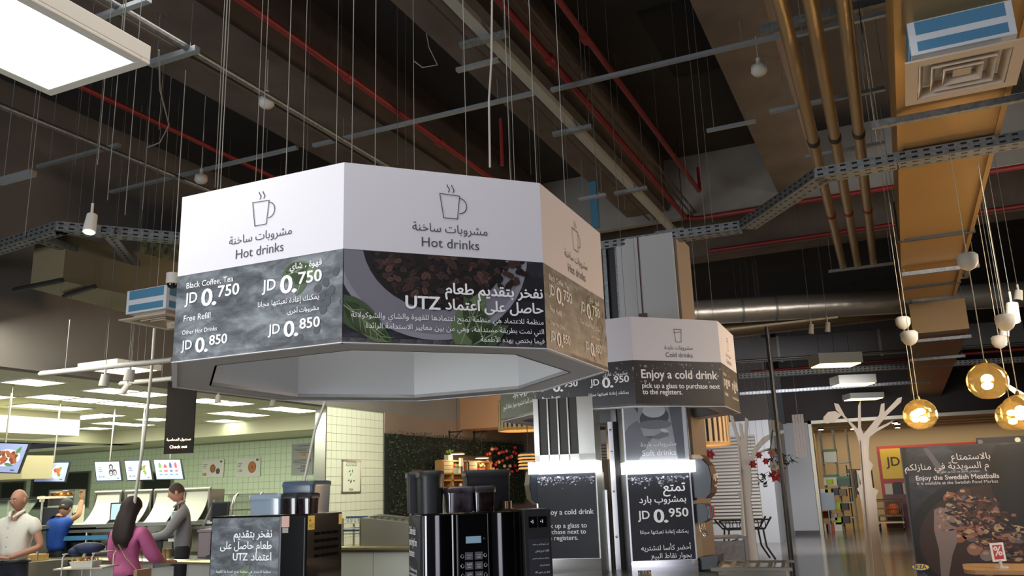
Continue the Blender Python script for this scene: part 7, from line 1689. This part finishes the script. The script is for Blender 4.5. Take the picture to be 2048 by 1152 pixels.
# wooden table with percent card
tz = .80; c1_, c2_ = atz(1928, 1138, tz), atz(2060, 1139, tz); wt = T('round_table', 'tan wooden table cut by the lower right frame corner', 'table', (c2_.x-.1, c2_.y+.1, 0))
WOOD = mat('table_wood', 'a57f54', .45, noise=.15, scale=6, stretch=(1, 5, 1))
u_ = (c2_-c1_); M = Mat4((c1_.x, c1_.y, 0), u_)
pts = []
for cxx, cyy, a_ in ((1.2, .45, 0), (.12, .45, PI/2), (.12, -.0, PI), (1.2, .0, 1.5*PI)):
    for k_ in range(6): t_ = a_+PI/2*k_/5; pts.append((cxx+.12*math.cos(t_), cyy+.12*math.sin(t_)))
MB(M).prism(pts, tz-.035, tz).build('tabletop', WOOD, wt, bevel=.008)
for x, y in ((.2, .05), (1.1, .05), (.2, .4), (1.1, .4)): MB(M).box(x-.025, x+.025, y-.025, y+.025, 0, tz-.035).build('leg', WOOD, wt)
pc = atz(2003, 1136, tz); t = T('card_holder', 'small white framed red percent card standing on the wooden table', 'sign card', (pc.x, pc.y, tz)); D_ = (pc-CAM).dot(Vector((-_s, _c, 0)))
M = LM((pc.x, pc.y, tz), A24) @ Matrix.Rotation(-.04, 4, 'Y'); k_ = D_/FOC
MB(M).cyl((0, 0, 0), (0, 0, .012), 12*k_*1, n=18).cyl((0, 0, .012), (0, 0, 14*k_), 3*k_, n=8).build('foot', mat('clear_base', 'b9b4ae', .3), t)
MB(M).box(-14*k_, 12*k_, -.004, .004, 12*k_, 46*k_).build('frame', mat('card_white', 'd9d3d0', .5), t)
ca_ = MB(M @ FM((0, -.005, 0), -PI/2)); flat(ca_, [(-10*k_, 16*k_), (8*k_, 16*k_), (8*k_, 42*k_), (-10*k_, 42*k_)], .0, 0); text(ca_, '%', -1*k_, 23*k_, 15*k_, al='c', z=.0005, mi=1, bold=.03); ca_.build('card_face', [mat('card_red', 'a8454e', .5), mat('card_white', 'd9d3d0', .5)], t)
# glass globe pendants
GA = bpy.data.materials.new('amber_glass'); GA.use_nodes = True; nt_ = GA.node_tree; nt_.nodes.clear()
o_n = nt_.nodes.new('ShaderNodeOutputMaterial'); mx = nt_.nodes.new('ShaderNodeMixShader'); tb2 = nt_.nodes.new('ShaderNodeBsdfTransparent'); gb = nt_.nodes.new('ShaderNodeBsdfGlossy'); lw = nt_.nodes.new('ShaderNodeLayerWeight')
tb2.inputs[0].default_value = (.97, .90, .74, 1); gb.inputs[0].default_value = (1, .82, .45, 1); gb.inputs['Roughness'].default_value = .04; lw.inputs['Blend'].default_value = .18
tl_ = nt_.nodes.new('ShaderNodeBsdfTranslucent'); tl_.inputs[0].default_value = (1, .72, .32, 1); mx2 = nt_.nodes.new('ShaderNodeMixShader'); mx2.inputs[0].default_value = .035
nt_.links.new(tb2.outputs[0], mx2.inputs[1]); nt_.links.new(tl_.outputs[0], mx2.inputs[2])
nt_.links.new(lw.outputs['Facing'], mx.inputs[0]); nt_.links.new(mx2.outputs[0], mx.inputs[1]); nt_.links.new(gb.outputs[0], mx.inputs[2]); nt_.links.new(mx.outputs[0], o_n.inputs[0]); BULB_REFL = mat('bulb_and_reflection', 'fff0c0', .4, emit=60, ecol='ffd890')
def globe(px, py, rpx, D, label, can=None, bulbs_and_reflections=((0, .15), (-.05, -.25)), power=16):
    c = atd(px, py, D); r = rpx*D/FOC; t = T('globe_pendant', label, 'pendant light', tuple(c))
    n = 28; MB().lathe([(r*math.sin(PI*k_/n)*(1 if k_ < n else 0)+.001, -r*math.cos(PI*k_/n)*.96) for k_ in range(2, n+1)], c, 32, caps=False).build('glass_globe', GA, t)
    MB().cyl(c+Vector((0, 0, r*.93)), c+Vector((0, 0, r*1.15)), .025, .012, 12).build('socket', mat('brass', 'a8884a', .3, .8), t)
    for i, (bx_, bz) in enumerate(bulbs_and_reflections): MB().sphere(c+CR*(bx_*r)+Vector((0, 0, bz*r)), r*.24, 12, sc=(1.15, 1.15, .8)).build('bulb', BULB_REFL, t)  # one bulb; the further glowing spheres stand for its reflections in the glass
    MB().cyl(c+Vector((0, 0, r*1.1)), (c.x, c.y, 6.6), .004, n=5).build('cord', mat('cord_pale', 'b9a888', .5), t)
    if can:
        q_ = atd(px, can, D); MB().lathe([(.012, -.09), (.05, -.07), (.075, -.03), (.08, .03), (.06, .05)], (c.x, c.y, q_.z), 18).build('canopy', mat('canopy_white', 'b3aa9c', .6), t)
    lamp('globe_light', 'POINT', tuple(c+Vector((0, 0, -r*.1))), power, (1, .78, .45), soft=.05)
globe(1841, 829, 31, 8.0, 'nearer lower left glass globe lamp beside the right white tree', 672, ((.05, .2), (-.3, .05), (.15, -.3)))
globe(1833, 832, 25, 9.2, 'glass globe lamp half hidden behind the lower left one', 642, ((-.2, .1), (-.1, -.3)), 10)
globe(1975, 762, 38, 6.5, 'largest highest glass globe lamp at upper right', 518)
globe(2042, 824, 36, 7.0, 'glass globe lamp cut by the right frame edge', 640)
globe(2024, 832, 30, 9.0, 'glass globe lamp behind the one at the right frame edge', 680, ((0, .2), (0, -.35)), 10)
spot(2026, 644, 8.5, 'bright white spotlight near the right frame edge', .2, .07, (.1, .1, .9), True)
for i, (px, py) in enumerate(((2008, 672), (2004, 690), (2012, 660), (2036, 600))): spot(px, py, 9.0+.3*i, ('second', 'lowest', 'middle', 'topmost')[i]+' pale spotlight head in the cluster at the right edge', .12, .05, (.2, 0, .9))
# ============================================================ SHOP BEYOND THE OPENING
def shopbox(px0, py0, px1, py1, Y, dep, m, name, label, cat, group=None, M=None):
    a, b = aty(px0, py1, Y), aty(px1, py0, Y); return MB().box(a.x, b.x, Y, Y+dep, a.z, b.z).build(name, m, None, label, cat, group)
RED_ = mat('shop_red', 'b0301e', .5); YEL_ = mat('shop_yellow', 'e0b818', .5)
a = aty(1752, 893, 31.5); b = aty(1990, 890, 31.5); z1 = a.z; z0 = aty(1765, 1000, 31.5).z
sb = T('price_wall', 'red promotional wall with a yellow JD price panel in the shop', 'sign', ((a.x+b.x)/2, 31.5, 0)); M = FM((a.x, 31.5, 0), -PI/2)
MB(M).box(0, b.x-a.x, 0, z1, -.15, 0).build('red_wall', RED_, sb)
ya_ = aty(1763, 958, 31.5).z; yb2 = aty(1763, 898, 31.5).z; x0_ = aty(1763, 930, 31.5).x-a.x
py_ = MB(M).box(x0_, x0_+1.6, ya_, yb2, 0, .04).build('yellow_panel', YEL_, sb); l = MB(M); text(l, 'JD', x0_+.15, ya_+.42, .42, z=.05, bold=.02); text(l, '1', x0_+.68, ya_+.30, .14, z=.05, bold=.04, h=.55); l.build('lettering', mat('ink_brown', '4a3218', .6), py_)
a_ = aty(1768, 988, 30.9); b_ = aty(1830, 975, 30.9); sh_ = T('product_shelf', 'low dark shelf of boxed goods under the yellow price panel', 'shelf', ((a_.x+b_.x)/2, 31, 0))
MB().box(a_.x, b_.x+1, 30.9, 31.3, 0, a_.z-.02).build('base', mat('shelf_maroon', '5a1f1a', .5), sh_)
cols = ('c9bfa8', '3a3f3a', 'b9b0a0', '6a3a2a', '4a5148', '8a8478', 'c0b49a')
for i in range(7): MB().box(a_.x+.05+i*.27, a_.x+.28+i*.27, 30.95, 31.2, a_.z-.02, a_.z+.32+.05*(i % 2)).build('boxed_product', mat('prod_'+cols[i], cols[i], .6), None, ('first', 'second', 'third', 'fourth', 'fifth', 'sixth', 'seventh')[i]+' boxed product from the left on the low dark shelf', 'box', 'boxed products on the low dark shelf')
# shopping trolley with orange ball
c = atz(1785, 1060, 0); YT = c.y; tz_ = aty(1785, 1002, YT).z; WT = mat('trolley_wire', '8a7a5c', .4, .5)
st_ = T('shopping_trolley', 'wire shopping trolley with an orange ball before the red wall', 'trolley', (c.x, c.y, 0)); M = LM((c.x, c.y, 0))
zb_ = .42; zt_ = tz_
for z in (zb_, (zb_+zt_)/2, zt_): MB(M).tube([(-.38, -.3, z), (.38, -.3, z), (.38, .5, z), (-.38, .5, z), (-.38, -.3, z)], .012, 5).build('basket_rim', WT, st_)
lab((lambda mb_: ([mb_.cyl((-.38+i*.063, -.3, zb_), (-.38+i*.063, -.3, zt_), .006, n=4) for i in range(13)], [mb_.cyl((.38, -.3+i*.08, zb_), (.38, -.3+i*.08, zt_), .006, n=4) for i in range(11)], mb_.box(-.38, .38, -.3, .5, zb_-.01, zb_)))(bm_ := MB(M)) and bm_.build('basket_wires', WT, st_), kind='stuff')
for x, y in ((-.35, -.28), (.35, -.28), (-.35, .48), (.35, .48)): MB(M).cyl((x-.02, y, .09), (x+.02, y, .09), .09, n=12).build('wheel', BLACKM, st_); MB(M).cyl((x, y, .1), (x, y, zb_), .018, n=6).build('leg', WT, st_)
MB(M).box(-.38, .38, -.3, .5, .22, .27).build('lower_rack', WT, st_)
MB(M).cyl((-.42, -.36, zt_+.06), (.42, -.36, zt_+.06), .02, n=8).build('handle', mat('handle_maroon', '5a2a28', .5), st_)
pb_ = aty(1787, 1021, YT); MB().sphere((pb_.x, YT, pb_.z+.02), .19, 20).build('ball', mat('ball_orange', 'd85a20', .5), None, 'orange ball lying in the shopping trolley', 'ball')
MB(M).box(-.3, .3, -.2, .4, zb_+.005, zb_+.04).build('goods', mat('goods_green', '8a9468', .7, noise=.5, scale=12, col2='4a4a38'), None, 'greenish packed goods in the bottom of the trolley', 'goods')
# shelves at the left of the shop
GR = mat('green_band', '2f6a35', .5); CL = mat('clear_box', 'c0b898', .4); LIME = mat('lime', 'a2b81e', .6)
rk_ = T('storage_rack', 'metal storage rack of shop goods just inside the opening', 'rack', (-2.2, 30.2, 0)); xx0, xx1 = aty(1648, 950, 30).x, aty(1702, 950, 30).x
for x in (xx0, (xx0+xx1)/2, xx1): MB().box(x-.02, x+.02, 30.0, 30.04, 0, 3.2).build('upright', mat('rack_metal', '6a6048', .5, .4), rk_); MB().box(x-.02, x+.02, 30.5, 30.54, 0, 3.2).build('upright', mat('rack_metal', '6a6048', .5, .4), rk_)
for py in (925, 948, 975, 1005, 1035): z = aty(1670, py, 30).z; MB().box(xx0, xx1, 30.0, 30.5, z-.03, z).build('shelf', mat('rack_shelf', 'a39878', .5), rk_)
bxs = [(1649, 898, 1671, 925, 'upper left'), (1649, 949, 1672, 971, 'middle left'), (1676, 952, 1698, 973, 'middle right')]
for x0_, y0_, x1_, y1_, nm in bxs:
    a_, b_ = aty(x0_, y1_, 29.95), aty(x1_, y0_, 29.95); t = T('storage_box', nm+' clear storage box with green lid on the shop rack', 'box', ((a_.x+b_.x)/2, 30.1, a_.z)); MB().box(a_.x, b_.x, 29.95, 30.4, a_.z, b_.z-.08).build('body', CL if 'right' not in nm else mat('green_dark_box', '2f4a2a', .5), t); MB().box(a_.x-.01, b_.x+.01, 29.93, 30.42, b_.z-.08, b_.z).build('lid', GR, t)
    if nm == 'middle left': MB().prism([(a_.x+.1, 29.9), (b_.x-.15, 29.9), (b_.x-.1, 29.94), (a_.x+.08, 29.94)], a_.z+.03, b_.z-.15).build('lime_insert', LIME, t)
random.seed(5)
gl_ = [('lime', LIME), ('white', mat('gd_white', 'c9c2ae', .6)), ('red', mat('gd_red', 'a8452a', .6)), ('dark', mat('gd_dark', '3a352a', .6)), ('brown', mat('gd_brown', '75603e', .6)), ('yellow', mat('gd_yellow', 'c9a838', .6))]
spots_ = [(1650, 985, 1), (1660, 986, 5), (1672, 984, 3), (1686, 986, 4), (1652, 1012, 1), (1664, 1014, 4), (1677, 1012, 0), (1690, 1014, 3), (1655, 1030, 2), (1668, 1034, 1), (1680, 1042, 0), (1692, 1040, 3), (1650, 1055, 1), (1662, 1055, 2), (1678, 1052, 1)]
pos_ = ('upper', 'middle', 'lower')
for i, (px, py, c_) in enumerate(spots_):
    p = aty(px, py, 29.9); nm, m_ = gl_[c_]; s_ = .13
    MB().prism([(p.x-s_, 29.75), (p.x+s_*.8, 29.75), (p.x+s_, 29.95), (p.x-s_*.7, 29.95)], 0 if py > 1050 else p.z-.10, p.z+.12).build('basket', m_, None, '%s basket of goods, %s row of the shop rack' % (nm, pos_[0 if py < 1000 else 1 if py < 1036 else 2]), 'basket', '%s baskets on the shop rack' % nm)
# dark clothes rail and plant stand further right
a_ = aty(1706, 1040, 30.5); t = T('garment_rail', 'dark rail of hanging goods right of the storage rack', 'rail', (a_.x+.2, 30.5, 0))
for x in (0, .75): MB().cyl((a_.x+x, 30.5, 0), (a_.x+x, 30.5, aty(1706, 930, 30.5).z), .02, n=6).build('upright', BLACKM, t)
MB().cyl((a_.x, 30.5, 1.9), (a_.x+.75, 30.5, 1.9), .015, n=6).build('rail', BLACKM, t)
for i in range(8): MB().box(a_.x+.05+i*.085, a_.x+.11+i*.085, 30.3, 30.7, .9+.1*(i % 3), 1.88).build('hanging_item', gl_[(3, 4, 3, 1, 4, 3, 0, 3)[i]][1], t)
cbx = aty(1655, 998, 28.6); MB().box(cbx.x-.2, cbx.x+.22, 28.4, 28.5, aty(1655, 1020, 28.6).z, aty(1655, 985, 28.6).z).cyl((cbx.x, 28.45, 0), (cbx.x, 28.45, aty(1655, 1015, 28.6).z), .02, n=6).build('wall_panel', mat('panel_blue_grey', '7a8488', .5), None, 'blue grey notice panel beside the shop opening', 'panel')
# lights in the shop ceiling
for i, (px, py) in enumerate(((1776, 880), (1842, 870), (1795, 868), (1800, 875), (1680, 878), (1745, 890), (1800, 880))):
    p = atz(px, py, 3.38)
    if p.y < 28.4 or p.y > 35.9: p.y = 29+.8*i
    t = T('ceiling_spot', 'bright spotlight in the shop ceiling', 'spotlight', tuple(p), 0, 'spotlights in the shop ceiling'); MB().cyl((p.x, p.y, 3.34), (p.x, p.y, 3.40), .10, n=16).build('housing', BLACKM, t); MB().cyl((p.x, p.y, 3.33), (p.x, p.y, 3.34), .085, n=16).build('lens', mat('shop_spot_lit', 'fff6dc', .4, emit=30), t)
for y in (29.4, 31.0, 32.6, 34.2): MB().box(-3.0, 11, y-.03, y+.03, 3.36, 3.40).build('ceiling_track', mat('track_tan', '6f6248', .6), None, {29.4: 'nearest', 31.0: 'second', 32.6: 'third', 34.2: 'farthest'}[y]+' lighting track across the shop ceiling', 'track')
